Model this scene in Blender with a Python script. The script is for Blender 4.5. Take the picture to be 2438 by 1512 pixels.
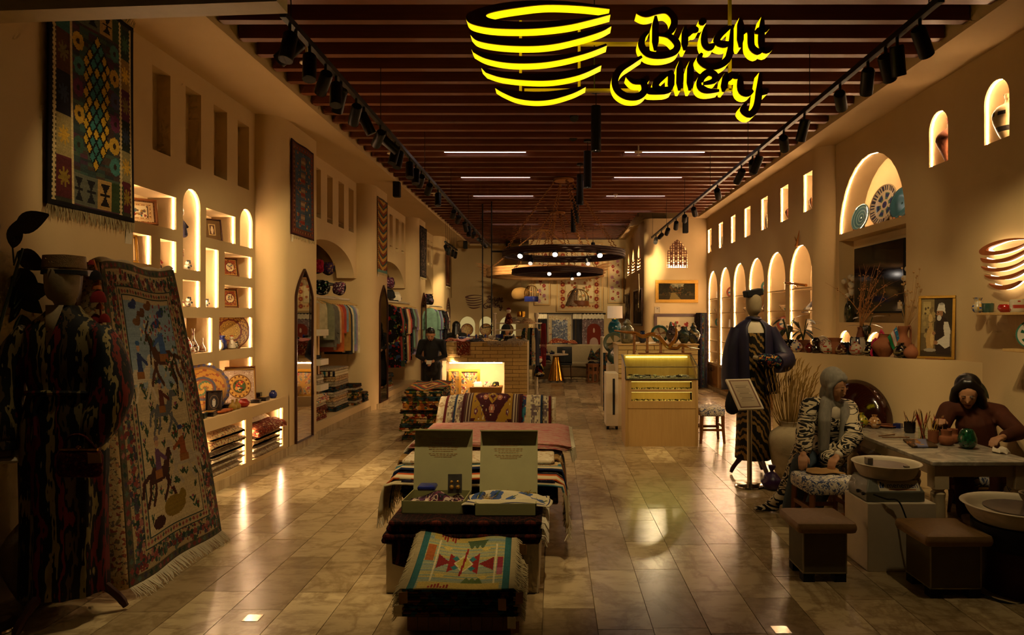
import bpy, bmesh, math, random
import numpy as np
from mathutils import Vector, Matrix, Euler
from mathutils.geometry import delaunay_2d_cdt

for _o in list(bpy.data.objects):
 bpy.data.objects.remove(_o)
SC = bpy.context.scene
COL = SC.collection
RND = random.Random(11)
PI = math.pi
# ------------------------------------------------------------------ camera
F, CX, CY, H = 1650.0, 1319.0, 758.0, 1.85      # focal length in px, vanishing point, eye height
cam_d = bpy.data.cameras.new('camera')
cam = bpy.data.objects.new('camera', cam_d)
COL.objects.link(cam)
cam.location = (0, 0, H)
cam.rotation_euler = (PI / 2, 0, 0)
cam_d.sensor_width = 36
cam_d.lens = F / 2438 * 36
cam_d.shift_x = -(CX - 1219) / 2438
cam_d.shift_y = (CY - 756) / 2438
cam_d.clip_end = 100
SC.camera = cam
# ------------------------------------------------------------------ world, exposure
world = bpy.data.worlds.new('world')
SC.world = world
world.use_nodes = True
world.node_tree.nodes['Background'].inputs[0].default_value = (1.0, 0.60, 0.24, 1)
world.node_tree.nodes['Background'].inputs[1].default_value = 0.014
SC.view_settings.view_transform = 'Standard'
SC.view_settings.look = 'None'
SC.view_settings.gamma = 1
SC.view_settings.use_curve_mapping = False
SC.view_settings.exposure = -0.25
SC.cycles.max_bounces = 5
SC.cycles.diffuse_bounces = 3
SC.cycles.glossy_bounces = 3
SC.cycles.sample_clamp_indirect = 2.0
SC.cycles.adaptive_threshold = .06
SC.cycles.adaptive_min_samples = 12
SC.cycles.caustics_reflective = SC.cycles.caustics_refractive = False
WARM = (1.0, 0.73, 0.37)
SPOT_W = 150.0      # watts of one track spotlight
NICHE_E = 330.0     # emission of the niche light strips

# ------------------------------------------------------------------ helpers: geometry
def PX(px, y): return (px - CX) * y / F
def PZ(py, y): return H - (py - CY) * y / F
def P(px, py, y): return Vector((PX(px, y), y, PZ(py, y)))
def YX(px, x): return x * F / (px - CX)
def V(*a): return Vector(a)

def lin(c):
 if isinstance(c, str):
  c = [int(c[i:i + 2], 16) / 255 for i in (0, 2, 4)]
 return tuple(((x / 12.92) if x <= .04045 else ((x + .055) / 1.055) ** 2.4) for x in c)

def RT(loc=(0, 0, 0), rz=0, rx=0, ry=0, s=1):
 m = Matrix.Translation(Vector(loc)) @ Euler((rx, ry, rz)).to_matrix().to_4x4()
 return m @ Matrix.Scale(s, 4) if not isinstance(s, (tuple, list)) else m @ Matrix.Diagonal((s[0], s[1], s[2], 1))

def frame_of(d):
 d = Vector(d).normalized()
 a = Vector((0, 0, 1)) if abs(d.z) < .9 else Vector((1, 0, 0))
 u = d.cross(a).normalized()
 return u, d.cross(u).normalized()

class MB:
 def __init__(s):
  s.v = []; s.f = []; s.uv = {}; s.c = {}; s.smooth_off = False
 def add(s, vs, fs, col=None, M=None):
  o = len(s.v)
  s.v += [tuple(M @ Vector(p)) if M else tuple(p) for p in vs]
  for f in fs:
   if col is not None: s.c[len(s.f)] = col
   s.f.append(tuple(i + o for i in f))
  return o
 def box(s, x0, x1, y0, y1, z0, z1, M=None, col=None):
  s.add([(x0, y0, z0), (x1, y0, z0), (x1, y1, z0), (x0, y1, z0), (x0, y0, z1), (x1, y0, z1), (x1, y1, z1), (x0, y1, z1)],
   [(3, 2, 1, 0), (4, 5, 6, 7), (0, 1, 5, 4), (1, 2, 6, 5), (2, 3, 7, 6), (3, 0, 4, 7)], col, M)
  return s
 def bar(s, p0, p1, w, h, col=None):
  p0, p1 = Vector(p0), Vector(p1); u, v = frame_of(p1 - p0); u = u * w / 2; v = v * h / 2
  s.add([p0 - u - v, p0 + u - v, p0 + u + v, p0 - u + v, p1 - u - v, p1 + u - v, p1 + u + v, p1 - u + v],
   [(3, 2, 1, 0), (4, 5, 6, 7), (0, 1, 5, 4), (1, 2, 6, 5), (2, 3, 7, 6), (3, 0, 4, 7)], col)
  return s
 def rbox(s, x0, x1, y0, y1, z0, z1, r=.02, M=None, col=None, pz=0):
  """cushion-like box with rounded vertical and top edges; pz puffs the top"""
  r = min(r, (x1 - x0) / 2.01, (y1 - y0) / 2.01, (z1 - z0) / 2.01)
  rings = []
  lev = [(z0, r), (z0 + r * .3, r * .3), (z0 + r, 0), (z1 - r, 0), (z1 - r * .3, r * .3), (z1, r)]
  for z, ins in lev:
   ring = []
   for cx, cy, a0 in ((x1 - r, y1 - r, 0), (x0 + r, y1 - r, PI / 2), (x0 + r, y0 + r, PI), (x1 - r, y0 + r, 1.5 * PI)):
    for k in range(4):
     a = a0 + k * PI / 6
     q = max(r - ins, 0)
     ring.append((cx + q * math.cos(a), cy + q * math.sin(a), z))
   rings.append(ring)
  s.rings(rings, cap=True, M=M, col=col, pz=pz)
  return s
 def rings(s, rings, cap=True, closed=True, M=None, col=None, pz=0):
  n = len(rings[0]); vs = [p for r in rings for p in r]; fs = []
  for i in range(len(rings) - 1):
   for j in range(n if closed else n - 1):
    k = (j + 1) % n
    fs.append((i * n + j, i * n + k, (i + 1) * n + k, (i + 1) * n + j))
  if cap:
   fs.append(tuple(range(n - 1, -1, -1)))
   t = (len(rings) - 1) * n
   if pz:
    c = sum((Vector(p) for p in rings[-1]), Vector()) / n + Vector((0, 0, pz))
    vs.append(tuple(c)); ci = len(vs) - 1
    fs += [(t + j, t + (j + 1) % n, ci) for j in range(n)]
   else:
    fs.append(tuple(range(t, t + n)))
  s.add(vs, fs, col, M)
  return s
 def tube(s, pts, r, n=8, col=None, cap=True, M=None, closed=False, flat=1.0):
  pts = [Vector(p) for p in pts]; L = len(pts); rings = []
  u = None
  for i, p in enumerate(pts):
   d = (pts[(i + 1) % L] - pts[i - 1]) if closed else pts[min(i + 1, L - 1)] - pts[max(i - 1, 0)]
   if d.length < 1e-9: d = Vector((0, 0, 1))
   d.normalize()
   if u is None: u, _ = frame_of(d)
   u = (u - d * u.dot(d))
   if u.length < 1e-6: u, _ = frame_of(d)
   u.normalize(); w = d.cross(u)
   q = r[i] if isinstance(r, (list, tuple)) else r
   rings.append([p + (u * math.cos(2 * PI * k / n) + w * flat * math.sin(2 * PI * k / n)) * q for k in range(n)])
  if closed: rings.append(rings[0])
  s.rings(rings, cap=cap and not closed, M=M, col=col)
  return s
 def cyl(s, p0, p1, r0, r1=None, n=12, col=None, cap=True):
  return s.tube([p0, p1], [r0, r0 if r1 is None else r1], n, col, cap)
 def lathe(s, prof, n=20, M=None, col=None, cap=True, sy=1.0):
  s.rings([[(r * math.cos(2 * PI * k / n), sy * r * math.sin(2 * PI * k / n), z) for k in range(n)] for r, z in prof], cap=cap, M=M, col=col)
  return s
 def ball(s, c, r, n=12, m=8, col=None, sz=1, sx=1, sy=1):
  pr = [(max(r * math.sin(PI * i / m), 1e-4), -r * sz * math.cos(PI * i / m)) for i in range(m + 1)]
  s.rings([[(c[0] + sx * q * math.cos(2 * PI * k / n), c[1] + sy * q * math.sin(2 * PI * k / n), c[2] + z) for k in range(n)] for q, z in pr], cap=False, col=col)
  return s
 def grid(s, fn, nu, nv, colfn=None, uv=True, wrap=False):
  o = len(s.v);
  for j in range(nv + 1):
   for i in range(nu + 1):
    u, v = i / nu, j / nv
    s.uv[len(s.v)] = (u, v)
    s.v.append(tuple(fn(u, v)))
  for j in range(nv):
   for i in range(nu):
    if colfn is not None: s.c[len(s.f)] = colfn[j][i]
    a = o + j * (nu + 1) + i
    s.f.append((a, a + 1, a + nu + 2, a + nu + 1))
  return s
 def prism(s, poly, fn, d0, d1, holes=(), col=None, sidecol=None, back=True):
  """extrude a 2D polygon (with holes); fn(a, b, d) -> 3D"""
  loops = [list(poly)] + [list(h) for h in holes]
  tv, tf = cdt(loops)
  s.add([fn(a, b, d0) for a, b in tv], tf, col)
  if back: s.add([fn(a, b, d1) for a, b in tv], [t[::-1] for t in tf], col)
  for lp in loops:
   n = len(lp)
   s.add([fn(a, b, d0) for a, b in lp] + [fn(a, b, d1) for a, b in lp],
    [(i, (i + 1) % n, n + (i + 1) % n, n + i) for i in range(n)], sidecol if sidecol is not None else col)
  return s
 def build(s, name, mat=None, parent=None, sharp=35, world=True, solid=0, offset=-1, bevel=0, bseg=2, sub=0):
  me = bpy.data.meshes.new(name)
  me.from_pydata(s.v, [], s.f)
  if s.uv:
   ul = me.uv_layers.new(name='UVMap')
   idx = np.zeros(len(me.loops), dtype=np.int32); me.loops.foreach_get('vertex_index', idx)
   a = np.zeros((len(s.v), 2), dtype=np.float32)
   for k, t in s.uv.items(): a[k] = t
   ul.data.foreach_set('uv', a[idx].ravel())
  if s.c:
   at = me.attributes.new('Col', 'FLOAT_COLOR', 'FACE')
   a = np.ones((len(s.f), 4), dtype=np.float32)
   for k, t in s.c.items(): a[k, :3] = t[:3]
   at.data.foreach_set('color', a.ravel())
  me.polygons.foreach_set('use_smooth', [True] * len(me.polygons))
  if sharp < 180: me.set_sharp_from_angle(angle=math.radians(sharp))
  if mat: me.materials.append(mat if not isinstance(mat, str) else M[mat])
  o = bpy.data.objects.new(name, me)
  COL.objects.link(o)
  if parent is not None:
   o.parent = parent
   if world: o.matrix_parent_inverse = wm(parent).inverted()
  if name == 'fringe': o['kind'] = 'stuff'
  if bevel:
   md = o.modifiers.new('bevel', 'BEVEL'); md.width = bevel; md.segments = bseg; md.limit_method = 'ANGLE'
  if solid:
   md = o.modifiers.new('solid', 'SOLIDIFY'); md.thickness = solid; md.offset = offset
  if sub:
   md = o.modifiers.new('sub', 'SUBSURF'); md.levels = sub; md.render_levels = sub
  return o

def wm(o):
 m = o.matrix_basis if False else Matrix.LocRotScale(o.location, o.rotation_euler, o.scale)
 return (wm(o.parent) @ o.matrix_parent_inverse @ m) if o.parent else m

def cdt(loops):
 vs, es, k = [], [], 0
 fcs = []
 for lp in loops:
  n = len(lp); vs += [Vector((a, b)) for a, b in lp]
  es += [(k + i, k + (i + 1) % n) for i in range(n)]; k += n
 r = delaunay_2d_cdt(vs, es, [], 0, 1e-5)
 tv = [(p.x, p.y) for p in r[0]]
 tf = []
 for f in r[2]:
  cx = sum(tv[i][0] for i in f) / len(f); cy = sum(tv[i][1] for i in f) / len(f)
  if sum(inside(cx, cy, lp) for lp in loops) % 2 == 1: tf.append(tuple(f))
 return tv, tf

def inside(x, y, lp):
 c = False; n = len(lp)
 for i in range(n):
  x1, y1 = lp[i]; x2, y2 = lp[i - 1]
  if (y1 > y) != (y2 > y) and x < (x2 - x1) * (y - y1) / (y2 - y1) + x1: c = not c
 return c

# ------------------------------------------------------------------ helpers: objects
def tag(o, label=None, cat=None, group=None, kind=None):
 if label: o['label'] = label
 if cat: o['category'] = cat
 if group: o['group'] = group
 if kind: o['kind'] = kind
 return o
def thing(name, label, cat, loc=(0, 0, 0), rz=0, group=None):
 o = bpy.data.objects.new(name, None); COL.objects.link(o)
 o.location = loc; o.rotation_euler = (0, 0, rz); o.empty_display_size = .1
 return tag(o, label, cat, group)
def one(mb, name, mat, label, cat, group=None, **k):
 return tag(mb.build(name, mat, **k), label, cat, group)
def dup(root, loc=None, rz=None, label=None, group=None, s=None, parent=None):
 c = root.copy(); COL.objects.link(c)
 if parent is not None: c.parent = parent
 if loc is not None: c.location = loc
 if rz is not None: c.rotation_euler = (root.rotation_euler[0], root.rotation_euler[1], rz)
 if s is not None: c.scale = (s, s, s) if not isinstance(s, tuple) else s
 if label: c['label'] = label
 if group: c['group'] = group
 for ch in list(root.children):
  dup(ch, parent=c)
 return c
ORDS = 'first second third fourth fifth sixth seventh eighth ninth tenth eleventh twelfth thirteenth fourteenth fifteenth sixteenth seventeenth eighteenth nineteenth twentieth twenty-first twenty-second twenty-third twenty-fourth twenty-fifth twenty-sixth twenty-seventh twenty-eighth twenty-ninth thirtieth'.split()

# ------------------------------------------------------------------ helpers: materials
class E:
 """a node socket with arithmetic"""
 def __init__(s, t, k): s.t = t; s.k = k
 def _m(s, op, *o):
  n = s.t.nodes.new('ShaderNodeMath'); n.operation = op
  for i, q in enumerate((s,) + o):
   if isinstance(q, E): s.t.links.new(q.k, n.inputs[i])
   else: n.inputs[i].default_value = q
  return E(s.t, n.outputs[0])
 def __add__(s, o): return s._m('ADD', o)
 def __radd__(s, o): return s._m('ADD', o)
 def __sub__(s, o): return s._m('SUBTRACT', o)
 def __rsub__(s, o): return (s * -1) + o
 def __mul__(s, o): return s._m('MULTIPLY', o)
 def __rmul__(s, o): return s._m('MULTIPLY', o)
 def __truediv__(s, o): return s._m('DIVIDE', o)
 def __gt__(s, o): return s._m('GREATER_THAN', o)
 def __lt__(s, o): return s._m('LESS_THAN', o)
 def abs(s): return s._m('ABSOLUTE')
 def fract(s): return s._m('FRACT')
 def floor(s): return s._m('FLOOR')
 def sin(s): return s._m('SINE')
 def sqrt(s): return s._m('SQRT')
 def pow(s, e): return s._m('POWER', e)
 def min(s, o): return s._m('MINIMUM', o)
 def max(s, o): return s._m('MAXIMUM', o)
 def ping(s, o=1.0): return s._m('PINGPONG', o)
class NT:
 def __init__(s, name):
  s.m = bpy.data.materials.new(name); s.m.use_nodes = True; s.t = s.m.node_tree
  s.b = s.t.nodes['Principled BSDF']; s._c = None
 def node(s, ty, **kw):
  n = s.t.nodes.new(ty)
  for k, v in kw.items(): setattr(n, k, v)
  return n
 def link(s, a, b): s.t.links.new(a.k if isinstance(a, E) else a, b)
 def coord(s, which='Object'):
  if s._c is None: s._c = s.node('ShaderNodeTexCoord')
  return s._c.outputs[which]
 def xyz(s, vec):
  n = s.node('ShaderNodeSeparateXYZ'); s.link(vec, n.inputs[0])
  return [E(s.t, q) for q in n.outputs]
 def vec(s, x, y, z=0):
  n = s.node('ShaderNodeCombineXYZ')
  for i, q in enumerate((x, y, z)):
   if isinstance(q, E): s.link(q, n.inputs[i])
   else: n.inputs[i].default_value = q
  return n.outputs[0]
 def mapping(s, vec, sc=(1, 1, 1), loc=(0, 0, 0), rot=(0, 0, 0)):
  n = s.node('ShaderNodeMapping'); s.link(vec, n.inputs[0])
  n.inputs['Scale'].default_value = sc; n.inputs['Location'].default_value = loc; n.inputs['Rotation'].default_value = rot
  return n.outputs[0]
 def noise(s, vec, scale=5, detail=3, rough=.5, dist=0):
  n = s.node('ShaderNodeTexNoise')
  if vec is not None: s.link(vec, n.inputs['Vector'])
  n.inputs['Scale'].default_value = scale; n.inputs['Detail'].default_value = detail
  n.inputs['Roughness'].default_value = rough; n.inputs['Distortion'].default_value = dist
  return E(s.t, n.outputs[0])
 def voro(s, vec, scale=5, feature='F1', out=0, rnd=1.0):
  n = s.node('ShaderNodeTexVoronoi', feature=feature)
  if vec is not None: s.link(vec, n.inputs['Vector'])
  n.inputs['Scale'].default_value = scale; n.inputs['Randomness'].default_value = rnd
  return n.outputs[out]
 def ramp(s, fac, stops, const=False):
  n = s.node('ShaderNodeValToRGB'); s.link(fac, n.inputs[0]); cr = n.color_ramp
  cr.interpolation = 'CONSTANT' if const else 'LINEAR'
  while len(cr.elements) < len(stops): cr.elements.new(.5)
  for e, (p, c) in zip(cr.elements, stops):
   e.position = p; e.color = (*lin(c), 1)
  return n.outputs[0]
 def mix(s, fac, a, b):
  n = s.node('ShaderNodeMix', data_type='RGBA')
  for q, k in ((fac, 0), (a, 6), (b, 7)):
   if isinstance(q, E): s.link(q, n.inputs[k])
   elif isinstance(q, bpy.types.NodeSocket): s.link(q, n.inputs[k])
   elif k == 0: n.inputs[0].default_value = q
   else: n.inputs[k].default_value = (*lin(q), 1)
  return n.outputs[2]
 def hsv(s, col, h=None, sat=None, v=None):
  n = s.node('ShaderNodeHueSaturation'); s.link(col, n.inputs['Color'])
  for q, k in ((h, 'Hue'), (sat, 'Saturation'), (v, 'Value')):
   if isinstance(q, E): s.link(q, n.inputs[k])
   elif q is not None: n.inputs[k].default_value = q
  return n.outputs[0]
 def rand(s):
  return E(s.t, s.node('ShaderNodeObjectInfo').outputs['Random'])
 def bump(s, h, strength=.2, dist=.01):
  n = s.node('ShaderNodeBump'); s.link(h, n.inputs['Height'])
  n.inputs['Strength'].default_value = strength; n.inputs['Distance'].default_value = dist
  s.link(n.outputs[0], s.b.inputs['Normal'])
 def done(s, col=None, rough=.6, metal=0, spec=.5, sheen=0, coat=0):
  if col is not None:
   if isinstance(col, (str, tuple)): s.b.inputs['Base Color'].default_value = (*lin(col), 1)
   else: s.link(col, s.b.inputs['Base Color'])
  if isinstance(rough, E): s.link(rough, s.b.inputs['Roughness'])
  else: s.b.inputs['Roughness'].default_value = rough
  s.b.inputs['Metallic'].default_value = metal
  s.b.inputs['Specular IOR Level'].default_value = spec
  if sheen: s.b.inputs['Sheen Weight'].default_value = sheen
  if coat: s.b.inputs['Coat Weight'].default_value = coat
  return s.m

M = {}
def mat(name, col, rough=.6, metal=0, var=.12, scale=9, bump=0, spec=.4, coat=0, stretch=(1, 1, 1), rv=0, sheen=0):
 """plain surface: colour with a little noise, optional relief and per-object value change"""
 n = NT(name)
 v = n.mapping(n.coord(), stretch)
 nz = n.noise(v, scale, 4, .6)
 c = n.mix(nz, tuple(min(1, x * (1 - var)) for x in srgb(col)), tuple(min(1, x * (1 + var)) for x in srgb(col)))
 if rv: c = n.hsv(c, v=n.rand() * rv + (1 - rv / 2))
 if bump: n.bump(n.noise(v, scale * 5, 3), bump, .01)
 M[name] = n.done(c, rough, metal, spec, sheen, coat)
 return M[name]
def srgb(c):
 return tuple(int(c[i:i + 2], 16) / 255 for i in (0, 2, 4)) if isinstance(c, str) else c
def emit(name, col, strength):
 n = NT(name); e = n.b
 e.inputs['Base Color'].default_value = (0, 0, 0, 1)
 e.inputs['Emission Color'].default_value = (*col, 1); e.inputs['Emission Strength'].default_value = strength
 M[name] = n.m
 return n.m
def vcol(name, rough=.9, bump=.3, bs=300, spec=.2, metal=0, coat=0):
 n = NT(name); a = n.node('ShaderNodeAttribute', attribute_name='Col')
 c = a.outputs['Color']
 if bump:
  nz = n.noise(n.coord(), bs, 2)
  n.bump(nz, bump, .004)
  c = n.hsv(c, v=nz * .5 + .75)
 M[name] = n.done(c, rough, metal, spec, coat=coat)
 return M[name]

# plaster, marble, woods, metals
n = NT('plaster')
c = n.mix(n.noise(n.coord(), 1.3, 4, .6), 'c0a474', 'd0b688')
n.bump(n.noise(n.coord(), 55, 4, .65), .12, .01)
M['plaster'] = n.done(c, .85, spec=.2)
n = NT('marble')
isl = E(n.t, n.node('ShaderNodeNewGeometry').outputs['Random Per Island'])
rnd = (isl + n.rand() * 7.31).fract()
geo = n.node('ShaderNodeNewGeometry').outputs['Position']
px_, py_, pz_ = n.xyz(geo)
vv = n.vec(px_ * 1.6 + rnd * 40, py_ * 1.0 + rnd * 13, 0)
veins = n.noise(vv, 1.3, 8, .6, .35)
base = n.mix(rnd, 'ac9060', 'd2ba88')
c = n.mix(((veins - .5).abs() * 14 + .35).min(1.0), '8f7446', base)
mo_ = n.noise(n.vec(px_ * 2 + rnd * 31, py_ * 5, rnd * 7), 2.2, 7, .68, .3)
c = n.mix(((mo_ - .48) * 3.2).max(0.0).min(.55), c, '7d6238')
big = n.noise(n.vec(px_ * .9, py_ * .5, rnd * 9), 1.5, 4)
c = n.hsv(c, v=rnd * .32 + .72 + (big - .5) * .3, sat=.92)
M['marble'] = n.done(c, n.noise(vv, 1.5, 2) * .1 + .18, spec=.5)
mat('grout', '6b5838', .9)
n = NT('beam_wood')
v = n.mapping(n.coord('Generated'), (1, 6, 6)); g = n.noise(n.mapping(n.coord(), (.6, 14, 14)), 3, 5, .6)
c = n.mix(g, '542610', '7c4220')
c = n.hsv(c, v=n.rand() * .35 + .8)
M['beam_wood'] = n.done(c, .42, spec=.4)
def wood(name, a, b, rough=.45, sc=(12, 12, 1), scale=2.5, rv=0):
 n = NT(name); g = n.noise(n.mapping(n.coord(), sc), scale, 6, .65, .6)
 c = n.mix(g, a, b)
 if rv: c = n.hsv(c, v=n.rand() * rv + (1 - rv / 2))
 n.bump(g, .08, .005)
 M[name] = n.done(c, rough, spec=.35)
wood('oak', 'a9854c', 'c8a568', .5)
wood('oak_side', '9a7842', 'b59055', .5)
wood('dark_wood', '24100a', '431f10', .35)
wood('mid_wood', '5b3417', '8a5628', .45)
wood('rustic', '4a2f18', '80552d', .6, (1, 1, 1), 14)
wood('cabinet_wood', '7a5024', 'a8783c', .5, (2, 14, 14))
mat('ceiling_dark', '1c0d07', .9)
mat('black_metal', '0b0a0a', .42, .3, spec=.4)
mat('black_matte', '0a0908', .8)
mat('chrome', 'c9c2b4', .16, 1, var=.03)
mat('steel', '8d8a84', .35, 1)
mat('brass', 'b8862f', .22, 1)
mat('gold_paint', '9a7224', .38, .6, bump=.3, scale=30)
mat('white_paint', 'cdbfa2', .55, var=.05)
mat('cream_paint', 'c6b48d', .6, var=.06)
mat('linen', 'b9a683', .9, bump=.2, scale=60)
emit('niche_light', (1.0, .60, .31), NICHE_E)
emit('showcase_light', (.95, .80, .18), 8)
emit('panel_light', (1.0, .78, .70), 6.5)
emit('spot_lens', (1.0, .86, .72), 22.0)
emit('spot_lens_dim', (1.0, .82, .66), 1.2)
n = NT('mirror'); M['mirror'] = n.done('c9c4b8', .02, 1)
n = NT('glass')
gl = n.node('ShaderNodeBsdfGlossy'); gl.inputs['Roughness'].default_value = .03; gl.inputs['Color'].default_value = (.8, .9, .8, 1)
tr = n.node('ShaderNodeBsdfTransparent'); tr.inputs['Color'].default_value = (.93, .97, .92, 1)
fr = n.node('ShaderNodeLayerWeight'); fr.inputs['Blend'].default_value = .3; fr = E(n.t, fr.outputs['Facing']).pow(3.0) * .7 + .03
mx = n.node('ShaderNodeMixShader'); n.link(fr, mx.inputs[0]); n.link(tr.outputs[0], mx.inputs[1]); n.link(gl.outputs[0], mx.inputs[2])
n.link(mx.outputs[0], n.t.nodes['Material Output'].inputs[0]); M['glass'] = n.m
vcol('weave'); vcol('paint', .45, 0, spec=.5); vcol('glaze', .14, 0, spec=.6, coat=.4); vcol('print', .8, 0, spec=.2)
# ================================================================== THE SETTING
ZS = 4.53                 # soffit
XL, XC = -3.92, -3.60     # left wall plane, face of the left columns
XR, XT = 4.10, 4.36       # right shelf wall, right front wall
def struct(mb, name, m='plaster', parent=None, **k):
 return tag(mb.build(name, m, parent, **k), kind='structure')

# floor: marble slabs in lengthwise courses
slab = MB().box(-5.6, 5.6, -1.5, 28, -.12, -.006)
floor = struct(slab, 'floor', 'grout')
tiles = []
x = -5.35; k = 0
while x < 5.3:
 y = -1.4 + RND.random() * .9
 while y < 27.3:
  L = RND.choice((.97, .97, .8, 1.1, .62))
  tiles.append((x + .165, y + L / 2, L)); y += L
 x += .33
tiles = [t for t in tiles if -4.9 < t[0] < 5.0]
inview = [t for t in tiles if t[1] > 3.4 and -1319 < t[0] * F / t[1] < 1119]
inview.sort(key=lambda t: t[1])
near = set(inview[:300])
tm = {}
for cx, cy, L in inview[:300]:
 if L not in tm:
  b = MB(); b.box(-.163, .163, -L / 2 + .002, L / 2 - .002, -.02, 0)
  o = b.build('tile', 'marble', floor); tm[L] = o.data
 else:
  o = bpy.data.objects.new('tile', tm[L]); COL.objects.link(o); o.parent = floor
 o.location = (cx, cy, 0)
b = MB()
for t in tiles:
 if t not in near:
  cx, cy, L = t
  b.box(cx - .163, cx + .163, cy - L / 2 + .002, cy + L / 2 - .002, -.02, 0)
o = b.build('far_tiles', 'marble', floor); o['kind'] = 'stuff'

def rect(a0, a1, b0, b1): return [(a0, b0), (a1, b0), (a1, b1), (a0, b1)]
def arch(a0, a1, b0, b1, rise=None, n=14, point=0):
 """door shape: flat bottom b0, crown at b1"""
 c, h = (a0 + a1) / 2, (a1 - a0) / 2; r = h if rise is None else rise; s = b1 - r
 pts = [(a0, b0), (a1, b0)]
 for i in range(n + 1):
  t = PI * i / n
  q = math.sin(t)
  if point: q = q * (1 - point) + point * (1 - abs(math.cos(t)))
  pts.append((c + h * math.cos(t), s + r * q))
 return pts
def wall(mb, outer, holes, fn):
 tv, tf = cdt([outer] + [h for h, d in holes])
 mb.add([fn(a, b, 0) for a, b in tv], tf)
 for h, d in holes:
  if d <= 0: continue
  n = len(h)
  mb.add([fn(a, b, 0) for a, b in h] + [fn(a, b, d) for a, b in h], [(i, (i + 1) % n, n + (i + 1) % n, n + i) for i in range(n)])
  bv, bf = cdt([h]); mb.add([fn(a, b, d) for a, b in bv], bf)
def strip(path, fn, d0=.03, d1=.036, inward=.004):
 """light strip that follows a niche edge (path of (a,b)), set just inside the front edge"""
 mb = MB(); cx = sum(p[0] for p in path) / len(path)
 pts = path
 for (a, b), (c, d) in zip(pts[:-1], pts[1:]):
  l = math.hypot(c - a, d - b) or 1; na, nb = -(d - b) / l * inward, (c - a) / l * inward
  mb.add([fn(a + na * .15, b + nb * .15, d0), fn(c + na * .15, d + nb * .15, d0), fn(c + na * .15, d + nb * .15, d1), fn(a + na * .15, b + nb * .15, d1),
    fn(a + na, b + nb, d0), fn(c + na, d + nb, d0), fn(c + na, d + nb, d1), fn(a + na, b + nb, d1)],
   [(0, 1, 2, 3), (4, 5, 6, 7), (0, 1, 5, 4), (2, 3, 7, 6), (0, 3, 7, 4), (1, 2, 6, 5)])
 return mb

# ---- left wall
def fL(x): return lambda a, b, d: Vector((x - d, a, b))
def yl(px, x=XL): return YX(px, x)
def nl(l, r, t, bt, x=XL):     # left-wall opening from its pixel edges, heights read at its far edge
 y0, y1 = yl(l, x), yl(r, x)
 return y0, y1, PZ(bt, y1), PZ(t, y1)
wl = MB()
wl.box(-4.6, XC, 3.3, 5.93, 0, ZS)                      # near column that carries the kilim
lit, holes = [], []
NICHE = {}
for key, l, r, t, bt, kind in (('pictures_top', 318, 420, 471, 548, 0), ('tall_arch', 435.8, 477.3, 450.7, 646, 1), ('pictures_upper', 491, 561, 517, 581, 0),
  ('small_arch', 571.5, 601.7, 498, 591.7, 1), ('picture_low', 300, 360.4, 562, 630.4, 0), ('bottle', 381.8, 420, 576, 650, 0),
  ('cone', 435, 477, 670, 731.7, 0), ('slim', 490, 520.8, 596, 732.5, 0), ('box_upper', 535, 600.5, 613, 663, 0), ('box_lower', 535, 600.5, 685, 734, 0),
  ('bottles', 425, 506, 757, 838, 0), ('dish', 522, 601, 756, 827, 0), ('gold_dish', 425, 506, 864, 958, 0), ('tile_dish', 522, 601, 850, 936, 0)):
 y0, y1, z0, z1 = nl(l, r, t, bt)
 if key in ('gold_dish', 'tile_dish'): z0 = .812
 NICHE[key] = (y0, y1, z0, z1)
 if kind:
  z1 = PZ(t, (y0 + y1) / 2); h = arch(y0, y1, z0, z1); path = h[1:2 + 10]
 else:
  h = rect(y0, y1, z0, z1); path = h[1:3]
 holes.append((h, .30)); lit.append((path, fL(XL))); lit.append(([h[0], (y0, z0 + (z1 - z0) * (.6 if kind else 1))][::-1], fL(XL)))  # second strip is added on the hidden near jamb as fill light
for l, r, t, bt in ((270, 315, 106, 335), (362.8, 405.8, 180.5, 373), (442, 478.7, 227, 404), (509, 540.6, 268, 430), (566, 593, 302.6, 453)):
 y0, y1, z0, z1 = nl(l, r, t, bt); holes.append((rect(y0, y1, z0, z1), .14))
wall(wl, rect(5.93, 9.08, 0, ZS), holes, fL(XL))
# cabinet under the niches
ZCT = .80
holes = []
for key, l, r, t, bt in (('carpets_near', 492.5, 586, 1001, 1118), ('carpets_far', 600.7, 674, 971, 1076)):
 y0, y1, z0, z1 = nl(l, r, t, bt, XC)
 z0, z1 = .16, .665
 NICHE[key] = (y0, y1, z0, z1)
 h = rect(y0, y1, z0, z1); holes.append((h, .5)); lit.append((h[1:3], fL(XC))); lit.append(([h[3], h[0]], fL(XC)))  # near-jamb strip is added out of view to light the carpets
wall(wl, rect(5.93, 9.42, 0, ZCT), holes, fL(XC))
wl.add([(XL, 5.93, ZCT), (XC, 5.93, ZCT), (XC, 9.42, ZCT), (XL, 9.42, ZCT)], [(0, 1, 2, 3)])
# columns with a rounded near corner
COLS = [(9.08, 10.5), (13.75, 14.95), (18.3, 19.4), (22.5, 23.86)]
for ya, yb in COLS:
 r = XC - XL
 pl = [(XL - .9, ya)] + [(XL + r * math.sin(t), ya + r * (1 - math.cos(t))) for t in [i * PI / 16 for i in range(9)]] + [(XC, yb), (XL - .9, yb)]
 n_ = len(pl)
 wl.add([(x, y, 0) for x, y in pl] + [(x, y, ZS) for x, y in pl], [(i, (i + 1) % n_, n_ + (i + 1) % n_, n_ + i) for i in range(n_)])
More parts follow.
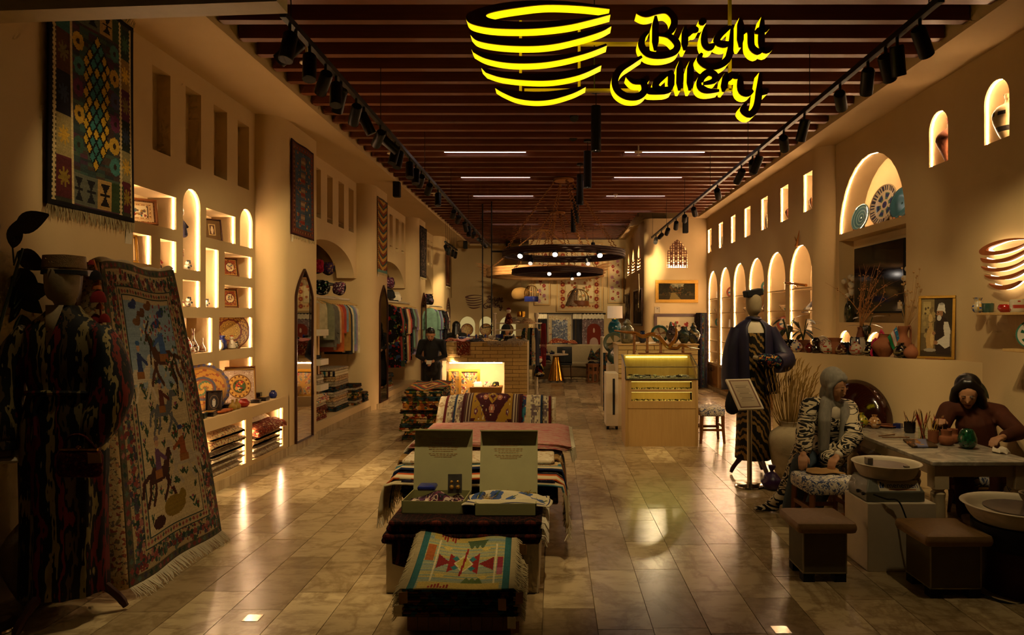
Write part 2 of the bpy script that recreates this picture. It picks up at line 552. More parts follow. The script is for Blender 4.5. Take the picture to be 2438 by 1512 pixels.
# clothes alcoves: arched lintel, back wall, bench
slots = [((749.5, 764, 405, 521), (779, 792, 423.5, 534.6), (806, 819, 439, 545), (830, 842, 454, 554.5)),
  ((927.5, 935, 513.5, 595.6), (942, 949, 523.5, 601), (956, 962, 531, 606)),
  ((1018, 1022, 573, 632), (1026, 1030, 578, 637)), ()]
BAYS = [(10.5, 13.75), (14.95, 18.3), (19.4, 22.5), (23.86, 26.6)]
XA = -4.72
for (y0, y1), sl in zip(BAYS, slots):
 zsp = 2.64
 outer = [(y0, ZS), (y0, zsp)]
 ca, ha, rise = (y0 + y1) / 2 - .05, (y1 - y0) / 2 - .12, .56
 outer += [(ca - ha * math.cos(PI * i / 20), zsp + rise * math.sin(PI * i / 20)) for i in range(21)]
 outer += [(y1, zsp), (y1, ZS)]
 hs = []
 for l, r, t, bt in sl:
  a0, a1, b0, b1 = nl(l, r, t, bt); hs.append((rect(a0, a1, b0, b1), .14))
 wall(wl, outer, hs, fL(XL))
 lo = outer[1:-1]
 wl.add([(XL, a, b) for a, b in lo] + [(XL - .34, a, b) for a, b in lo], [(i, i + 1, len(lo) + i + 1, len(lo) + i) for i in range(len(lo) - 1)])
 wl.add([(XA, y0, 0), (XA, y1, 0), (XA, y1, 3.6), (XA, y0, 3.6)], [(0, 1, 2, 3)])
 wl.add([(XA, y0, 3.6), (XA, y1, 3.6), (XL, y1, 3.6), (XL, y0, 3.6)], [(0, 1, 2, 3)])
 wl.box(XA, XC - .05, y0, y1, 0, .23)
wall_left = struct(wl, 'wall_left', sharp=28)
for p, fn in lit:
 strip(p, fn).build('light_strip', 'niche_light', wall_left)
# marble skirting along the cabinets, columns and benches
sk = MB()
for a, b, x in [(5.93, 10.5, XC)] + [(a + .32, b, XC) for a, b in COLS[1:]] + [(a, b, XC - .05) for a, b in BAYS]:
 sk.box(x, x + .014, a, b + .015, 0, .105)
struct(sk, 'baseboard_left', 'marble')

# ---- ceiling: soffits, recess, beams
ce = MB()
ce.box(-5.6, -3.09, 3.3, 27.6, ZS, 5.3)
ce.box(3.82, 5.6, 3.3, 27.6, ZS, 5.3)
ce.box(-3.09, 3.82, 25.5, 27.6, ZS, 5.3)
ce.prism([(2.2, 25.5), (2.2, 20.2), (3.3, 18.3), (3.82, 18.3), (3.82, 25.5)], lambda a, b, d: Vector((a, b, d)), ZS, 5.3)
ceiling = struct(ce, 'ceiling', 'plaster', sharp=20)
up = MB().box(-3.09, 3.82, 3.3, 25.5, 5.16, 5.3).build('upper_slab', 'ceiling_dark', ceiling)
bm0 = MB().box(-3.07, 3.80, -.048, .048, 0, .2)
bm1 = MB().box(-3.07, 2.19, -.048, .048, 0, .2)
bd0 = bd1 = None
y = 5.16
BEAM_Y = []
while y < 25.4:
 long = y < 18.25
 if long and bd0 is None: o = bm0.build('beam', 'beam_wood', ceiling); bd0 = o.data
 elif not long and bd1 is None: o = bm1.build('beam', 'beam_wood', ceiling); bd1 = o.data
 else:
  o = bpy.data.objects.new('beam', bd0 if long else bd1); COL.objects.link(o); o.parent = ceiling
 o.location = (0, y, ZS + .05); BEAM_Y.append(y); y += .41
# entrance lintel over the camera side
struct(MB().prism([(-5.6, 3.66), (-1.7, 3.795), (-1.7, 4.53), (-5.6, 4.53)], lambda a, b, d: Vector((a, d, b)), 4.25, 4.42), 'trim_1', 'cream_paint')

# ---- right wall
def fR(x): return lambda a, b, d: Vector((x + d, a, b))
wr = MB(); holes = []; lit = []
RARCH, RSLOT = [], []
for l, r in ((1880, 1933), (1827, 1870), (1783, 1819), (1746, 1775), (1714, 1739), (1686, 1708)):
 a1, a0 = YX(l, XR), YX(r, XR)
 h = arch(a0, a1, .70, 3.07); holes.append((h, .36)); RARCH.append((a0, a1))
 lit.append((h[1:] + h[:1], fR(XR)))
for l, r in ((1913, 1934), (1858, 1876.6), (1812, 1827.5), (1772, 1786.5), (1740, 1751), (1711, 1721), (1685, 1694)):
 a1, a0 = YX(l, XR), YX(r, XR)
 h = rect(a0, a1, 3.59, 4.20); holes.append((h, .28)); RSLOT.append((a0, a1)); lit.append((h[1:3], fR(XR))); lit.append(([h[3], h[0]], fR(XR)))  # unseen near-side strip added for even fill in the slots
wall(wr, rect(10.98, 18.7, 0, ZS), holes, fR(XR))
# rounded end of the shelf wall
r = XT - XR
pl = [(XR + r * (1 - math.cos(t)), 10.98 - r * math.sin(t)) for t in [i * PI / 16 for i in range(9)]]
wr.add([(x, y, 0) for x, y in pl] + [(x, y, ZS) for x, y in pl], [(i, i + 1, len(pl) + i + 1, len(pl) + i) for i in range(len(pl) - 1)])
# front part with dish arch, television recess and jar niches
def yr(px): return YX(px, XT)
holes = []
DA = (yr(2155), yr(1998)); DZ = 3.13
h = arch(DA[0], DA[1], DZ, DZ + (DA[1] - DA[0]) / 2); holes.append((h, .34)); lit.append((h[1:] + h[:1], fR(XT)))
holes.append((rect(yr(2157), yr(1998), 1.79, 3.03), .22))
JNI = []
for l, r_, t in ((2212, 2257, 263), (2343, 2403, 190)):
 a1, a0 = yr(l), yr(r_); h = arch(a0, a1, 3.60, 4.20); holes.append((h, .30)); JNI.append((a0, a1)); lit.append((h[1:], fR(XT))); lit.append(([(a0, 4.0), h[0]], fR(XT)))  # last strip, on the unseen near jamb, is added to light the jars
LOWA = (yr(2028), yr(1997)); h = arch(LOWA[0], LOWA[1], 1.30, PZ(787, 10.4)); holes.append((h, .2)); lit.append((h[1:2 + 8], fR(XT)))
h = arch(yr(2110), yr(2060), 1.30, PZ(789, 9.9)); holes.append((h, .2)); lit.append((h[1:2 + 8], fR(XT)))
wall(wr, rect(3.3, 10.72, 0, ZS), holes, fR(XT))
wall_right = struct(wr, 'wall_right', sharp=28)
for p, fn in lit:
 strip(p, fn).build('light_strip', 'niche_light', wall_right)
sk = MB().box(XR - .014, XR, 10.98, 18.6, 0, .10)
struct(sk, 'baseboard_right', 'marble')
# low diagonal wall of the pottery corner
LWA, LWB = Vector((2.98, 9.45, 0)), Vector((4.36, 7.05, 0))
dv = (LWB - LWA).normalized(); nv = Vector((dv.y, -dv.x, 0)); nv = nv if nv.y > 0 else -nv
lw = MB()
p = [LWA, LWB, LWB + nv * .4 + dv * .4, LWA + nv * .42]
lw.prism([(q.x, q.y) for q in p], lambda a, b, d: Vector((a, b, d)), 0, 1.40)
low_wall = struct(lw, 'wall_low', 'plaster', bevel=.012)

# ---- rear walls
def fB(y): return lambda a, b, d: Vector((a, y + d, b))
wb = MB(); holes = []; lit = []
YB = 26.6
for l, r in ((1092.7, 1131), (1140, 1173), (1188.6, 1228)):
 a0, a1 = PX(l, YB), PX(r, YB); z1 = PZ(753.5, YB)
 h = arch(a0, a1, PZ(800, YB), z1); holes.append((h, .3))
 lit.append(h)
wall(wb, rect(-4.8, -.86, 0, ZS), holes, fB(YB))
wall_back = struct(wb, 'wall_back', sharp=28)
emit('back_niche_light', (1.0, .72, .26), .5)
for h in lit: MB().prism(h, fB(YB), .27, .299).build('backlit_panel', 'back_niche_light', wall_back)
wc = MB().box(-.86, 2.46, 23.6, 26.6, 0, ZS)
struct(wc, 'wall_back_middle')
# right rear: side wall with lancet lights, picture wall with a rounded corner and a lattice window
ws = MB(); holes = []
LANC = []
XS = 2.44
for l, r, t, bt in ((1494, 1499, 604, 655), (1504, 1511, 592, 649), (1517, 1524.5, 582, 642)):
 a1, a0 = YX(l, XS), YX(r, XS); am = (a0 + a1) / 2
 hh = [(a0, PZ(bt, am)), (a1, PZ(bt, am)), (a1, PZ(t, am) - .4), (am, PZ(t, am)), (a0, PZ(t, am) - .4)]
 holes.append((hh, .16)); LANC.append((a0, a1, PZ(bt, am), PZ(t, am)))
wall(ws, rect(18.85, 23.6, 0, ZS), holes, fR(XS))
YP = 18.6
pl = [(XS + .25 * (1 - math.cos(t)), YP + .25 * (1 - math.sin(t))) for t in [i * PI / 16 for i in range(9)]]
ws.add([(x, y, 0) for x, y in pl] + [(x, y, ZS) for x, y in pl], [(i, i + 1, len(pl) + i + 1, len(pl) + i) for i in range(len(pl) - 1)])
LW = (PX(1588, YP), PX(1637, YP), PZ(637, YP), PZ(570, YP))
wall(ws, rect(XS + .25, XR, 0, ZS), [(arch(*LW, rise=.42, point=.35), .14)], fB(YP))
wall_side = struct(ws, 'wall_back_side', sharp=28)
for a0, a1, z0, z1 in LANC:
 MB().box(XS + .12, XS + .14, a0 + .03, a1 - .03, z0 + .03, z0 + .1).build('light_strip', 'niche_light', wall_side)
MB().box(LW[0] + .04, LW[1] - .04, YP + .06, YP + .10, LW[2] + .01, LW[2] + .03).build('light_strip', 'niche_light', wall_side)
# outer shell so that no light leaks in
sh = MB()
sh.box(-5.7, -5.6, 3.3, 28, -.1, 5.4); sh.box(5.6, 5.7, 3.3, 28, -.1, 5.4); sh.box(-5.7, 5.7, 27.6, 27.7, -.1, 5.4); sh.box(-5.7, 5.7, 3.3, 27.7, 5.3, 5.4)
struct(sh, 'wall_outer')
# ================================================================== LIGHTS AND CEILING FITTINGS
def spot_light(loc, target, w=SPOT_W, ang=52, blend=.7, r=.035, parent=None):
 l = bpy.data.lights.new('spot_beam', 'SPOT'); l.energy = w; l.color = WARM; l.spot_size = math.radians(ang); l.spot_blend = blend; l.shadow_soft_size = r
 o = bpy.data.objects.new('spot_beam', l); COL.objects.link(o); o.location = loc
 d = Vector(target) - Vector(loc); o.rotation_euler = d.to_track_quat('-Z', 'Y').to_euler()
 if parent is not None:
  o.parent = parent; o.matrix_parent_inverse = wm(parent).inverted()
 return o
ZT = 3.95
XTL, XTR = -1.89, 2.57
def track(name, x, y0, y1, label):
 t = thing(name, label, 'track light', (x, y0, ZT))
 MB().box(x - .022, x + .022, y0, y1, ZT, ZT + .045).build('rail', 'black_metal', t)
 for i in range(7):
  yy = y0 + .15 + (y1 - y0 - .3) * i / 6
  MB().cyl((x, yy, ZT + .045), (x, yy, ZS + .06), .004, n=6).build('hanger_rod', 'black_metal', t)
 return t
track('ceiling_track', XTL, 4.83, 20.6, 'long black lighting track under the beams along the left side')
track('ceiling_track', XTR, 4.6, 18.2, 'long black lighting track under the beams along the right side')
def head(loc, target, on, label, group, scale=1, light=True, w=SPOT_W, ang=52):
 loc = Vector(loc); t = thing('spotlight', label, 'spotlight', loc, 0, group)
 d = (Vector(target) - loc).normalized()
 c = loc + Vector((0, 0, -.11 * scale)); a, b = c - d * .05 * scale, c + d * .17 * scale
 MB().cyl(loc, c, .012 * scale, n=8).build('arm', 'black_metal', t)
 r = .052 * scale
 h = MB(); h.tube([a, a + d * .012, b - d * .002, b, b - d * .02], [r * .85, r, r, r * .9, r * .86], 14, cap=False); h.cyl(a, a + d * .001, r * .85, n=14)
 h.build('housing', 'black_metal', t)
 MB().cyl(b - d * .012, b - d * .010, r * .86, n=14).build('lens', 'spot_lens' if on else 'spot_lens_dim', t)
 if light: spot_light(b + d * .02, target, w, ang, parent=t)
 return t
# heads on the left track: (pixel x on the track, target x, y, z)
LH = [(690, -2.9, 5.9, .6, 1), (704, -3.5, 5.4, 2.8, 0), (737, -.6, 5.6, .7, 1), (775, -3.92, 8.6, 2.0, 0), (800, -.6, 6.6, .7, 1), (812, -3.6, 8.4, .4, 0), (848, -3.6, 9.9, 1.6, 0), (866, -.5, 7.6, .9, 0),
 (905, -3.6, 10.2, 2.4, 0), (918, 1.5, 10.4, 1.0, 0), (941, -4.3, 12.2, 1.2, 1), (951, -3.8, 12.6, .8, 1), (975, -.6, 8.4, .8, 1), (990, -1.4, 14.0, .9, 1), (1003, -3.6, 14.4, 1.6, 0), (1022, -4.2, 16.4, 1.2, 0), (1043, -1.4, 14.8, 1.3, 1),
 (1080, -3.6, 18.9, 1.8, 0), (1092, -4.2, 20.8, 1.2, 0), (1107, -1.5, 17, 1.3, 0), (1117, -2.5, 26.5, 1.8, 1), (1128, -3.6, 23, 2.2, 0), (1141, .6, 23.5, 2.6, 0), (1150, .6, 23.5, 1.6, 0)]
for i, (px, tx, ty, tz, on) in enumerate(LH):
 y = XTL * F / (px - CX)
 if on: tx, ty, tz = XTL + (tx - XTL) * .25, y - 1.1, .4
 head((XTL, y, ZT), (tx, ty, tz), on, ORDS[i] + ' black spotlight from the near end of the left ceiling track', 'spotlights on the left track', w=SPOT_W * (.3 if i == 1 else .45 if on and y < 8 else 3.2 if ty > 21 else 1.5 if ty > 19 else .8 if tx < -3.5 else 1))
RH = [(2190, 4.3, 6.4, 2.0, 0), (2136, 3.4, 6.2, .7, 0), (2108, 4.3, 7.4, 1.8, 0), (2066, 3.6, 8.6, 1.3, 0), (2000, 4.36, 9.6, 2.6, 0), (1915, 2.3, 8.4, 1.4, 0), (1866, 4.1, 11.6, 2.2, 0), (1806, 1.6, 10.4, 1.0, 0), (1792, 4.1, 13.4, 2.0, 0),
 (1765, 1.8, 12.8, 1.4, 0), (1708, 4.1, 15.2, 2.0, 0), (1652, 4.1, 17, 2.0, 0), (1630, 3.3, 18.6, 2.2, 0), (1610, 3.0, 18.6, 1.6, 0), (1590, 2.5, 20, 2.0, 0), (1575, 1.4, 23.5, 2.2, 0), (1562, 1.6, 14, 1.4, 0)]
for i, (px, tx, ty, tz, on) in enumerate(RH):
 y = min(XTR * F / (px - CX), 18.05)
 head((XTR, y, ZT), (tx, ty, tz), on, ORDS[i] + ' black spotlight from the near end of the right ceiling track', 'spotlights on the right track', w=SPOT_W * (1.0 if i == 0 else .24 if tx > 3.9 else (4 if ty > 23 else .5) if ty > 18 else .9))
# short rail of spots on the left soffit and single heads
t = track('ceiling_track', -3.02, PX(1060, 1) and 19.2, 21.6, 'short black lighting track on the left soffit near the back')
for i, (y, tx, ty, tz) in enumerate(((19.3, -1.6, 15.6, 1.3), (20.0, -3.9, 21, 1.2), (20.7, -3.6, 22.9, 2.0), (21.3, -3.9, 24, 1.6))):
 head((-3.02, y, ZT), (tx, ty, tz), i == 0, ORDS[i] + ' black spotlight on the short track over the far clothes rail', 'spotlights on the short left track')
for (px, py, y, lb) in ((1365, 236, 9.5, 'upper of two black spotlights hanging below the bowl sign'), (1363, 288, 10.6, 'lower of two black spotlights hanging below the bowl sign'), (1412, 572, 20.5, 'single black spotlight above the large wooden ring lamp')):
 p = P(px, py, y)
 t = head(p, p + Vector((.05, -.5, -.9)), 1, lb, None, 1.15, light=False)
 MB().cyl(p, (p.x, p.y, ZS + .06), .004, n=6).build('suspension_wire', 'black_metal', t)
# linear lamps between the beams
for i, (y, xs, side) in enumerate([(yy, xx, s) for yy in (11.4, 13.5, 15.6, 17.75, 20.0) for xx, s in (((-1.83, -.46), 'left'), ((1.17, 2.51), 'right'))]):
 yb = min(BEAM_Y, key=lambda q: abs(q + .205 - y)) + .205
 x0, x1 = xs
 if y > 19 and side == 'right': x1 = 2.1
 t = thing('linear_lamp', '%s white linear lamp from the front on the %s of the beam ceiling' % (ORDS[i // 2], side), 'lamp', ((x0 + x1) / 2, yb, ZS + .08), 0, 'linear lamps between the beams')
 MB().box(x0, x1, yb - .03, yb + .03, ZS + .09, ZS + .14).build('housing', 'black_metal', t)
 MB().box(x0 + .01, x1 - .01, yb - .022, yb + .022, ZS + .078, ZS + .09).build('diffuser', 'panel_light', t)
# black pendant cylinders
D = 2.0
for i, (px, y0, y1, w) in enumerate(((1419, 255, 360, 24), (1399, 362, 447, 19), (1381, 417, 488, 16), (1372, 468, 531, 13), (1365, 498, 553, 12))):
 y = F * D / (CY - y1); x = PX(px, y); z1, z0 = PZ(y0, y), PZ(y1, y); r = w / 2 * y / F
 t = thing('pendant_lamp', ORDS[i] + ' black cylinder pendant from the front in the row beside the ring lamps', 'lamp', (x, y, z0), 0, 'black cylinder pendants')
 MB().tube([(x, y, z1), (x, y, z0), (x, y, z0 + .03)], [r, r, r * .85], 18, cap=False).cyl((x, y, z1), (x, y, z1 + .01), r, n=18).build('housing', 'black_metal', t)
 MB().cyl((x, y, z0 + .015), (x, y, z0 + .018), r * .88, n=18).build('lens', 'spot_lens_dim', t)
 MB().cyl((x, y, z1), (x, y, ZS + .06), .005, n=6).build('cord', 'black_matte', t)
 MB().cyl((x, y, ZS + .02), (x, y, ZS + .05), .06, n=14).build('ceiling_rose', 'black_metal', t)
 spot_light((x, y, z0 - .01), (x, y, 0), 40, 70, parent=t)
# ring chandeliers
def ring_lamp(px, y, z, Rr, label, band, matn, lens, ropes=8, apex_px=None):
 x = PX(px, y); c = Vector((x, y, z))
 t = thing('ring_chandelier', label, 'chandelier', c)
 for k in range(3):
  mb = MB()
  pts = []
  for i in range(96):
   a = 2 * PI * i / 96
   q = Rr + .007 * math.sin(a * 32 + k * 2.1); pts.append((x + q * math.cos(a), y + q * math.sin(a), z + (k - 1) * band * .42))
  mb.tube(pts, band * .27, 7, closed=True)
  mb.build('twig_ring', matn, t)
 for i in range(ropes):
  a = 2 * PI * (i // 2) / (ropes / 2) + .25 + (i % 2) * .14
  p0 = Vector((x + Rr * math.cos(a), y + Rr * math.sin(a), z + band * .4)); p1 = Vector((x + .16 * math.cos(a), y + .16 * math.sin(a), ZS + .02))
  n_ = 46; mb = MB()
  pts = [p0.lerp(p1, j / n_) + Vector((.016 * (1 if j % 2 else -1), 0, 0)) for j in range(n_ + 1)]
  mb.tube(pts, .011, 5).build('rope', 'rope', t)
 MB().lathe([(.05, .03), (.2, .0), (.2, -.04), (.02, -.05)], 16, RT((x, y, ZS + .03))).build('ceiling_mount', 'rope', t)
 for a, on in lens:
  p = Vector((x + (Rr - .06) * math.cos(a), y + (Rr - .06) * math.sin(a), z - band * .3)); d = Vector((.25 * math.cos(a), -.75, -.6)).normalized()
  MB().tube([p + V(0, 0, .1), p + V(0, 0, .02), p, p + d * .14], [.015, .015, .05, .05], 12).build('lamp_head', 'black_metal', t)
  MB().cyl(p + d * .142, p + d * .146, .045, n=12).build('lamp_lens', 'spot_lens' if on else 'spot_lens_dim', t)
 return t
wood('twig', '17090a', '3a1a0c', .6, (3, 3, 3), 10)
mat('rope', '8a5a2a', .9, bump=.3)
wood('raw_wood', '5c3a1a', 'a5794a', .6, (2, 2, 9), 4)
ring_lamp(1342, 13.5, 3.10, 1.17, 'nearest dark twisted twig ring chandelier on ropes', .105, 'twig', [(-2.35, 1), (-1.72, 1), (-.98, 1), (1.1, 0), (2.2, 0)])
ring_lamp(1327, 17.7, 3.03, 1.14, 'middle dark twig ring chandelier hanging lower behind the first', .105, 'twig', [(-1.75, 1), (-1.1, 1), (1.2, 0)])
t = ring_lamp(1294, 21.3, 3.24, 1.7, 'far pale carved wooden ring chandelier with flame ends', .2, 'raw_wood', [(-1.5, 0)], 8)
xc = PX(1294, 21.3)
for s in (-1, 1):
 mb = MB()
 for k in range(5):
  p0 = V(xc + s * 1.6, 21.3, 3.12 + k * .07)
  mb.tube([p0, p0 + V(s * .25, 0, .05 + k * .012), p0 + V(s * (.5 - .06 * (4 - k)), -.02, .03 + k * .03)], [.05, .045, .008], 6)
 mb.build('flame_end', 'raw_wood', t)
spot_light((xc, 21.3, 3.0), (xc, 22.5, 0), 110, 100, parent=t)
# hanging rack of thin black rods over the brick counter
t = thing('hanging_rack', 'tall black rod rack hanging from the beams over the brick counter', 'rack', (PX(1149, 16.6), 16.6, PZ(800, 16.6)))
for px, y, zb in ((1149, 16.6, 781), (1170.5, 16.2, 811)):
 MB().cyl((PX(px, y), y, PZ(zb, y)), (PX(px, y), y, ZS + .06), .016, n=8).build('rod', 'black_metal', t)
MB().bar(P(1170.5, 599, 16.2), P(1201, 599, 16.2), .04, .04).build('crossbar', 'black_metal', t)
MB().bar(P(1149, 781, 16.6), P(1176, 777, 16.6), .12, .02).build('shelf', 'black_metal', t)
# sprinklers, small black ceiling speakers, security camera
for i, (px, py, y) in enumerate(((730, 160, 6.6), (932, 372, 10.2), (1520, 368, 11.2), (1465, 468, 15.4), (1033, 465, 15.0))):
 x = PX(px, y); t = thing('sprinkler', ORDS[i] + ' white ceiling sprinkler from the front below the beams', 'sprinkler', (x, y, PZ(py, y)), 0, 'sprinklers')
 MB().lathe([(.012, .3), (.012, .06), (.06, .05), (.065, .035), (.02, .03)], 14, RT((x, y, PZ(py, y)))).build('escutcheon', 'white_paint', t)
 MB().lathe([(.014, .03), (.008, 0), (.03, -.01), (.03, -.016)], 10, RT((x, y, PZ(py, y)))).build('nozzle', 'white_paint', t)
for px, py, y, lb in ((945, 460, 13.6, 'small black box speaker on the left soffit'), (1108, 587, 24, 'black box speaker at the back soffit, nearer the left column'), (1209, 586, 24, 'black box speaker at the back soffit, above the wooden ring'), (1632, 548, 18.3, 'small black speaker above the lattice window')):
 p = P(px, py, y); one(MB().rbox(p.x - .07, p.x + .07, p.y - .07, p.y + .07, p.z - .08, max(p.z + .08, ZS - .001), .02), 'speaker', 'black_matte', lb, 'speaker')
p = P(783, 322, 10.6)
t = thing('security_camera', 'small white security camera under the left soffit above the first column', 'camera', p)
MB().tube([p + V(-.06, .02, .06), p + V(.03, -.08, -.06)], .045, 12).build('camera_body', 'white_paint', t)
MB().tube([p + V(.031, -.081, -.061), p + V(.04, -.09, -.07)], .04, 12).build('camera_lens', 'black_matte', t)
MB().tube([p + V(-.06, .02, .06), p + V(-.09, .03, .12), p + V(-.09, .03, ZS - p.z)], .014, 8).build('bracket', 'white_paint', t)
# ---- illuminated shop sign
YG = 5.0
def sg(x, y): return PX(1100 + x / 3.208, YG), PZ(y / 3.208, YG)
fG = lambda a, b, d: Vector((a, YG + d, b))
mat('sign_face', '6a2f10', .5)
emit('sign_glow', (1.0, .70, .0), 1.7)
emit('sign_core', (1.0, .62, .34), 1.5)
sign = thing('shop_sign', 'hanging illuminated sign with a striped bowl and the words Bright Gallery', 'sign', (PX(1470, YG), YG, PZ(280, YG)))
def sign_piece(name, polys):
 f = MB()
 for p in polys: f.prism(p, fG, 0, .012)
 o = f.build(name, 'sign_face', sign, sharp=30)
 g = MB()
 for p in polys: g.prism(p, fG, .012, .13)
 g.build('lit_edge', 'sign_glow', o, sharp=30)
def smooth(pts, n=5):
 out = []; P_ = [pts[0]] + list(pts) + [pts[-1]]
 for i in range(1, len(P_) - 2):
  p0, p1, p2, p3 = P_[i - 1], P_[i], P_[i + 1], P_[i + 2]
  for k in range(n):
   t = k / n; t2, t3 = t * t, t ** 3
   out.append(tuple(.5 * (2 * b + (c - a) * t + (2 * a - 5 * b + 4 * c - d) * t2 + (3 * b - a - 3 * c + d) * t3) for a, b, c, d in zip(p0, p1, p2, p3)))
 out.append(tuple(pts[-1])); return out
def stroke(pts, w, taper=(.35, .35)):
 q = smooth(pts, 4) if len(pts) > 2 else [tuple(Vector(pts[0]).lerp(Vector(pts[1]), i / 4)) for i in range(5)]
 L, Rr = [], []; n_ = len(q)
 for i, p in enumerate(q):
  a, b = q[max(i - 1, 0)], q[min(i + 1, n_ - 1)]; dx, dy = b[0] - a[0], b[1] - a[1]; l = math.hypot(dx, dy) or 1
  t = i / (n_ - 1); k = w / 2 * min(1, taper[0] + t * 5 * (1 - taper[0]), taper[1] + (1 - t) * 5 * (1 - taper[1]))
  L.append((p[0] - dy / l * k, p[1] + dx / l * k)); Rr.append((p[0] + dy / l * k, p[1] - dx / l * k))
 return L + Rr[::-1]
BANDS = []
for top, bot in (([(55, 232), (150, 255), (300, 285), (560, 290), (800, 262), (1000, 220), (1140, 185)], [(1142, 197), (1060, 240), (900, 290), (700, 335), (500, 350), (280, 340), (120, 310), (62, 262)]),
    ([(70, 370), (200, 405), (400, 425), (600, 428), (800, 410), (950, 380), (1100, 332)], [(1108, 345), (950, 405), (750, 455), (560, 480), (350, 478), (180, 445), (82, 395)]),
    ([(145, 515), (300, 545), (500, 560), (700, 550), (850, 530), (1060, 484)], [(1066, 496), (900, 570), (700, 610), (500, 612), (300, 590), (180, 552)]),
    ([(250, 655), (400, 690), (600, 700), (800, 680), (945, 650)], [(946, 662), (850, 710), (700, 755), (560, 768), (420, 750), (310, 705), (252, 670)])):
 BANDS.append(smooth(top) + smooth(bot))
outer = smooth([(1130, 55), (900, 18), (640, 2), (380, 12), (180, 48), (60, 92), (28, 130), (60, 175), (170, 205), (330, 218), (560, 216), (800, 190), (980, 150), (1135, 108)])
inner = smooth([(1130, 100), (960, 132), (800, 150), (560, 165), (350, 160), (215, 140), (185, 112), (260, 85), (420, 58), (640, 34), (900, 42), (1128, 66)])
BANDS.append(outer + inner)
for p in BANDS: sign_piece('bowl_band', [[sg(*q) for q in p]])
W = 52
LET = [[[(1335, 92), (1400, 108), (1480, 84), (1560, 76), (1612, 120), (1622, 180), (1590, 240), (1550, 262)], [(1480, 120), (1476, 385)], [(1490, 262), (1580, 272), (1645, 335), (1620, 395), (1520, 422), (1420, 408), (1372, 345), (1385, 280), (1425, 240)]],
 [[(1706, 200), (1700, 382)], [(1700, 280), (1755, 228), (1808, 228)]], [[(1858, 205), (1852, 320), (1885, 362), (1930, 335)], [(1815, 185), (1862, 140)]],
 [[(2055, 200), (1985, 245), (1945, 310), (1995, 338), (2060, 325)], [(2065, 195), (2050, 380), (2025, 455), (1955, 500), (1870, 500), (1815, 450), (1835, 405)]],
 [[(2130, 130), (2125, 360)], [(2125, 275), (2170, 222), (2205, 245), (2212, 350), (2260, 392), (2310, 365)]], [[(2298, 125), (2288, 325), (2325, 382), (2385, 335)], [(2235, 248), (2350, 205)]],
 [[(1375, 430), (1290, 478), (1205, 530), (1168, 612), (1190, 690), (1260, 735), (1345, 735), (1395, 690), (1380, 625), (1310, 622), (1258, 580)], [(1375, 640), (1425, 580)]],
 [[(1595, 545), (1505, 605), (1478, 660), (1535, 690), (1600, 665)], [(1600, 535), (1596, 685)], [(1400, 690), (1480, 695), (1600, 690)]], [[(1668, 462), (1660, 690)]], [[(1748, 462), (1740, 690)]],
 [[(1830, 640), (1920, 618), (1932, 572), (1880, 552), (1828, 598), (1820, 660), (1875, 692), (1965, 690)]], [[(2022, 550), (1996, 700)], [(2012, 620), (2065, 570), (2115, 592)]],
 [[(2128, 560), (2130, 680), (2172, 712), (2225, 690)], [(2282, 550), (2270, 700), (2250, 815), (2200, 872), (2148, 838), (2172, 785)], [(2270, 705), (2345, 688)]]]
for st in LET: sign_piece('letter', [[sg(*q) for q in stroke(s_, W)] for s_ in st])
n = NT('acrylic'); M['acrylic'] = n.done('b9a21c', .25, spec=.5)
def sbar(x0, y0, x1, y1, w):
 (a, b), (c, d) = sg(x0, y0), sg(x1, y1)
 MB().bar((a, YG + .15, b), (c, YG + .15, d), w, .02).build('acrylic_rail', 'acrylic', sign)
for a in ((440, 95, 440, 720), (900, 85, 900, 660), (460, 275, 2100, 275), (470, 640, 2100, 640), (2085, -200, 2085, 640)): sbar(*a, .035)
MB().cyl((sg(1020, 0)[0], YG + .15, sg(0, -400)[1]), (sg(1020, 0)[0], YG + .15, sg(0, 640)[1]), .004, n=6).build('suspension_wire', 'black_metal', sign)
# added entrance track, unseen above the picture, brightens the front displays
t = thing('ceiling_track', 'added unseen lighting track over the shop entrance', 'track light', (0, 3.95, 4.3))
MB().box(-3.4, 3.6, 3.93, 3.97, 4.3, 4.345).build('rail', 'black_metal', t)
for x in (-3.2, 0, 3.4): MB().cyl((x, 3.95, 4.345), (x, 3.95, 5.3), .004, n=6).build('hanger_rod', 'black_metal', t)
for i, (x, tx, ty, tz, w) in enumerate(((-2.4, -3.0, 4.5, 1.1, .3), (-.6, -2.9, 5.4, .9, .4), (-1.0, -.85, 5.25, .75, 1.2), (.3, -.25, 5.25, .75, 1.3), (2.0, 2.9, 6.3, .8, .4), (2.6, 2.3, 5.0, .2, .45))):
 head((x, 3.95, 4.3), (tx, ty, tz), 1, ORDS[i] + ' added black spotlight from the left on the unseen entrance track', 'added spotlights on the entrance track', w=SPOT_W * w, ang=32 if i < 2 else 44)
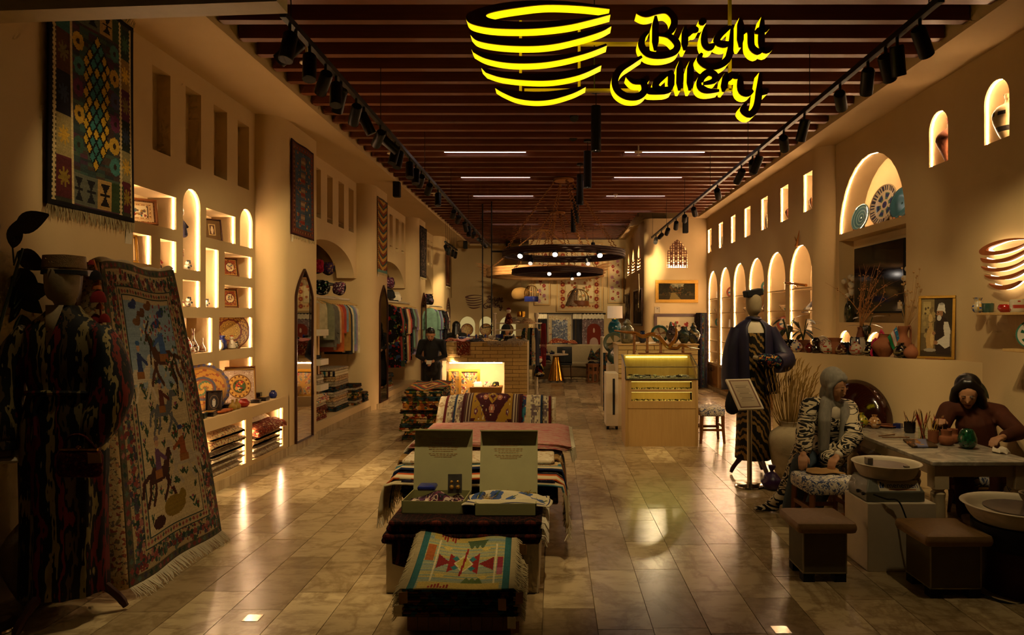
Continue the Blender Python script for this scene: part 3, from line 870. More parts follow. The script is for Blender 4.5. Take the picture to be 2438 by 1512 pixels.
# ================================================================== TEXTILE AND CRAFT BUILDERS
class CV:
 """small drawing board whose cells become the knots of a woven sheet; u to the right, v up, both 0..1"""
 def __init__(s, w, h, bg='c8b48a', asp=None, seed=1):
  s.w, s.h = w, h; s.a = np.zeros((h, w, 3)); s.a[:] = lin(bg)
  s.U, s.Vv = np.meshgrid((np.arange(w) + .5) / w, (np.arange(h) + .5) / h)
  s.k = asp or h / w; s.r = random.Random(seed); s.np = np.random.RandomState(seed)
 def put(s, m, c): s.a[m] = lin(c)
 def rect(s, u0, u1, v0, v1, c): s.put((s.U >= u0) & (s.U <= u1) & (s.Vv >= v0) & (s.Vv <= v1), c); return s
 def ell(s, u, v, ru, rv, c, hole=0):
  q = ((s.U - u) / ru) ** 2 + ((s.Vv - v) / rv) ** 2; s.put((q <= 1) & (q >= hole), c); return s
 def disc(s, u, v, r, c, hole=0): return s.ell(u, v, r, r / s.k, c, hole)
 def dia(s, u, v, ru, rv, c, hole=0):
  q = np.abs(s.U - u) / ru + np.abs(s.Vv - v) / rv; s.put((q <= 1) & (q >= hole), c); return s
 def poly(s, pts, c):
  m = np.zeros((s.h, s.w), bool); n = len(pts)
  for i in range(n):
   x1, y1 = pts[i]; x2, y2 = pts[i - 1]
   if y1 == y2: continue
   m ^= ((y1 > s.Vv) != (y2 > s.Vv)) & (s.U < (x2 - x1) * (s.Vv - y1) / (y2 - y1) + x1)
  s.put(m, c); return s
 def line(s, pts, w, c):
  for (x1, y1), (x2, y2) in zip(pts[:-1], pts[1:]):
   dx, dy = x2 - x1, (y2 - y1) * s.k; l2 = dx * dx + dy * dy or 1e-9
   t = np.clip(((s.U - x1) * dx + (s.Vv - y1) * s.k * dy) / l2, 0, 1)
   s.put(np.hypot(s.U - x1 - t * dx, (s.Vv - y1) * s.k - t * dy) <= w, c)
  return s
 def border(s, d0, d1, c, motifs=(), step=.05, size=.012, shape='dia'):
  du = np.minimum(s.U, 1 - s.U); dv = np.minimum(s.Vv, 1 - s.Vv) * s.k; d = np.minimum(du, dv)
  s.put((d >= d0) & (d < d1), c)
  if motifs:
   m = (d0 + d1) / 2; i = 0
   def place(u, v):
    nonlocal i
    cc = motifs[i % len(motifs)]; i += 1
    (s.dia if shape == 'dia' else s.ell)(u, v, size, size / s.k, cc)
   u = m
   while u < 1 - m: place(u, m / s.k); place(u, 1 - m / s.k); u += step
   v = m / s.k
   while v < 1 - m / s.k: place(m, v); place(1 - m, v); v += step / s.k
  return s
 def scatter(s, n, cols, u0, u1, v0, v1, r0=.006, r1=.016, shape='disc'):
  for _ in range(n):
   u, v = s.r.uniform(u0, u1), s.r.uniform(v0, v1); r = s.r.uniform(r0, r1)
   getattr(s, 'ell')(u, v, r, r / s.k * s.r.uniform(.6, 1.5), s.r.choice(cols))
  return s
 def flower(s, u, v, r, c, cc='b8862f', petals=6):
  for i in range(petals):
   a = 2 * PI * i / petals; s.disc(u + r * .62 * math.cos(a), v + r * .62 * math.sin(a) / s.k, r * .42, c)
  return s.disc(u, v, r * .32, cc)
 def saw(s, u, v0, v1, w, c, n=26, side=1):
  ph = ((s.Vv - v0) / (v1 - v0) * n) % 1; m = (s.Vv >= v0) & (s.Vv <= v1)
  s.put(m & (np.abs(s.U - u) < w * (.55 + .45 * (ph < .5))), c); return s
 def hour(s, u, v, ru, rv, c):
  return s.poly([(u - ru, v + rv), (u + ru, v + rv), (u, v)], c).poly([(u - ru, v - rv), (u + ru, v - rv), (u, v)], c).line([(u - ru, v), (u + ru, v)], .008, c)
 def star(s, u, v, r, c, w=.008):
  for i in range(4):
   a = PI * i / 4 + .2; s.line([(u - r * math.cos(a), v - r * math.sin(a) / s.k), (u + r * math.cos(a), v + r * math.sin(a) / s.k)], w, c)
  return s
 def age(s, amt=.18):
  s.a *= 1 + amt * (s.np.rand(s.h, s.w, 1) - .5); s.a *= (1 + amt * .7 * (s.np.rand(s.h, 1, 1) - .5)); return s
def sheet(cv, fn, name, parent=None, m='weave', solid=.008, **k):
 return MB().grid(fn, cv.w, cv.h, cv.a).build(name, m, parent, sharp=60, solid=solid, **k)
def flat_fn(o, du, dv, wob=0, ph=0):
 """sheet spanned by du (width) and dv (height) from corner o with a slight wave along its normal"""
 o, du, dv = Vector(o), Vector(du), Vector(dv); nn = du.cross(dv).normalized()
 return lambda u, v: o + du * u + dv * v + nn * (wob * math.sin(6.3 * u * 1.5 + ph + v * 2))
def fringe(p0, p1, ln, parent, m='fringe', n=60, d=(0, 0, -1), r=.004, name='fringe', spread=.02):
 mb = MB(); p0, p1, d = Vector(p0), Vector(p1), Vector(d).normalized()
 for i in range(n):
  p = p0.lerp(p1, (i + .5) / n); q = p + d * ln * RND.uniform(.8, 1.1) + Vector((RND.uniform(-1, 1), RND.uniform(-1, 1), 0)) * spread
  mb.tube([p, p.lerp(q, .5) + Vector((RND.uniform(-1, 1), RND.uniform(-1, 1), 0)) * spread * .4, q], [r, r, r * .6], 4)
 return mb.build(name, m, parent)
mat('fringe', 'a89870', .95)
mat('fringe_white', 'd8cdb2', .95)
def price_tag(p, w, h, parent=None, rz=0, m='paper', lean=.1, world=True):
 o = MB().box(-w / 2, w / 2, -.001, .001, -h, 0, M=RT(p, rz, lean)).build('price_tag', m, parent, world=world)
 return o
mat('paper', 'cfc3a6', .8); mat('kraft', '9a7442', .85)
# carpet materials for folded goods
def carpet(name, cols, scale=26, base=None, rv=.3):
 n = NT(name); v = n.coord()
 cell = n.voro(n.mapping(v, (1, 1, 1)), scale, out=1)
 f = n.xyz(cell)[0]
 k = len(cols)
 nz = n.noise(v, scale * .35, 3)
 c = n.ramp((f * .7 + nz * .3 + n.rand() * .35).fract(), [(i / k, q) for i, q in enumerate(cols)], True)
 if base: c = n.mix((n.noise(v, scale * .9, 2) > .52), base, c)
 c = n.hsv(c, v=n.rand() * rv + (1 - rv / 2))
 n.bump(n.noise(v, 220, 2), .4, .004)
 M[name] = n.done(c, .95, spec=.1)
carpet('carpet_beige', ['b0905f', '8a4a38', '7b6a46', 'c0aa7c', '6a5a4c', 'b07a54'], 46, 'bc9c6c')
carpet('carpet_grey', ['8b8070', 'a89a82', '6a6254', 'b4a284', '7e665a'], 50, '9a8c72')
carpet('carpet_red', ['6a1f14', '4a1a12', 'a0764a', '2a2420', '7a3a20', 'b09068'], 40, '6a2a1c')
carpet('carpet_white', ['c8b898', 'b8a482', 'd0c4a8', 'a88a68'], 30, 'c8b898')
carpet('carpet_navy', ['1a1a2a', '2a2438', '4a3a3a', '141420'], 30, '1c1a28')
carpet('kilim_mix', ['7a2414', '2c4a44', 'b07a2c', '2a2a22', '8a4a1c', 'b8a070', '47551f', '3a1a14'], 20, None, .4)
carpet('kilim_dark', ['1c2a2e', '3a1e16', '24301f', '5a3a1c', '14161a', '28424a'], 22, None, .3)
carpet('suzani_cloth', ['b8392a', 'c8b890', '2f7a80', '9a8a70', 'c06a3a', '6a2a4a'], 24, 'c4b48c', .3)
def stripes(name, cols, axis=0, freq=6, rough=.95, warp=.05):
 n = NT(name); x = n.xyz(n.coord())[axis]; nz = n.noise(n.coord(), 6, 2)
 k = len(cols)
 c = n.ramp((x * freq + nz * warp + n.rand() * .7).fract(), [(i / k, q) for i, q in enumerate(cols)], True)
 n.bump(n.noise(n.coord(), 220, 2), .4, .004)
 M[name] = n.done(c, rough, spec=.1)
stripes('stripe_rug', ['c8b890', '2a2a3a', 'c8b890', 'a0401c', 'b8a47c', '2f6a70', 'c8b890', '4a2a1c'], 0, 3.1)
def ikat(name, cols, sc=(16, 16, 2.2), scale=1.0, dist=.9, rough=.7):
 n = NT(name); f = n.noise(n.mapping(n.coord(), sc), scale, 2, .5, dist)
 k = len(cols); lo, hi = .28, .72
 c = n.ramp(f, [(0 if i == 0 else lo + (hi - lo) * i / k, q) for i, q in enumerate(cols)], True)
 M[name] = n.done(c, rough, spec=.25)
def ikat_lines(name, cols, k, warp, rough=.7):
 n = NT(name); x, y, z = n.xyz(n.coord()); w = n.noise(n.mapping(n.coord(), (4, 4, 2.2)), 1, 3, .6); w2 = n.noise(n.mapping(n.coord(), (40, 40, 2.5)), 1, 2)
 f = (x * k[0] + y * k[1] + z * k[2] + w * warp + w2 * .35).fract(); q = len(cols)
 M[name] = n.done(n.ramp(f, [(i / q, c) for i, c in enumerate(cols)], True), rough, spec=.25)
ikat_lines('ikat_stripe', ['08080c', '08080c', '7a6c44', '0b0a0c', '5a120e', '0a0a0e', '0a161a', '8a7a4c', '09090c', '6a1c10', '0a0a0c', '4a3a20'], (2.6, 1.6, .12), 1.1)
0 and ikat('ikat_old', ['0b0b10', '6a1410', '0c0c12', '8a7a48', '10100f', '7a1c12', '0a1c22', '96834c', '0c0b0c', '5a2410'], (15, 15, .75), 1.0, .1)
ikat('ikat_bw', ['0c0a09', 'c8b99a', '0c0a09', 'bfae8c', '0a0908', 'c8b99a'], (3.6, 3.6, 9), 1.0, 1.6)
ikat_lines('ikat_gold', ['0e0b08', '7a5c2c', '0e0b08', '0c0a08', '8a6a34'], (5, 3, 4.5), 1.6)
ikat('ikat_blue', ['c9c0ae', 'c9c0ae', '4a5678', 'cfc6b4', 'b8ae9c', '3f4c74', 'c9c0ae'], (5, 5, 5), 1.4, 2.4, .85)
def rug_pile(x0, x1, y0, y1, z0, z1, n, mats, name, label, cat, group, jit=.03, over=None, fold='y', parent=None, mb_kw={}):
 """a pile of n folded textiles, each a thing with rounded folds"""
 out = []; h = (z1 - z0) / n; z = z0
 for i in range(n):
  hh = h * RND.uniform(.85, 1.15) if i < n - 1 else z1 - z
  j = lambda: RND.uniform(-jit, jit)
  mb = MB()
  a0, a1, b0, b1 = x0 + j(), x1 + j(), y0 + j(), y1 + j()
  if hh > .05:     # two leaves show the fold
   mb.rbox(a0, a1, b0, b1, z, z + hh * .52, hh * .25); mb.rbox(a0 + .006, a1 - .004, b0 + .004, b1 - .01, z + hh * .5, z + hh, hh * .24)
  else:
   mb.rbox(a0, a1, b0, b1, z, z + hh, hh * .48)
  lb = label(i) if callable(label) else label
  out.append(one(mb, name, RND.choice(mats) if not callable(mats) else mats(i), lb, cat, group, **mb_kw)); z += hh
 return out
def place(mb, loc, rz=0, rx=0, ry=0):
 m = RT(loc, rz, rx, ry); mb.v = [tuple(m @ Vector(p)) for p in mb.v]; return mb
def picture(name, label, loc, w, h, cv, rz=0, lean=.2, fm='gold_paint', fw=.035, cat='picture', stand=True, depth=.025, mount=None, img='print'):
 """framed picture facing -y, leaning back, its bottom centre at loc"""
 t = thing(name, label, cat, loc, rz)
 m = RT((0, 0, 0), 0, -lean)
 f = MB()
 for a in ((-w / 2, w / 2, 0, fw), (-w / 2, w / 2, h - fw, h), (-w / 2, -w / 2 + fw, fw, h - fw), (w / 2 - fw, w / 2, fw, h - fw)):
  f.box(a[0], a[1], -depth, 0, a[2], a[3], M=m)
 f.build('picture_frame', fm, t, world=False, bevel=.004)
 b = MB(); b.box(-w / 2 + .003, w / 2 - .003, -.004, 0, .003, h - .003, M=m); b.build('backing', 'kraft', t, world=False)
 g = MB().grid(lambda u, v: m @ Vector((-w / 2 + fw + u * (w - 2 * fw), -.006, fw + v * (h - 2 * fw))), cv.w, cv.h, cv.a)
 g.build('image', img, t, world=False)
 if stand: MB().box(-w * .25, w * .25, -.05, .05, 0, .012).bar((0, .01, .01), (0, .0 + h * math.sin(lean) * .7, h * .6), .02, .01).build('easel', 'mid_wood', t, world=False)
 return t
def plate(name, label, loc, rad, colfn, rz=0, lean=.25, na=40, nr=12, depth=.12, scallop=0, cat='plate', stand='mid_wood', m='glaze', group=None, rim=True):
 """decorated plate facing -y, leaning back on a small stand, lowest point at loc"""
 t = thing(name, label, cat, loc, rz, group)
 mm = RT((0, 0, 0), 0, -lean)
 pr = lambda q: depth * rad * (q ** 4) * (1 if q < .98 else 1)
 mb = MB(); o = len(mb.v)
 for j in range(nr + 1):
  q = j / nr
  for i in range(na):
   a = 2 * PI * i / na; rr = rad * max(q, .001) * (1 + scallop * q ** 6 * math.cos(a * 16))
   mb.v.append(tuple(mm @ Vector((rr * math.cos(a), -.012 - pr(q), rad + rr * math.sin(a)))))
 for j in range(nr):
  for i in range(na):
   k = (i + 1) % na
   mb.c[len(mb.f)] = lin(colfn((j + .5) / nr, (i + .5) / na))
   mb.f.append((o + j * na + i, o + j * na + k, o + (j + 1) * na + k, o + (j + 1) * na + i))
 mb.build('dish_body', m, t, world=False, solid=.012, offset=1)
 if stand: MB().box(-rad * .35, -rad * .25, -.06, .07, -.001, .03).box(rad * .25, rad * .35, -.06, .07, -.001, .03).box(-rad * .35, rad * .35, .03, .045, 0, rad * .5).build('plate_stand', stand, t, world=False)
 return t
def pot(name, label, loc, prof, m, n=20, cat='pot', colfn=None, group=None, handles=0, hr=.012, s=1, parts=True):
 """turned vessel: prof = [(radius, z)...] from foot to lip"""
 t = thing(name, label, cat, loc, 0, group)
 pr = [(r * s, z * s) for r, z in prof]; q = smooth(pr, 3)
 q = [(max(r, .002), z) for r, z in q]; top = q[-1]
 q = [(.001, q[0][1])] + q + [(top[0] * .86, top[1]), (top[0] * .8, top[1] - .35 * abs(q[-1][1] - q[0][1]) * .3)]
 mb = MB()
 if colfn:
  k = len(q); zz0, zz1 = q[0][1], max(z for r, z in q)
  for j in range(k):
   for i in range(n): mb.v.append((q[j][0] * math.cos(2 * PI * i / n), q[j][0] * math.sin(2 * PI * i / n), q[j][1]))
  for j in range(k - 1):
   for i in range(n):
    l = (i + 1) % n; mb.c[len(mb.f)] = lin(colfn(((q[j][1] + q[j + 1][1]) / 2 - zz0) / (zz1 - zz0), (i + .5) / n))
    mb.f.append((j * n + i, j * n + l, (j + 1) * n + l, (j + 1) * n + i))
 else: mb.lathe(q, n, cap=False)
 mb.build('vessel', m, t, world=False)
 for i in range(handles):
  a = PI * i + .4; ca, sa = math.cos(a), math.sin(a); zt = top[1]; rm = max(r for r, z in pr); zm = [z for r, z in pr if r == rm][0]
  MB().tube(smooth([(top[0] * ca, top[0] * sa, zt * .96), ((rm * 1.12) * ca, (rm * 1.12) * sa, zt * .98), ((rm * 1.2) * ca, (rm * 1.2) * sa, (zt + zm) / 2), (rm * ca, rm * sa, zm)], 4), hr * s, 7).build('handle', m, t, world=False)
 return t
def blob(name, m, parts, parent=None, voxel=.008, smooth_it=4, label=None):
 """one continuous surface grown over overlapping limbs: parts are ('t', pts, radii) tubes, ('b', c, r, sx, sy, sz) balls"""
 mb = MB()
 for p in parts:
  if p[0] == 't':
   pts, r = [Vector(q) for q in p[1]], p[2]
   if not isinstance(r, (list, tuple)): r = [r] * len(pts)
   fl = p[3] if len(p) > 3 else 1.0
   mb.tube(pts, list(r), 12, flat=fl)
   if fl == 1.0:
    mb.ball(pts[0], r[0], 10, 6); mb.ball(pts[-1], r[-1], 10, 6)
  else: mb.ball(p[1], p[2], 14, 10, sx=p[3], sy=p[4], sz=p[5])
 o = mb.build(name, m, parent)
 md = o.modifiers.new('remesh', 'REMESH'); md.mode = 'VOXEL'; md.voxel_size = voxel; md.use_smooth_shade = True
 if smooth_it:
  md = o.modifiers.new('smooth', 'SMOOTH'); md.iterations = smooth_it; md.factor = .5
 return o
def leaf_mesh(L, W, bend=.3, fold=.12):
 mb = MB()
 def fn(u, v):
  w = W * math.sin(PI * min(v * .96 + .02, 1)) ** .8 * (1 - .35 * v)
  x = (u - .5) * 2 * w; z = -bend * L * v * v + fold * abs(u - .5) * 2 * w; return Vector((x, L * v, z))
 mb.grid(fn, 4, 8); return mb
mat('leaf_dark', '0b140a', .35, var=.3, spec=.5); mat('leaf_green', '172610', .4, var=.3); mat('stem_green', '2a3316', .6)
def leaves(t, base, specs, m):
 """specs: (length, width, azimuth, pitch, stem height)"""
 for L, W, az, pit, sh in specs:
  top = Vector(base) + Vector((math.cos(az) * sh * .25, math.sin(az) * sh * .25, sh))
  MB().tube([base, Vector(base).lerp(top, .6) + Vector((0, 0, .02)), top], .006, 5).build('stem', 'stem_green', t)
  lm = leaf_mesh(L, W); mtx = RT(top, az - PI / 2) @ RT(rx=pit); lm.v = [tuple(mtx @ Vector(p)) for p in lm.v]
  lm.build('leaf', m, t, sharp=180)
# ================================================================== LEFT SIDE
# ---- large kilim on the near column
kv = CV(110, 170, '2f3020', 1.5, 3)
pal = ['2c3b36', '3a2a26', '30483f', '3c2a38', '41342a', '2a3230', '3d4a3a', '4a2a34']
for j in range(60):
 v = j / 60
 for k in range(6): kv.rect(.26 + k * .09, .26 + k * .09 + .1, v, v + 1 / 60, kv.r.choice(pal))
for u0, u1, cl in ((.07, .24, ['4a1a1c', '8a7a4c', '14121a', '4a2a16', '2f5a58']), (.81, .95, ['4a1420', '7a6f48', '101a12', '4a1c34', '7a5f30', '1c2c20'])):
 k = len(cl)
 for i, q in enumerate(cl):
  v0 = .04 + .92 * i / k; kv.rect(u0, u1, v0, v0 + .92 / k, q); kv.star((u0 + u1) / 2, v0 + .46 / k, .055, ['7a6420', 'b08a2c', '2a3446', '6a5a2c', 'c09a30', '3a5a40'][i % 6], .011)
for u0, q, hc in ((.25, '55584a', '16161a'), (.40, '55584a', '16161a'), (.55, '9a7a44', '120c0a'), (.69, '2a3a1e', '2a3a1e')):
 kv.rect(u0, u0 + .15, .03, .17, q); kv.rect(u0, u0 + .15, .86, .97, q)
 kv.hour(u0 + .075, .1, .045, .05, hc); kv.hour(u0 + .075, .915, .045, .04, hc)
for i in range(-9, 10):
 for j in range(-3, 4):
  if (i + j) % 2: continue
  u, v = .525 + j * .036, .52 + i * .036
  if abs(j) * .8 + abs(i) * .55 < 5.4:
   kv.dia(u, v, .036, .036, '0c0a08'); kv.dia(u, v, .028, .027, 'b08a22' if (abs(j) >= 2 or i % 4 == 0) else '2f6660')
for u, v, c in ((.33, .77, 'a8842a'), (.34, .66, '3a6a62'), (.33, .56, '5a2440'), (.34, .44, 'a8842a'), (.33, .3, '2f4a3a'), (.72, .80, '3a625a'), (.72, .68, 'a8842a'), (.73, .57, '3c3a52'), (.73, .46, '5a2440'), (.72, .35, 'a8842a'), (.73, .25, '3a6a62')): kv.flower(u, v, .062, c, '2a2014', 8)
for u in (.055, .25, .80, .955): kv.saw(u, .02, .98, .018, 'b7a272', 46)
kv.border(0, .035, '0c090b'); kv.age(.3)
y0, y1 = 4.88, 5.90; z0, z1 = 2.66, 4.32
t = thing('wall_kilim', 'large dark kilim with yellow and teal diamonds hung on the near left column', 'kilim', (XC + .02, (y0 + y1) / 2, z0))
sheet(kv, flat_fn((XC + .03, y0, z0), (0, y1 - y0, 0), (0, 0, z1 - z0), .012), 'woven_field', t, solid=.012)
fringe((XC + .03, y0, z0), (XC + .03, y1, z0), .09, t, n=90)
fringe((XC + .03, y0, z1), (XC + .03, y1, z1), .06, t, n=70, d=(.2, 0, .4))
p = (XC + .012, 5.86, 2.60); price_tag(p, .09, .12, t, PI / 2)
# ---- tall pictorial carpet leaning beside the niches
cv = CV(150, 250, 'b3a27c', 1.75, 8); r = cv.r
fl = ['7a3a34', '2f4030', '4a5a4a', '8a5a50', '3a3440', '6a2a2a', '24342a']
cv.rect(.2, .82, .62, .87, '7f93a0'); cv.scatter(60, ['b3a27c', '8a9aa0'], .2, .82, .58, .66, .02, .05)
cv.border(0, .045, '4c4434', fl, .05, .018); cv.border(.045, .14, '9a8660', fl + ['b8a888'], .03, .018, 'ell'); cv.scatter(330, fl, .05, .14, .03, .97); cv.scatter(330, fl, .86, .95, .03, .97); cv.scatter(170, fl, .05, .95, .03, .09); cv.scatter(170, fl, .05, .95, .9, .97)
cv.border(.14, .15, '2c3a34'); cv.border(.15, .19, 'a08c68', ['7a3a38', '3a4a3c', '8a4a44'], .035, .014); cv.border(.19, .198, '2c3a34')
def horse(u, v, s, c, d, rider, hat):
 q = lambda x, y: (u + s * x * d, v + s * y / cv.k)
 cv.poly([q(-.5, .1), q(-.3, .28), q(.2, .26), q(.45, .6), q(.62, .62), q(.72, .45), q(.55, .45), q(.42, .1), q(.2, -.02), q(-.4, -.05)], c)
 for a, b in ((-.45, -.62), (-.2, -.38), (.3, .62), (.4, .15)): cv.line([q(a, .02), q((a + b) / 2 + .05, -.22), q(b, -.42)], s * .05, c)
 cv.line([q(-.48, .15), q(-.7, .05), q(-.78, -.2)], s * .05, c)
 cv.poly([q(-.15, .2), q(.12, .2), q(.1, .62), q(-.1, .66)], rider); cv.line([q(.05, .55), q(.35, .4)], s * .05, rider); cv.disc(*q(0, .76), s * .09, 'b08a68'); cv.ell(*q(0, .86), s * .11, s * .06 / cv.k, hat)
 cv.rect(min(q(-.2, 0)[0], q(.15, 0)[0]), max(q(-.2, 0)[0], q(.15, 0)[0]), q(0, .05)[1], q(0, .22)[1], '8a5a2a')
for _ in range(70):
 u, v = r.uniform(.22, .8), r.uniform(.12, .6)
 for k in range(5): cv.line([(u, v), (u + r.uniform(-.03, .03), v + r.uniform(.005, .03))], .005, r.choice(['26402a', '34503a', '2c3c24']))
 if r.random() < .5: cv.disc(u, v + .02, .009, r.choice(['7a2a24', '8a4a5a', '39467a']))
horse(.30, .60, .26, 'c0b498', 1, '2c3c6a', '2f5a8a'); horse(.62, .66, .3, '4a2a1a', -1, '3a5a90', '8a6a3a'); horse(.52, .48, .24, '565a5c', 1, '5a2a1e', '3a4a7a'); horse(.38, .27, .28, '3a1a12', 1, '5a3a5a', '7a6a6a'); horse(.68, .30, .26, 'a89c84', -1, '8a4a24', '2a3a6a')
cv.ell(.52, .17, .12, .035, '7a6420'); cv.disc(.62, .195, .035, '7a6420'); cv.ell(.32, .14, .08, .02, '33130e')
for u, v in ((.45, .72), (.72, .60)):
 for k in range(40):
  a = r.uniform(0, 6.3); q = r.uniform(.02, .12); cv.disc(u + q * math.cos(a), v + .06 + q * math.sin(a) / cv.k, .011, r.choice(['34503a', '26402a', 'c0ae84', '8a4a44', 'b89a80']))
 cv.line([(u, v - .06), (u + .02, v), (u - .02, v + .05), (u + .04, v + .09)], .009, '2a1e12')
for u, v, c in ((.40, .83, '5a3a22'), (.5, .86, '6a4422'), (.33, .80, '6a4a2a'), (.3, .855, '2a3a6a'), (.66, .84, '30406a'), (.58, .8, '2f3f70')): cv.ell(u, v, .05, .012, c); cv.ell(u + .03, v + .012, .03, .012, c)
cv.scatter(40, ['8a4a5a', '7a2a34', '2c4a34'], .55, .82, .74, .87, .006, .013)
cv.age(.25)
yb0, yb1 = 4.56, 5.80
t = thing('pictorial_carpet', 'tall cream carpet with riders and animals leaning beside the lit niches', 'carpet', (-2.8, 5.2, 0))
def carp(u, v):
 ya = yb0 + .30 * v
 y = ya + (yb1 - ya) * u
 lean = -.36 * v - .035 * v * v + .02 * math.sin(u * 9) * (1 - v)
 return Vector((-2.79 + lean, y + .02 * math.sin(v * 3), .075 + 2.17 * v + .02 * math.sin(u * 7) * v))
sheet(cv, carp, 'woven_field', t, solid=.014)
mb = MB()
mb.grid(lambda u, v: carp(0, v) + Vector((-.21 * u, -.03 * math.sin(PI * u) - .012, -.02 * u)), 10, 24)
mb.build('folded_edge', 'carpet_beige', t, sharp=180, solid=.012)
mb = MB().grid(lambda u, v: carp(u, 1) + Vector((-.1 * v, 0, .035 * math.sin(PI * v) - .02 * v + .01 * math.sin(u * 20))), 30, 6); mb.build('top_hem', 'linen', t, sharp=180, solid=.01)
fr = MB()
for i in range(150):
 p = carp((i + .5) / 150, 0); q = Vector((p.x + RND.uniform(.04, .1), p.y + RND.uniform(-.02, .02), .004)); fr.tube([p, (p + q) / 2 + V(.02, 0, -.01), q], [.004, .004, .002], 4)
fr.build('fringe', 'fringe_white', t)
MB().bar((-3.42, 4.7, 0), (-3.22, 4.7, 2.2), .04, .04).bar((-3.42, 5.6, 0), (-3.22, 5.6, 2.2), .04, .04).bar((-3.21, 4.6, 2.16), (-3.21, 5.75, 2.16), .04, .04).bar((-3.40, 4.7, .2), (-3.40, 5.6, .2), .04, .04).build('easel_rack', 'dark_wood', t)
# ---- mannequins
mat('mannequin_cloth', '8a7a5c', .8, bump=.1, scale=20); mat('velvet_black', '0c0a0c', .9); mat('hat_gold', '6a5024', .5, .2, bump=.6, scale=40)
def rings_body(lev, n=36, fold=0, fk=9, ph=0):
 out = []
 for i, (z, rx, ry, cx, cy) in enumerate(lev):
  f = fold[i] if isinstance(fold, (list, tuple)) else fold
  out.append([(cx + rx * (1 + f * math.cos(fk * a + ph)) * math.cos(a), cy + ry * (1 + f * math.cos(fk * a + ph)) * math.sin(a), z) for a in [2 * PI * k / n for k in range(n)]])
 return out
def mann_head(t, z0, s=1, tilt=0):
 mb = MB(); pr = [(.055, 0), (.052, .05), (.055, .1), (.085, .15), (.096, .22), (.095, .29), (.075, .35), (.03, .38)]
 q = smooth(pr, 3); mb.rings([[(r * .92 * math.cos(a) * s, (r * 1.08 * math.sin(a) - (.02 if z > .12 else 0)) * s, z0 + z * s) for a in [2 * PI * k / 22 for k in range(22)]] for r, z in q])
 return mb.build('mannequin_head', 'mannequin_cloth', t, world=False)
def tripod(t, h, m='dark_wood', reach=.3, rot=.6):
 MB().lathe([(.03, .16), (.045, .2), (.03, .24), (.03, h)], 14).build('stand_pole', m, t, world=False)
 for k in range(3):
  a = rot + 2 * PI * k / 3; c, s_ = math.cos(a), math.sin(a)
  MB().tube(smooth([(c * .02, s_ * .02, .24), (c * reach * .45, s_ * reach * .45, .22), (c * reach * .85, s_ * reach * .85, .1), (c * reach, s_ * reach, .022)], 4), [.03] * 7 + [.025] * 4 + [.02, .02][:2], 8).build('stand_leg', m, t, world=False)
def garment(t, name, m, lev, fold=0, fk=9, ph=0, n=40):
 return MB().rings(rings_body(lev, n, fold, fk, ph), cap=True).build(name, m, t, world=False, sharp=70)
def sleeve(t, m, pts, rad, name='sleeve'):
 q = smooth(pts, 4); k = len(q); rr = []
 for i in range(k):
  f = i / (k - 1) * (len(rad) - 1); a = int(min(f, len(rad) - 2)); rr.append(rad[a] + (rad[a + 1] - rad[a]) * (f - a))
 return MB().tube(q, rr, 14).build(name, m, t, world=False, sharp=70)
t = thing('mannequin', 'faceless mannequin in a dark striped ikat robe and gold cap', 'mannequin', (-3.03, 4.29, 0))
mann_head(t, 1.84)
MB().lathe([(.102, 2.13), (.118, 2.14), (.112, 2.155), (.118, 2.16), (.112, 2.235), (.02, 2.245)], 28).build('cap', 'hat_gold', t, world=False)
MB().lathe([(.1, 2.118), (.121, 2.12), (.119, 2.145), (.1, 2.15)], 28).build('cap_band', 'velvet_black', t, world=False)
g = MB()
for i in range(7): g.ball((.05 * math.cos(i * .7 - 2.6), -.117 * abs(math.sin(i * .6 - 2.4)) - .02, 2.19 + .02 * (i % 2)), .006, 6, 4)
g.build('cap_gems', 'chrome', t, world=False)
garment(t, 'robe', 'ikat_stripe', [(1.93, .075, .075, 0, .01), (1.88, .12, .09, 0, 0), (1.82, .2, .11, 0, 0), (1.77, .25, .13, 0, 0), (1.62, .25, .155, 0, 0), (1.5, .22, .15, 0, 0), (1.41, .195, .14, 0, 0), (1.37, .205, .15, 0, 0), (1.2, .245, .18, 0, 0), (.95, .245, .19, 0, 0), (.6, .235, .19, 0, 0), (.3, .24, .2, 0, 0), (.17, .245, .2, 0, 0), (.16, .22, .18, 0, 0)], [0, 0, 0, .02, .02, .03, .04, .05, .05, .05, .06, .06, .06, .06], 11)
g = MB(); g.add([(-.055, -.083, 1.93), (.055, -.083, 1.93), (0, -.155, 1.66)], [(0, 1, 2)]); g.build('neck_opening', 'mannequin_cloth', t, world=False, solid=.004)
MB().tube([(.205 * math.cos(a), .155 * math.sin(a), 1.385 - .02 * math.sin(a * 1)) for a in [2 * PI * k / 30 for k in range(30)]], .016, 7, closed=True).tube([(-.02, -.16, 1.385), (-.05, -.18, 1.3), (-.03, -.2, 1.15)], [.014, .012, .012], 6).build('belt', 'ikat_stripe', t, world=False)
for s in (-1, 1):
 sleeve(t, 'ikat_stripe', [(s * .2, 0, 1.76), (s * .29, -.02, 1.62), (s * .335, -.06, 1.4), (s * .30, -.12, 1.22), (s * .26, -.15, 1.1)], [.085, .095, .115, .105, .06])
 MB().tube([(s * .258, -.15, 1.11), (s * .25, -.158, 1.06)], [.062, .066], 14).build('cuff', 'ikat_stripe', t, world=False)
tripod(t, 1.0, reach=.33, rot=.35)
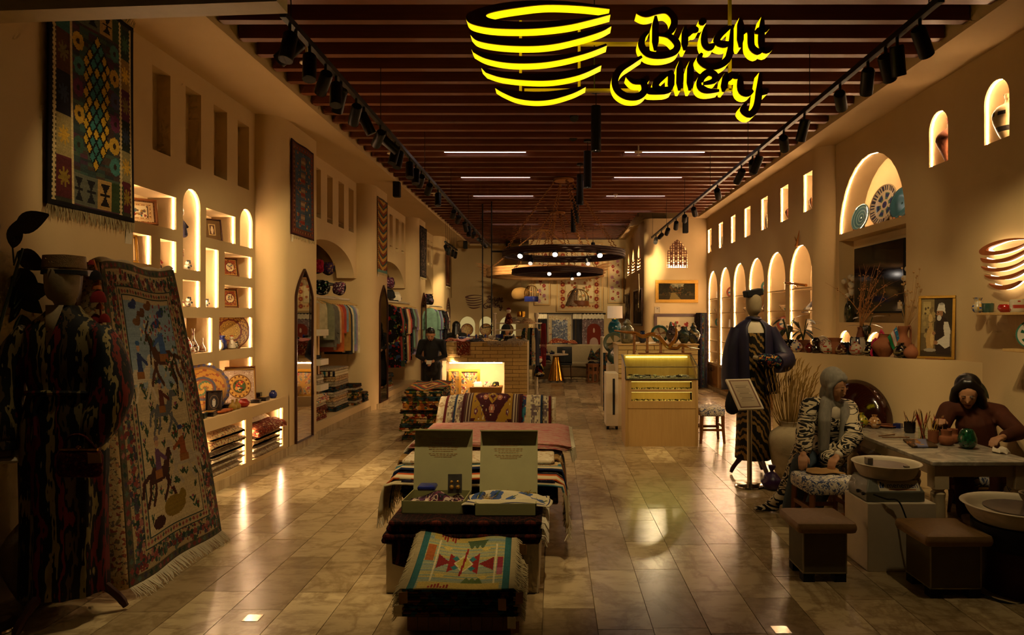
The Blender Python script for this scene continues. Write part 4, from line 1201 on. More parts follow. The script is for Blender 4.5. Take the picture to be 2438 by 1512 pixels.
# handbag hung from the sleeve, tassel ornament on the shoulder, and neighbours
carpet('bag_cloth', ['3a0c0c', '2a0a0a', '4a1a12', '240808', '5a2a1a'], 60, '3a0c0c')
p = V(-2.77, 4.05, .92)
t = thing('handbag', 'dark red carpet handbag with a brass clasp on the robed mannequin', 'bag', p)
MB().rbox(p.x - .13, p.x + .13, p.y - .035, p.y + .035, p.z, p.z + .16, .034).build('bag_body', 'bag_cloth', t)
MB().tube([p + V(-.11, -.01, .165), p + V(.11, -.01, .165)], .009, 8).ball(p + V(0, -.012, .178), .014, 8, 6).build('clasp', 'brass', t)
MB().tube(smooth([p + V(-.1, 0, .16), p + V(-.05, -.02, .24), p + V(.03, -.02, .25), p + V(.1, 0, .16)], 4), .007, 6).build('strap', 'bag_cloth', t)
price_tag(p + V(.11, -.04, .15), .07, .06, t, .2, 'kraft')
p = P(222, 618, 4.45)
t = thing('tassel_ornament', 'red and black tassel ornament hanging in front of the pictorial carpet', 'ornament', p - V(0, 0, .42))
mat('yarn_red', '7a1410', .95, bump=.5, scale=80); mat('yarn_black', '120c0c', .95); mat('yarn_orange', 'a0541c', .9)
mb = MB().tube([p, p + V(.03, 0, -.1), p + V(.05, 0, -.36)], .007, 6); mb.build('cord', 'yarn_orange', t)
for (dx, dz, r_, m_) in ((.0, -.02, .018, 'yarn_red'), (.03, -.1, .035, 'yarn_black'), (.035, -.17, .025, 'yarn_orange'), (.045, -.235, .045, 'yarn_red'), (.055, -.3, .022, 'yarn_orange'), (.03, -.38, .035, 'yarn_red'), (.085, -.375, .032, 'yarn_red')):
 MB().lathe([(.006, r_ * .9), (r_ * .7, r_ * .5), (r_, -r_ * .3), (r_ * 1.05, -r_ * .9), (.004, -r_ * .8)], 14, RT(p + V(dx, -.02, dz))).build('tassel', m_, t)
# broad-leaved plant, clay urn and sign stand at the left edge
t = thing('rubber_plant', 'tall dark broad-leaved plant at the left edge behind the robed mannequin', 'plant', (-3.44, 3.75, 0))
pot_l = MB().lathe([(.12, 0), (.15, .03), (.17, .3), (.18, .32), (.15, .32), (.14, .28)], 20, RT((-3.42, 3.75, 0))).build('planter', 'black_matte', t)
rr = random.Random(5); base = (-3.36, 4.5, .3)
MB().tube([(-3.42, 3.75, .28), (-3.46, 4.1, 1.2), (-3.42, 4.46, 2.3)], [.02, .016, .008], 7).build('trunk', 'stem_green', t)
for px, py, az, L in ((-8, 545, .35, .26), (20, 600, -.5, .24), (30, 640, -.9, .26), (5, 650, -1.9, .26), (40, 690, -.7, .24), (10, 720, -2.4, .24), (50, 750, -1.2, .26), (20, 790, -.4, .24), (0, 830, -1.5, .28), (45, 850, -.9, .26), (15, 900, -1.8, .26), (30, 590, 1.2, .2), (60, 700, .2, .2), (10, 960, -1.2, .28)):
 p = P(px, py, 4.5 + rr.uniform(-.05, .12)); p.x = max(p.x, -3.54); d = V(math.cos(az), -.25, math.sin(az)).normalized(); sx = d.cross(V(0, -1, 0)).normalized(); nn = sx.cross(d)
 lm = leaf_mesh(L, L * .33, .12); lm.v = [tuple(p + sx * q[0] + d * q[1] + nn * q[2]) for q in lm.v]; lm.build('leaf', 'leaf_dark', t, sharp=180)
 MB().tube([(-3.43, 4.4, p.z - .1), p], .005, 5).build('stem', 'stem_green', t)
mat('clay_pale', '9a8a6a', .8, bump=.3, scale=14)
pot('urn', 'large pale clay urn on the floor behind the robed mannequin', (-3.37, 4.55, 0), [(.14, 0), (.2, .1), (.3, .35), (.28, .55), (.18, .7), (.13, .76), (.16, .82)], 'clay_pale', 28, 'urn', s=.72)
def sign_stand(label, x, y, h, bw, bh, rz, tilt, lines):
 t = thing('sign_stand', label, 'sign stand', (x, y, 0))
 MB().lathe([(.15, 0), (.16, .006), (.155, .018), (.05, .024), (.03, .03)], 36, RT((x, y, 0))).build('base_plate', 'chrome', t)
 MB().cyl((x, y, .02), (x, y, h), .027, n=18).build('pole', 'chrome', t)
 m = RT((x, y - .02, h), rz, -tilt)
 MB().box(-bw / 2, bw / 2, -.012, .012, -bh * .1, bh * .95, M=m).build('board', 'white_paint', t, bevel=.004)
 c = CV(40, 60, 'a8977c', bh / bw); c.border(.03, .075, '6a4a3c', ['4a342c', '8a6a54'], .04, .012)
 for i in range(lines): c.rect(.2 + .08 * (i % 3 == 2), .8 - .1 * (i % 4 == 1), .78 - i * .055, .80 - i * .055, '7a6a58')
 MB().grid(lambda u, v: m @ Vector((-bw * .43 + u * bw * .86, -.0135, -bh * .06 + v * bh * .97)), 40, 60, c.a).build('printed_sheet', 'print', t)
 return t
sign_stand('chrome pole stand with a tilted printed board in front of the right mannequin', 2.15, 7.62, .88, .31, .4, .28, .75, 11)
sign_stand('chrome pole sign stand cut by the left edge beside the robed mannequin', -3.36, 4.12, 1.02, .32, .42, .5, .8, 9)
# ---- right mannequin
t = thing('mannequin', 'mannequin in a navy jacket, black cap and gold ikat skirt', 'mannequin', (2.36, 8.2, 0))
mann_head(t, 1.79, .98)
mat('navy_silk', '17132a', .5, var=.3, scale=14); mat('shirt_white', 'c8baa0', .8); carpet('embroidery', ['2a3450', 'a04a20', 'c08a30', '2a5a50', '1c1a30', '8a3a30'], 44, '1a1a30'); carpet('cap_cloth', ['0a0808', '0a0808', 'b8a888', '0a0808'], 55, '0a0808')
m_ = RT((0, 0, 2.112), 0, .05, -.2)
MB().box(-.098, .098, -.1, .085, 0, .078, M=m_).build('cap', 'velvet_black', t, world=False, bevel=.012)
garment(t, 'shirt', 'shirt_white', [(1.84, .062, .065, 0, 0), (1.78, .13, .09, 0, 0), (1.7, .17, .11, 0, 0), (1.5, .17, .12, 0, 0)])
garment(t, 'dress', 'ikat_gold', [(1.68, .13, .118, 0, -.012), (1.5, .168, .135, 0, -.004), (1.25, .15, .125, 0, 0), (1.1, .17, .14, 0, 0), (.9, .19, .16, 0, 0), (.5, .2, .17, 0, 0), (.2, .215, .18, 0, 0), (.19, .2, .17, 0, 0)], .03, 7)
def jacket(t, m, zs, n=40, open_=.5):
 mb = MB(); ring = []
 for z, rx, ry, op in zs:
  ring.append([(rx * (1 + .02 * math.cos(9 * a)) * math.cos(a), ry * (1 + .02 * math.cos(9 * a)) * math.sin(a), z) for a in [-PI / 2 + op + (2 * PI - 2 * op) * k / n for k in range(n + 1)]])
 mb.rings(ring, cap=False, closed=False); return mb.build('jacket', m, t, world=False, sharp=70, solid=.012)
jacket(t, 'navy_silk', [(1.84, .075, .075, .5), (1.79, .15, .1, .5), (1.74, .215, .13, .48), (1.6, .225, .155, .42), (1.3, .23, .16, .4), (1.1, .26, .18, .35), (.97, .28, .19, .3)])
MB().tube([(.075 * math.cos(a), .08 * math.sin(a), 1.845 + .01 * math.sin(a * 2)) for a in [2 * PI * k / 20 for k in range(20)]], .022, 8, closed=True).build('scarf', 'navy_silk', t, world=False)
sleeve(t, 'navy_silk', [(-.19, 0, 1.72), (-.26, -.02, 1.5), (-.29, -.04, 1.25), (-.28, -.06, 1.02)], [.08, .09, .1, .115])
sleeve(t, 'navy_silk', [(.19, 0, 1.72), (.29, -.02, 1.52), (.34, -.08, 1.36), (.2, -.2, 1.33)], [.08, .09, .13, .11])
sleeve(t, 'embroidery', [(.22, -.19, 1.34), (.1, -.22, 1.37), (.0, -.2, 1.39)], [.085, .075, .055], 'cuff')
sleeve(t, 'mannequin_cloth', [(.0, -.2, 1.39), (-.05, -.17, 1.4)], [.03, .02], 'hand')
tripod(t, .9, reach=.26, rot=.9)
p = V(2.06, 8.0, .74)
t = thing('shoulder_bag', 'black drawstring bag hanging from the navy jacket mannequin', 'bag', p)
MB().lathe(smooth([(.02, 0), (.075, .04), (.085, .14), (.05, .26), (.03, .3)], 3), 16, RT(p, s=(1, .5, 1))).build('bag_body', 'black_matte', t)
MB().tube(smooth([p + V(-.02, 0, .28), p + V(-.03, -.02, .36), p + V(.04, 0, .3)], 3), .006, 6).build('cord', 'black_matte', t)
price_tag(p + V(.05, -.04, .38), .05, .05, t, 0, 'kraft')
# ---- niche goods on the left wall
def cvq(w, h, f, bg='8a6a3a', asp=1, seed=2):
 c = CV(w, h, bg, asp, seed); f(c); return c
def mini(c):
 c.border(0, .05, '5a3a1c', ['b89a5a', '3a2414'], .06, .02); c.border(.09, .2, 'a8885a', ['6a3a20', 'c8b070', '4a3a24'], .05, .022); c.border(.2, .23, '3a2a1a'); c.rect(.24, .76, .24, .76, 'c0b088')
 c.scatter(30, ['7a3a2a', '3a5a5a', '8a6a2a', '5a4a3a'], .28, .72, .3, .6, .015, .05)
def oval(c):
 c.border(0, .06, '3a2414'); c.border(.06, .11, 'a07a3a', ['6a2a18'], .05, .015); c.scatter(70, ['8a5a24', '5a2a18', 'a8884a'], .1, .9, .1, .9, .02, .04); c.ell(.5, .5, .3, .28, '3a1a12'); c.ell(.5, .5, .27, .25, 'c0ac80'); c.scatter(18, ['7a3a2a', '3a5a5a', '5a4a3a'], .36, .64, .36, .66, .02, .05)
def NY(k, f=.5): a, b, z0, z1 = NICHE[k]; return a + (b - a) * f
def NZ(k): return NICHE[k][2]
XN = XL - .12
picture('framed_miniature', 'wide inlaid framed miniature in the top left lit niche', (XN, NY('pictures_top', .38), NZ('pictures_top')), .34, .27, cvq(40, 34, mini, 'b09a70', .8), .75, .3, 'mid_wood', .02)
picture('framed_miniature', 'narrow inlaid framed miniature in the lowest left lit niche beside the column', (XN, NY('picture_low', .5), NZ('picture_low')), .2, .28, cvq(30, 42, mini, 'b09a70', 1.4), .75, .25, 'gold_paint', .02)
picture('framed_miniature', 'dark framed miniature in the upper niche between the two arches', (XN, NY('pictures_upper', .55), NZ('pictures_upper')), .22, .27, cvq(34, 40, lambda c: (c.rect(0, 1, 0, 1, '5a4424'), c.rect(.28, .72, .22, .8, 'a8905c'), c.rect(.34, .66, .28, .74, '4a3020'), c.ell(.5, .5, .08, .2, 'c0ac88')), '5a4424', 1.2), .85, .22, 'dark_wood', .014)
picture('framed_miniature', 'small framed miniature behind the dark one between the two arches', (XN - .02, NY('pictures_upper', .16), NZ('pictures_upper')), .16, .22, cvq(24, 30, mini, 'b09a70', 1.3), 1.1, .3, 'mid_wood', .016)
for k, lb in (('box_upper', 'upper'), ('box_lower', 'lower')):
 picture('painted_miniature', 'painted panel with an oval figure in the %s of two niches beside the column' % lb, (XN, NY(k, .55), NZ(k)), .2, .25, cvq(34, 42, oval, '7a3a20', 1.2, 5 if lb == 'upper' else 9), .8, .28, 'mid_wood', .012)
 picture('painted_miniature', 'second painted panel standing behind in the %s niche beside the column' % lb, (XN - .05, NY(k, .2), NZ(k)), .16, .25, cvq(26, 40, oval, '8a6a3a', 1.5, 7), .9, .1, 'gold_paint', .014)
mat('porcelain', 'd0c4ac', .3, spec=.5); mat('ink_black', '0d0b0b', .5); mat('cobalt', '1a2466', .25, spec=.6); mat('tomato', 'a02c1c', .3, spec=.5)
def panda(k, f, lb, s=1, dx=0):
 p = V(XN + .06 + dx, NY(k, f), NZ(k)); t = thing('panda_figurine', lb, 'figurine', p)
 MB().ball(p + V(0, 0, .035 * s), .035 * s, 12, 8).ball(p + V(.01, -.02, .075 * s), .024 * s, 10, 7).build('body', 'porcelain', t)
 mb = MB()
 for dx_, dy_, dz in ((.015, .02, .1), (.02, -.03, .1), (.03, .02, .05), (.03, -.03, .03), (.032, -.012, .08)): mb.ball(p + V(dx_ * s, dy_ * s, dz * s), .012 * s, 8, 6)
 mb.build('ears_and_paws', 'ink_black', t)
panda('tall_arch', .55, 'panda figurine at the foot of the tall arched niche'); panda('cone', .6, 'panda figurine beside the patterned cone'); panda('slim', .4, 'panda figurine in the slim tall niche', .9)
panda('dish', .72, 'panda figurine under the large gilded dish, nearer the light', .8); panda('dish', .5, 'second panda figurine under the large gilded dish', .8, .05)
def doll(name, lb, p, s, m1, m2, head='porcelain'):
 t = thing(name, lb, 'doll', p)
 MB().lathe(smooth([(.02, .0), (.06, .02), (.05, .09), (.025, .16)], 3), 14, RT(p, s=s)).build('dress', m1, t)
 MB().ball(p + V(0, 0, .2 * s), .035 * s, 12, 8).build('head', head, t)
 MB().ball(p + V(0, .004, .222 * s), .034 * s, 12, 6, sz=.7).build('hat', m2, t)
 MB().tube([p + V(0, .03 * s, .15 * s), p + V(.03 * s, .07 * s, .09 * s)], .012 * s, 6).tube([p + V(0, -.03 * s, .15 * s), p + V(.03 * s, -.07 * s, .09 * s)], .012 * s, 6).build('arms', m1, t)
yy = NY('tall_arch', .3)
doll('puppet', 'blue robed puppet with a white head hanging in the tall arched niche', V(XN + .02, yy, NZ('tall_arch') + .34), 1.35, 'carpet_navy', 'porcelain')
doll('puppet', 'lower patterned puppet hanging in the tall arched niche', V(XN + .02, yy - .03, NZ('tall_arch') + .12), 1.0, 'suzani_cloth', 'carpet_red')
doll('puppet', 'small standing doll in the niche above the carpet top', V(XN + .02, NY('bottle', .3), NZ('bottle')), 1.0, 'carpet_red', 'gold_paint')
one(MB().lathe([(.1, 0), (.09, .01), (.012, .24), (.002, .25)], 18, RT((XN, NY('cone', .25), NZ('cone')))), 'patterned_cone', 'suzani_cloth', 'orange patterned cone in the niche left of the slim one', 'ornament')
BOT = [(.02, 0), (.055, .01), (.06, .07), (.03, .13), (.016, .17), (.015, .25), (.022, .27)]
def dots(bg, *cs):
 rr = random.Random(len(bg) + len(cs)); g = {}
 def f(v, a):
  k = (int(v * 12), int(a * 14))
  if k not in g: g[k] = rr.choice(cs) if rr.random() < .4 else bg
  return g[k]
 return f
pot('bottle', 'white and red tall bottle at the near end of the bottle niche', (XN, NY('bottles', .42), NZ('bottles')), BOT, 'glaze', 16, 'bottle', dots('c8b8a0', 'a03020', 'c8b8a0'), s=1.5)
pot('bottle', 'round bellied bottle with a long neck in the bottle niche', (XN, NY('bottles', .72), NZ('bottles')), BOT, 'glaze', 16, 'bottle', dots('b8a080', '4a2418', '8a5a3a'), s=1.0)
pot('bottle', 'little eared bottle nearest the light in the bottle niche', (XN + .04, NY('bottles', .9), NZ('bottles')), BOT, 'glaze', 14, 'bottle', dots('b89a80', '7a3a2a'), s=.6)
pot('bottle', 'small squat bottle in front of the tall white one', (XN + .07, NY('bottles', .52), NZ('bottles')), BOT, 'glaze', 14, 'bottle', dots('c0a888', '9a4a2a'), s=.5)
pot('vase', 'small cobalt blue vase in front of the gilded dish', (XN + .06, NY('dish', .22), NZ('dish')), [(.03, 0), (.055, .03), (.05, .1), (.025, .14), (.04, .17)], 'cobalt', 16, 'vase')
pot('vase', 'small white vase at the near side of the gilded dish', (XN + .08, NY('dish', .1), NZ('dish')), [(.02, 0), (.045, .03), (.04, .08), (.02, .1), (.03, .12)], 'porcelain', 16, 'vase')
doll('figurine', 'little upright figurine in front of the gilded dish', V(XN + .09, NY('dish', .42), NZ('dish')), .7, 'porcelain', 'yarn_orange')
def gilt(q, a):
 if q > .94: return '6a3a1c'
 if q > .62: return ('b08436' if (int(a * 48) + int(q * 14)) % 3 else '5a3014') if (int(q * 26) % 2) else '8a5a24'
 if q > .55: return '6a2418'
 return 'c09a48' if (int(a * 24) + int(q * 18)) % 2 else '8a6a30'
plate('gilded_dish', 'large gilded wooden dish in the lit niche beside the column', (XN + .02, NY('dish', .58), NZ('dish')), .23, gilt, .8, .22, 60, 22, scallop=0, cat='dish', m='paint')
def gold2(q, a):
 if q > .93: return '5a4a3a' if int(a * 60) % 2 else '3a3a6a'
 if q > .84: return '8a6430'
 if q > .5: return 'b07f2c' if (int(a * 36) + int(q * 16)) % 4 else '8a4a20'
 if q > .42: return '4a4a5a'
 if q > .38: return '7a3a24'
 return ['b8903c', '4a6a4a', '8a5a2a', 'b8903c'][int(a * 9 + q * 12) % 4]
plate('gilded_dish', 'scalloped gold dish with a blue rim standing on the white counter', (XN + .16, NY('gold_dish', .6), ZCT + .001), .27, gold2, .55, .25, 64, 22, scallop=.025, cat='dish', m='paint')
def tile_c(c):
 c.rect(0, 1, 0, 1, '9a8470'); c.scatter(260, ['b8a898', '7a5a50', 'a89080'], .02, .98, .02, .98, .012, .018)
 c.disc(.5, .5, .4, '5a3c1c'); c.disc(.5, .5, .37, '9a7434');
 for i in range(28): c.disc(.5 + .305 * math.cos(i * PI / 14), .5 + .305 * math.sin(i * PI / 14), .03, '5a3414' if i % 2 else 'b0883c')
 c.disc(.5, .5, .22, '4a2a18'); c.disc(.5, .5, .2, '3c4c2c'); c.scatter(26, ['8a2c1c', 'b87a30', '2a4a6a', 'b0a070', '24301c'], .36, .64, .36, .64, .02, .05)
picture('inlaid_tile', 'square inlaid panel with a painted round dish on a small easel', (XN + .17, NY('tile_dish', .48), ZCT + .001), .36, .42, cvq(70, 80, tile_c, '9a8470', 1.1), .62, .2, 'gold_paint', .008, cat='panel')
picture('empty_frame', 'thin wooden frame standing behind the square inlaid panel', (XN + .07, NY('tile_dish', .75), ZCT + .001), .36, .44, cvq(8, 8, lambda c: None, 'a88a60'), .62, .12, 'mid_wood', .02)
# small goods along the white counter, placed from the near end
mat('lacquer', '140d0a', .25, spec=.6); mat('lacquer_red', '3a120c', .3, spec=.6); mat('lacquer_green', '1c2c24', .3, spec=.6)
XCt = XC - .1
def cbox(lb, px, w, d, h, m, lid='gold_paint', rz=.2, x=XCt, openlid=False):
 y = YX(px, x); t = thing('lacquer_box', lb, 'box', (x, y, ZCT + .0012), rz)
 MB().box(-d / 2, d / 2, -w / 2, w / 2, 0, h * .7).build('box_body', m, t, world=False, bevel=.003)
 if openlid: MB().box(-d / 2 - .012, -d / 2, -w / 2, w / 2, h * .6, h * .6 + d).build('box_lid', m, t, world=False, bevel=.003)
 else:
  MB().box(-d / 2 - .002, d / 2 + .002, -w / 2 - .002, w / 2 + .002, h * .72, h).build('box_lid', m, t, world=False, bevel=.003)
  MB().box(-d / 2 + .012, d / 2 - .012, -w / 2 + .012, w / 2 - .012, h, h + .002).build('lid_ornament', lid, t, world=False)
for a in (('flat green lacquer box at the near end of the counter', 478, .1, .1, .06, 'lacquer_green', 'carpet_beige'), ('black lacquer box with a gold lid beside the green one', 499, .16, .12, .05, 'lacquer'), ('wide black lacquer box behind the gold lidded one', 497, .2, .12, .035, 'lacquer', 'lacquer', .1, XCt - .12),
  ('small cube lacquer box before the wooden slippers', 518, .07, .08, .05, 'lacquer', 'brass'), ('long flat lacquer tray box under the square panel', 556, .2, .1, .03, 'lacquer_red', 'gold_paint', .1, XCt - .1), ('low black box with a price label past the red pot', 610, .12, .1, .04, 'lacquer', 'lacquer_red'),
  ('black box stacked next to the far end of the counter', 628, .14, .1, .05, 'lacquer', 'gold_paint', .05), ('thin red lacquer case near the column', 640, .16, .08, .025, 'lacquer_red', 'lacquer_red', .2, XCt - .08), ('flat brown case lying behind the black boxes', 600, .22, .1, .03, 'lacquer_red', 'gold_paint', .15, XCt - .1)):
 cbox(*a)
cbox('open black lacquer box with its lid up next to the dark icon', 540, .14, .1, .1, 'lacquer', openlid=True, x=XCt - .06); cbox('open black lacquer box with its lid up beside the column', 612, .12, .1, .12, 'lacquer', openlid=True, x=XCt - .16)
picture('lacquer_icon', 'dark lacquered icon panel leaning on the white counter', (XCt - .06, YX(522, XCt), ZCT + .001), .17, .25, cvq(26, 38, lambda c: (c.border(0, .1, '241812'), c.ell(.5, .5, .32, .34, '4a3c2a'), c.ell(.5, .5, .28, .3, '1c1a1a'), c.ell(.5, .45, .12, .2, '8a8a80')), '17100c', 1.45), .35, .15, 'lacquer', .012)
for i, (px, m_) in enumerate(((531, 'yarn_orange'), (541, 'yarn_orange'))):
 y = YX(px, XC - .05); one(MB().ball((XC - .07, y, ZCT + .022), .05, 14, 8, sz=.44, sy=1.5).ball((XC - .05, y + .08, ZCT + .02), .028, 10, 6, sz=.7), 'wooden_slipper', m_, ('nearer' if i == 0 else 'farther') + ' orange wooden slipper ornament on the counter edge', 'ornament')
mat('squash', 'a8842c', .35, spec=.5)
for px, lb, m_ in ((556, 'yellow gourd ornament on the counter edge', 'squash'), (566, 'green tinted gourd ornament lying beside the yellow one', 'squash')):
 y = YX(px, XC - .06); one(MB().lathe(smooth([(.01, 0), (.04, .012), (.042, .05), (.016, .085), (.012, .12)], 3), 14, RT((XC - .07, y, ZCT + .001))), 'gourd', m_, lb, 'ornament')
pot('lidded_pot', 'small red lacquered pot on the counter edge', (XC - .07, YX(580, XC - .07), ZCT + .001), [(.03, 0), (.06, .025), (.062, .06), (.04, .085), (.046, .095)], 'tomato', 18, 'pot')
pot('vase', 'tiny turquoise jar at the far end of the counter', (XC - .1, YX(650, XC - .1), ZCT + .001), [(.03, 0), (.05, .03), (.045, .07), (.025, .09), (.03, .1)], 'cobalt', 16, 'vase', lambda v, a: '2f5a5a' if int(v * 9) % 2 else '4a7a70')
# carpets folded in the two lower niches
def heap(k, specs, where):
 y0, y1, z0, z1 = NICHE[k]; z = z0; tot = sum(q[0] for q in specs)
 for i, (h, m_, ov, roll) in enumerate(specs):
  h *= .54 / tot
  x0, x1 = XC - .44, XC + ov
  j = RND.uniform(0, .03)
  mb = MB()
  pts = []
  for q in range(13):      # drooping fold profile
   f = q / 12; pts.append((x0 + (x1 - x0) * f, z + h / 2 - max(0, f - .75) * h * .5 + .012 * math.sin(f * 5 + i)))
  rings = []
  for q, (xx, zz) in enumerate(pts):
   tp = 1 if q < 11 else (.85 if q == 11 else .3)
   w0, w1 = y0 + .02 + j, y1 - .02 - RND.uniform(0, .01)
   n_ = 18; rg = []
   for s_ in range(n_):
    a = 2 * PI * s_ / n_; ca, sa = math.cos(a), math.sin(a); e = .5
    sx = abs(ca) ** e * (1 if ca > 0 else -1); sz = abs(sa) ** (e * 1.6) * (1 if sa > 0 else -1)
    wave = .02 * math.sin(s_ * .9 + i * 2 + q * .5)
    rg.append((xx, (w0 + w1) / 2 + (w1 - w0) / 2 * sx, zz + (h * .5 * tp) * sz + wave * (1 if roll else .4)))
   rings.append(rg)
  mb.rings(rings)
  one(mb, 'folded_carpet', m_, '%s folded carpet from the bottom in the %s lit floor niche' % (ORDS[i], where), 'carpet', 'carpets in the lit floor niches', sharp=70)
  z += h * .84
heap('carpets_near', [(.075, 'carpet_grey', -.02, 0), (.05, 'carpet_grey', .0, 0), (.045, 'carpet_white', .01, 0), (.06, 'carpet_grey', .0, 1), (.05, 'carpet_white', -.06, 0), (.075, 'carpet_beige', .02, 1), (.085, 'carpet_beige', .0, 1)], 'near')
heap('carpets_far', [(.08, 'carpet_grey', .0, 0), (.04, 'carpet_white', .0, 0), (.055, 'carpet_beige', -.02, 1), (.055, 'carpet_beige', .0, 1), (.12, 'carpet_red', .06, 1), (.09, 'carpet_white', -.14, 1)], 'far')
# ---- rugs and mirrors on the columns
def column_rug(i, ya, yb, z0, z1, cv, label, x=XC + .02):
 t = thing('column_rug', label, 'rug', (x, (ya + yb) / 2, z0))
 sheet(cv, flat_fn((x, ya, z0), (0, yb - ya, 0), (0, 0, z1 - z0), .008, i), 'woven_field', t, solid=.01)
 fringe((x, ya, z0), (x, yb, z0), .05, t, n=36); price_tag((x + .005, ya + .04, z0 - .01), .06, .09, t, PI / 2)
c1 = CV(50, 95, '33424e', 1.95, 4); c1.border(0, .05, '2f0c0a'); c1.border(.05, .16, '5a2c1a', ['7a5a2c', '38485a', '2c1a14', '8a3a1c'], .05, .025)
for i in range(150): u, v = c1.r.uniform(.18, .82), c1.r.uniform(.1, .9); w, h = c1.r.uniform(.02, .07), c1.r.uniform(.008, .03); c1.rect(u, u + w, v, v + h, c1.r.choice(['8a4a1c', '7a2a18', '4a3c34', '9a7a3c', '3a4c5c', '2a3440', '8a6a4c']))
c1.rect(.42, .58, .14, .86, '6a5040')
for i in range(14): c1.rect(.43, .57, .15 + i * .05, .18 + i * .05, ['7a2a18', '8a7050', '3a4450'][i % 3])
c1.age(.3)
c2 = CV(46, 110, '3a3a22', 2.4, 5)
for i in range(-12, 24):
 for k, col in enumerate(('7a3a1c', 'b08a3c', '2c4a44', '5a2014', '8a6a2c')):
  c2.dia(.5, i * .11 + k * .022, .62 - k * .09, .12 - k * .022, col)
c2.border(0, .07, '6a3a1a', ['b08a3c', '2c4a44'], .07, .03); c2.rect(0, 1, 0, .04, '5a7a70'); c2.age(.3)
c3 = CV(40, 110, '2a2420', 2.6, 6); c3.scatter(500, ['4a4038', '1a1818', '5a4a40', '2a2a30', '6a5448'], 0, 1, 0, 1, .02, .05); c3.border(0, .08, '1c1410'); c3.age(.3)
c4 = CV(40, 110, '5a2a1c', 2.6, 7); c4.border(0, .09, '3a140e'); c4.border(.09, .2, '8a6a4a'); c4.rect(.3, .7, .1, .9, '7a3a24'); c4.dia(.5, .5, .18, .3, 'a07a50'); c4.age(.3)
for i, (cv_, l, r_, yt, ybm, lb) in enumerate(((c1, 690, 745, 348, 566, 'blue and rust picture rug hung on the first left column'), (c2, 897, 921, 475, 650, 'long zigzag kilim hung on the second left column'), (c3, 999, 1014, 541, 661, 'dark grey rug hung on the third left column'), (c4, 1060.5, 1071, 583, 682, 'narrow rust rug hung on the fourth left column'))):
 ya, yb = YX(l, XC), YX(r_, XC)
 column_rug(i, ya, yb, PZ(ybm, (ya + yb) / 2), PZ(yt, (ya + yb) / 2), cv_, lb)
for i, (l, r_, yt, ybm) in enumerate(((701, 742, 640, 1066), (902, 921, 679, 966), (1002, 1013, 697, 905), (1062, 1070, 709, 880))):
 ya, yb = YX(l, XC), YX(r_, XC); ym = (ya + yb) / 2; z1 = PZ(yt, ym); z0 = .10 if i else .09; z0 = max(PZ(ybm, ya), .106)
 t = thing('wall_mirror', 'pointed-arch standing mirror on the %s left column' % ORDS[i], 'mirror', (XC, ym, z0))
 o_ = arch(ya, yb, z0, z1, rise=.42, point=.6, n=20); cyy, czz = ym, (z0 + z1) / 2
 i_ = [(ym + (a - ym) * .93, czz + (b - czz) * .985) for a, b in o_]
 fn = lambda a, b, d: Vector((XC + d, a, b))
 MB().prism(o_, fn, .002, .035, holes=[i_]).build('mirror_frame', 'dark_wood', t)
 MB().prism(i_, fn, .004, .018).build('mirror_glass', 'mirror', t)
# ================================================================== CLOTHES ALCOVES
def cloth_rail(x, y0, y1, z, label):
 t = thing('clothes_rail', label, 'clothes rail', (x, (y0 + y1) / 2, z))
 MB().cyl((x, y0, z), (x, y1, z), .022, n=12).build('rail', 'white_paint', t)
 for y in (y0 + .05, y1 - .05): MB().tube([(x, y, z), (x - .3, y, z + .06), (XA + .005, y, z + .06)], .012, 8).build('bracket', 'white_paint', t)
def garment_on_rail(x, y, z, w, L, m, label, group, coat=False, tagm=None):
 t = thing('hanging_garment', label, 'garment', (x, y, z - L), RND.uniform(-.12, .12), group)
 MB().tube(smooth([(0, 0, L + .02), (.012, 0, L + .035), (0, 0, L - .02)], 3), .003, 5).tube([(-w * .42, 0, L - .1), (0, 0, L - .03), (w * .42, 0, L - .1)], .011, 6).build('hanger', 'oak', t, world=False)
 mb = MB(); top = L - .05
 lev = []
 for i in range(9):
  f = i / 8; zz = top * (1 - f)
  ww = w * (.2 + .32 * min(1, f * 6)) if f < .17 else w * (.5 + .05 * f * (1 if coat else -.3))
  lev.append((zz if f else top - .005, ww, .018 + .012 * min(1, f * 4) + (.014 * f if coat else 0), 0, 0))
 mb.rings(rings_body(lev, 22, [0, .02, .05, .08, .1, .1, .12, .12, .12], 7, RND.random() * 6))
 mb.build('cloth', m, t, world=False, sharp=80)
 if coat:
  for s in (-1, 1): MB().tube([(s * w * .44, 0, top - .09), (s * w * .56, -.02, top * .72), (s * w * .55, -.04, top * .5)], [.035, .045, .05], 8).build('sleeve', m, t, world=False)
 if tagm: price_tag((w * .2, -.04, .1), .05, .07, t, 0, world=False)
 return t
cols = {'orange': 'a04c10', 'rust': '8a2a12', 'sage': '6a6a50', 'greyprint': '5a5448', 'black': '0c0b0b', 'lilac': '7a6a88', 'sky': '5a6c78', 'cream': 'a89a78', 'gold': '8a6420', 'green': '24341c', 'red': '7a1a14', 'violet': '3a2a5a', 'mint': '5a7a6a', 'navy': '1a1c30', 'peach': 'a8845c'}
for k, c in cols.items(): mat('silk_' + k, c, .7, var=.35, scale=7, sheen=.2)
carpet('print_multi', ['b8a888', '0e0c0c', '7a1a14', '2a3a5a', 'a08a3a', '243a24', 'c0b090'], 12, '14110f'); carpet('print_floral', ['8a3a4a', '3a4a6a', 'b8a898', '4a2a4a', 'a89a88', '20202a'], 16, 'a0947c'); carpet('print_dark', ['0c0b0c', '3a2a2a', '4a4450', '141216', '5a2a34'], 14, '100e10')
cloth_rail(-4.03, 11.55, 13.6, 2.215, 'white rail of scarves behind the first left column')
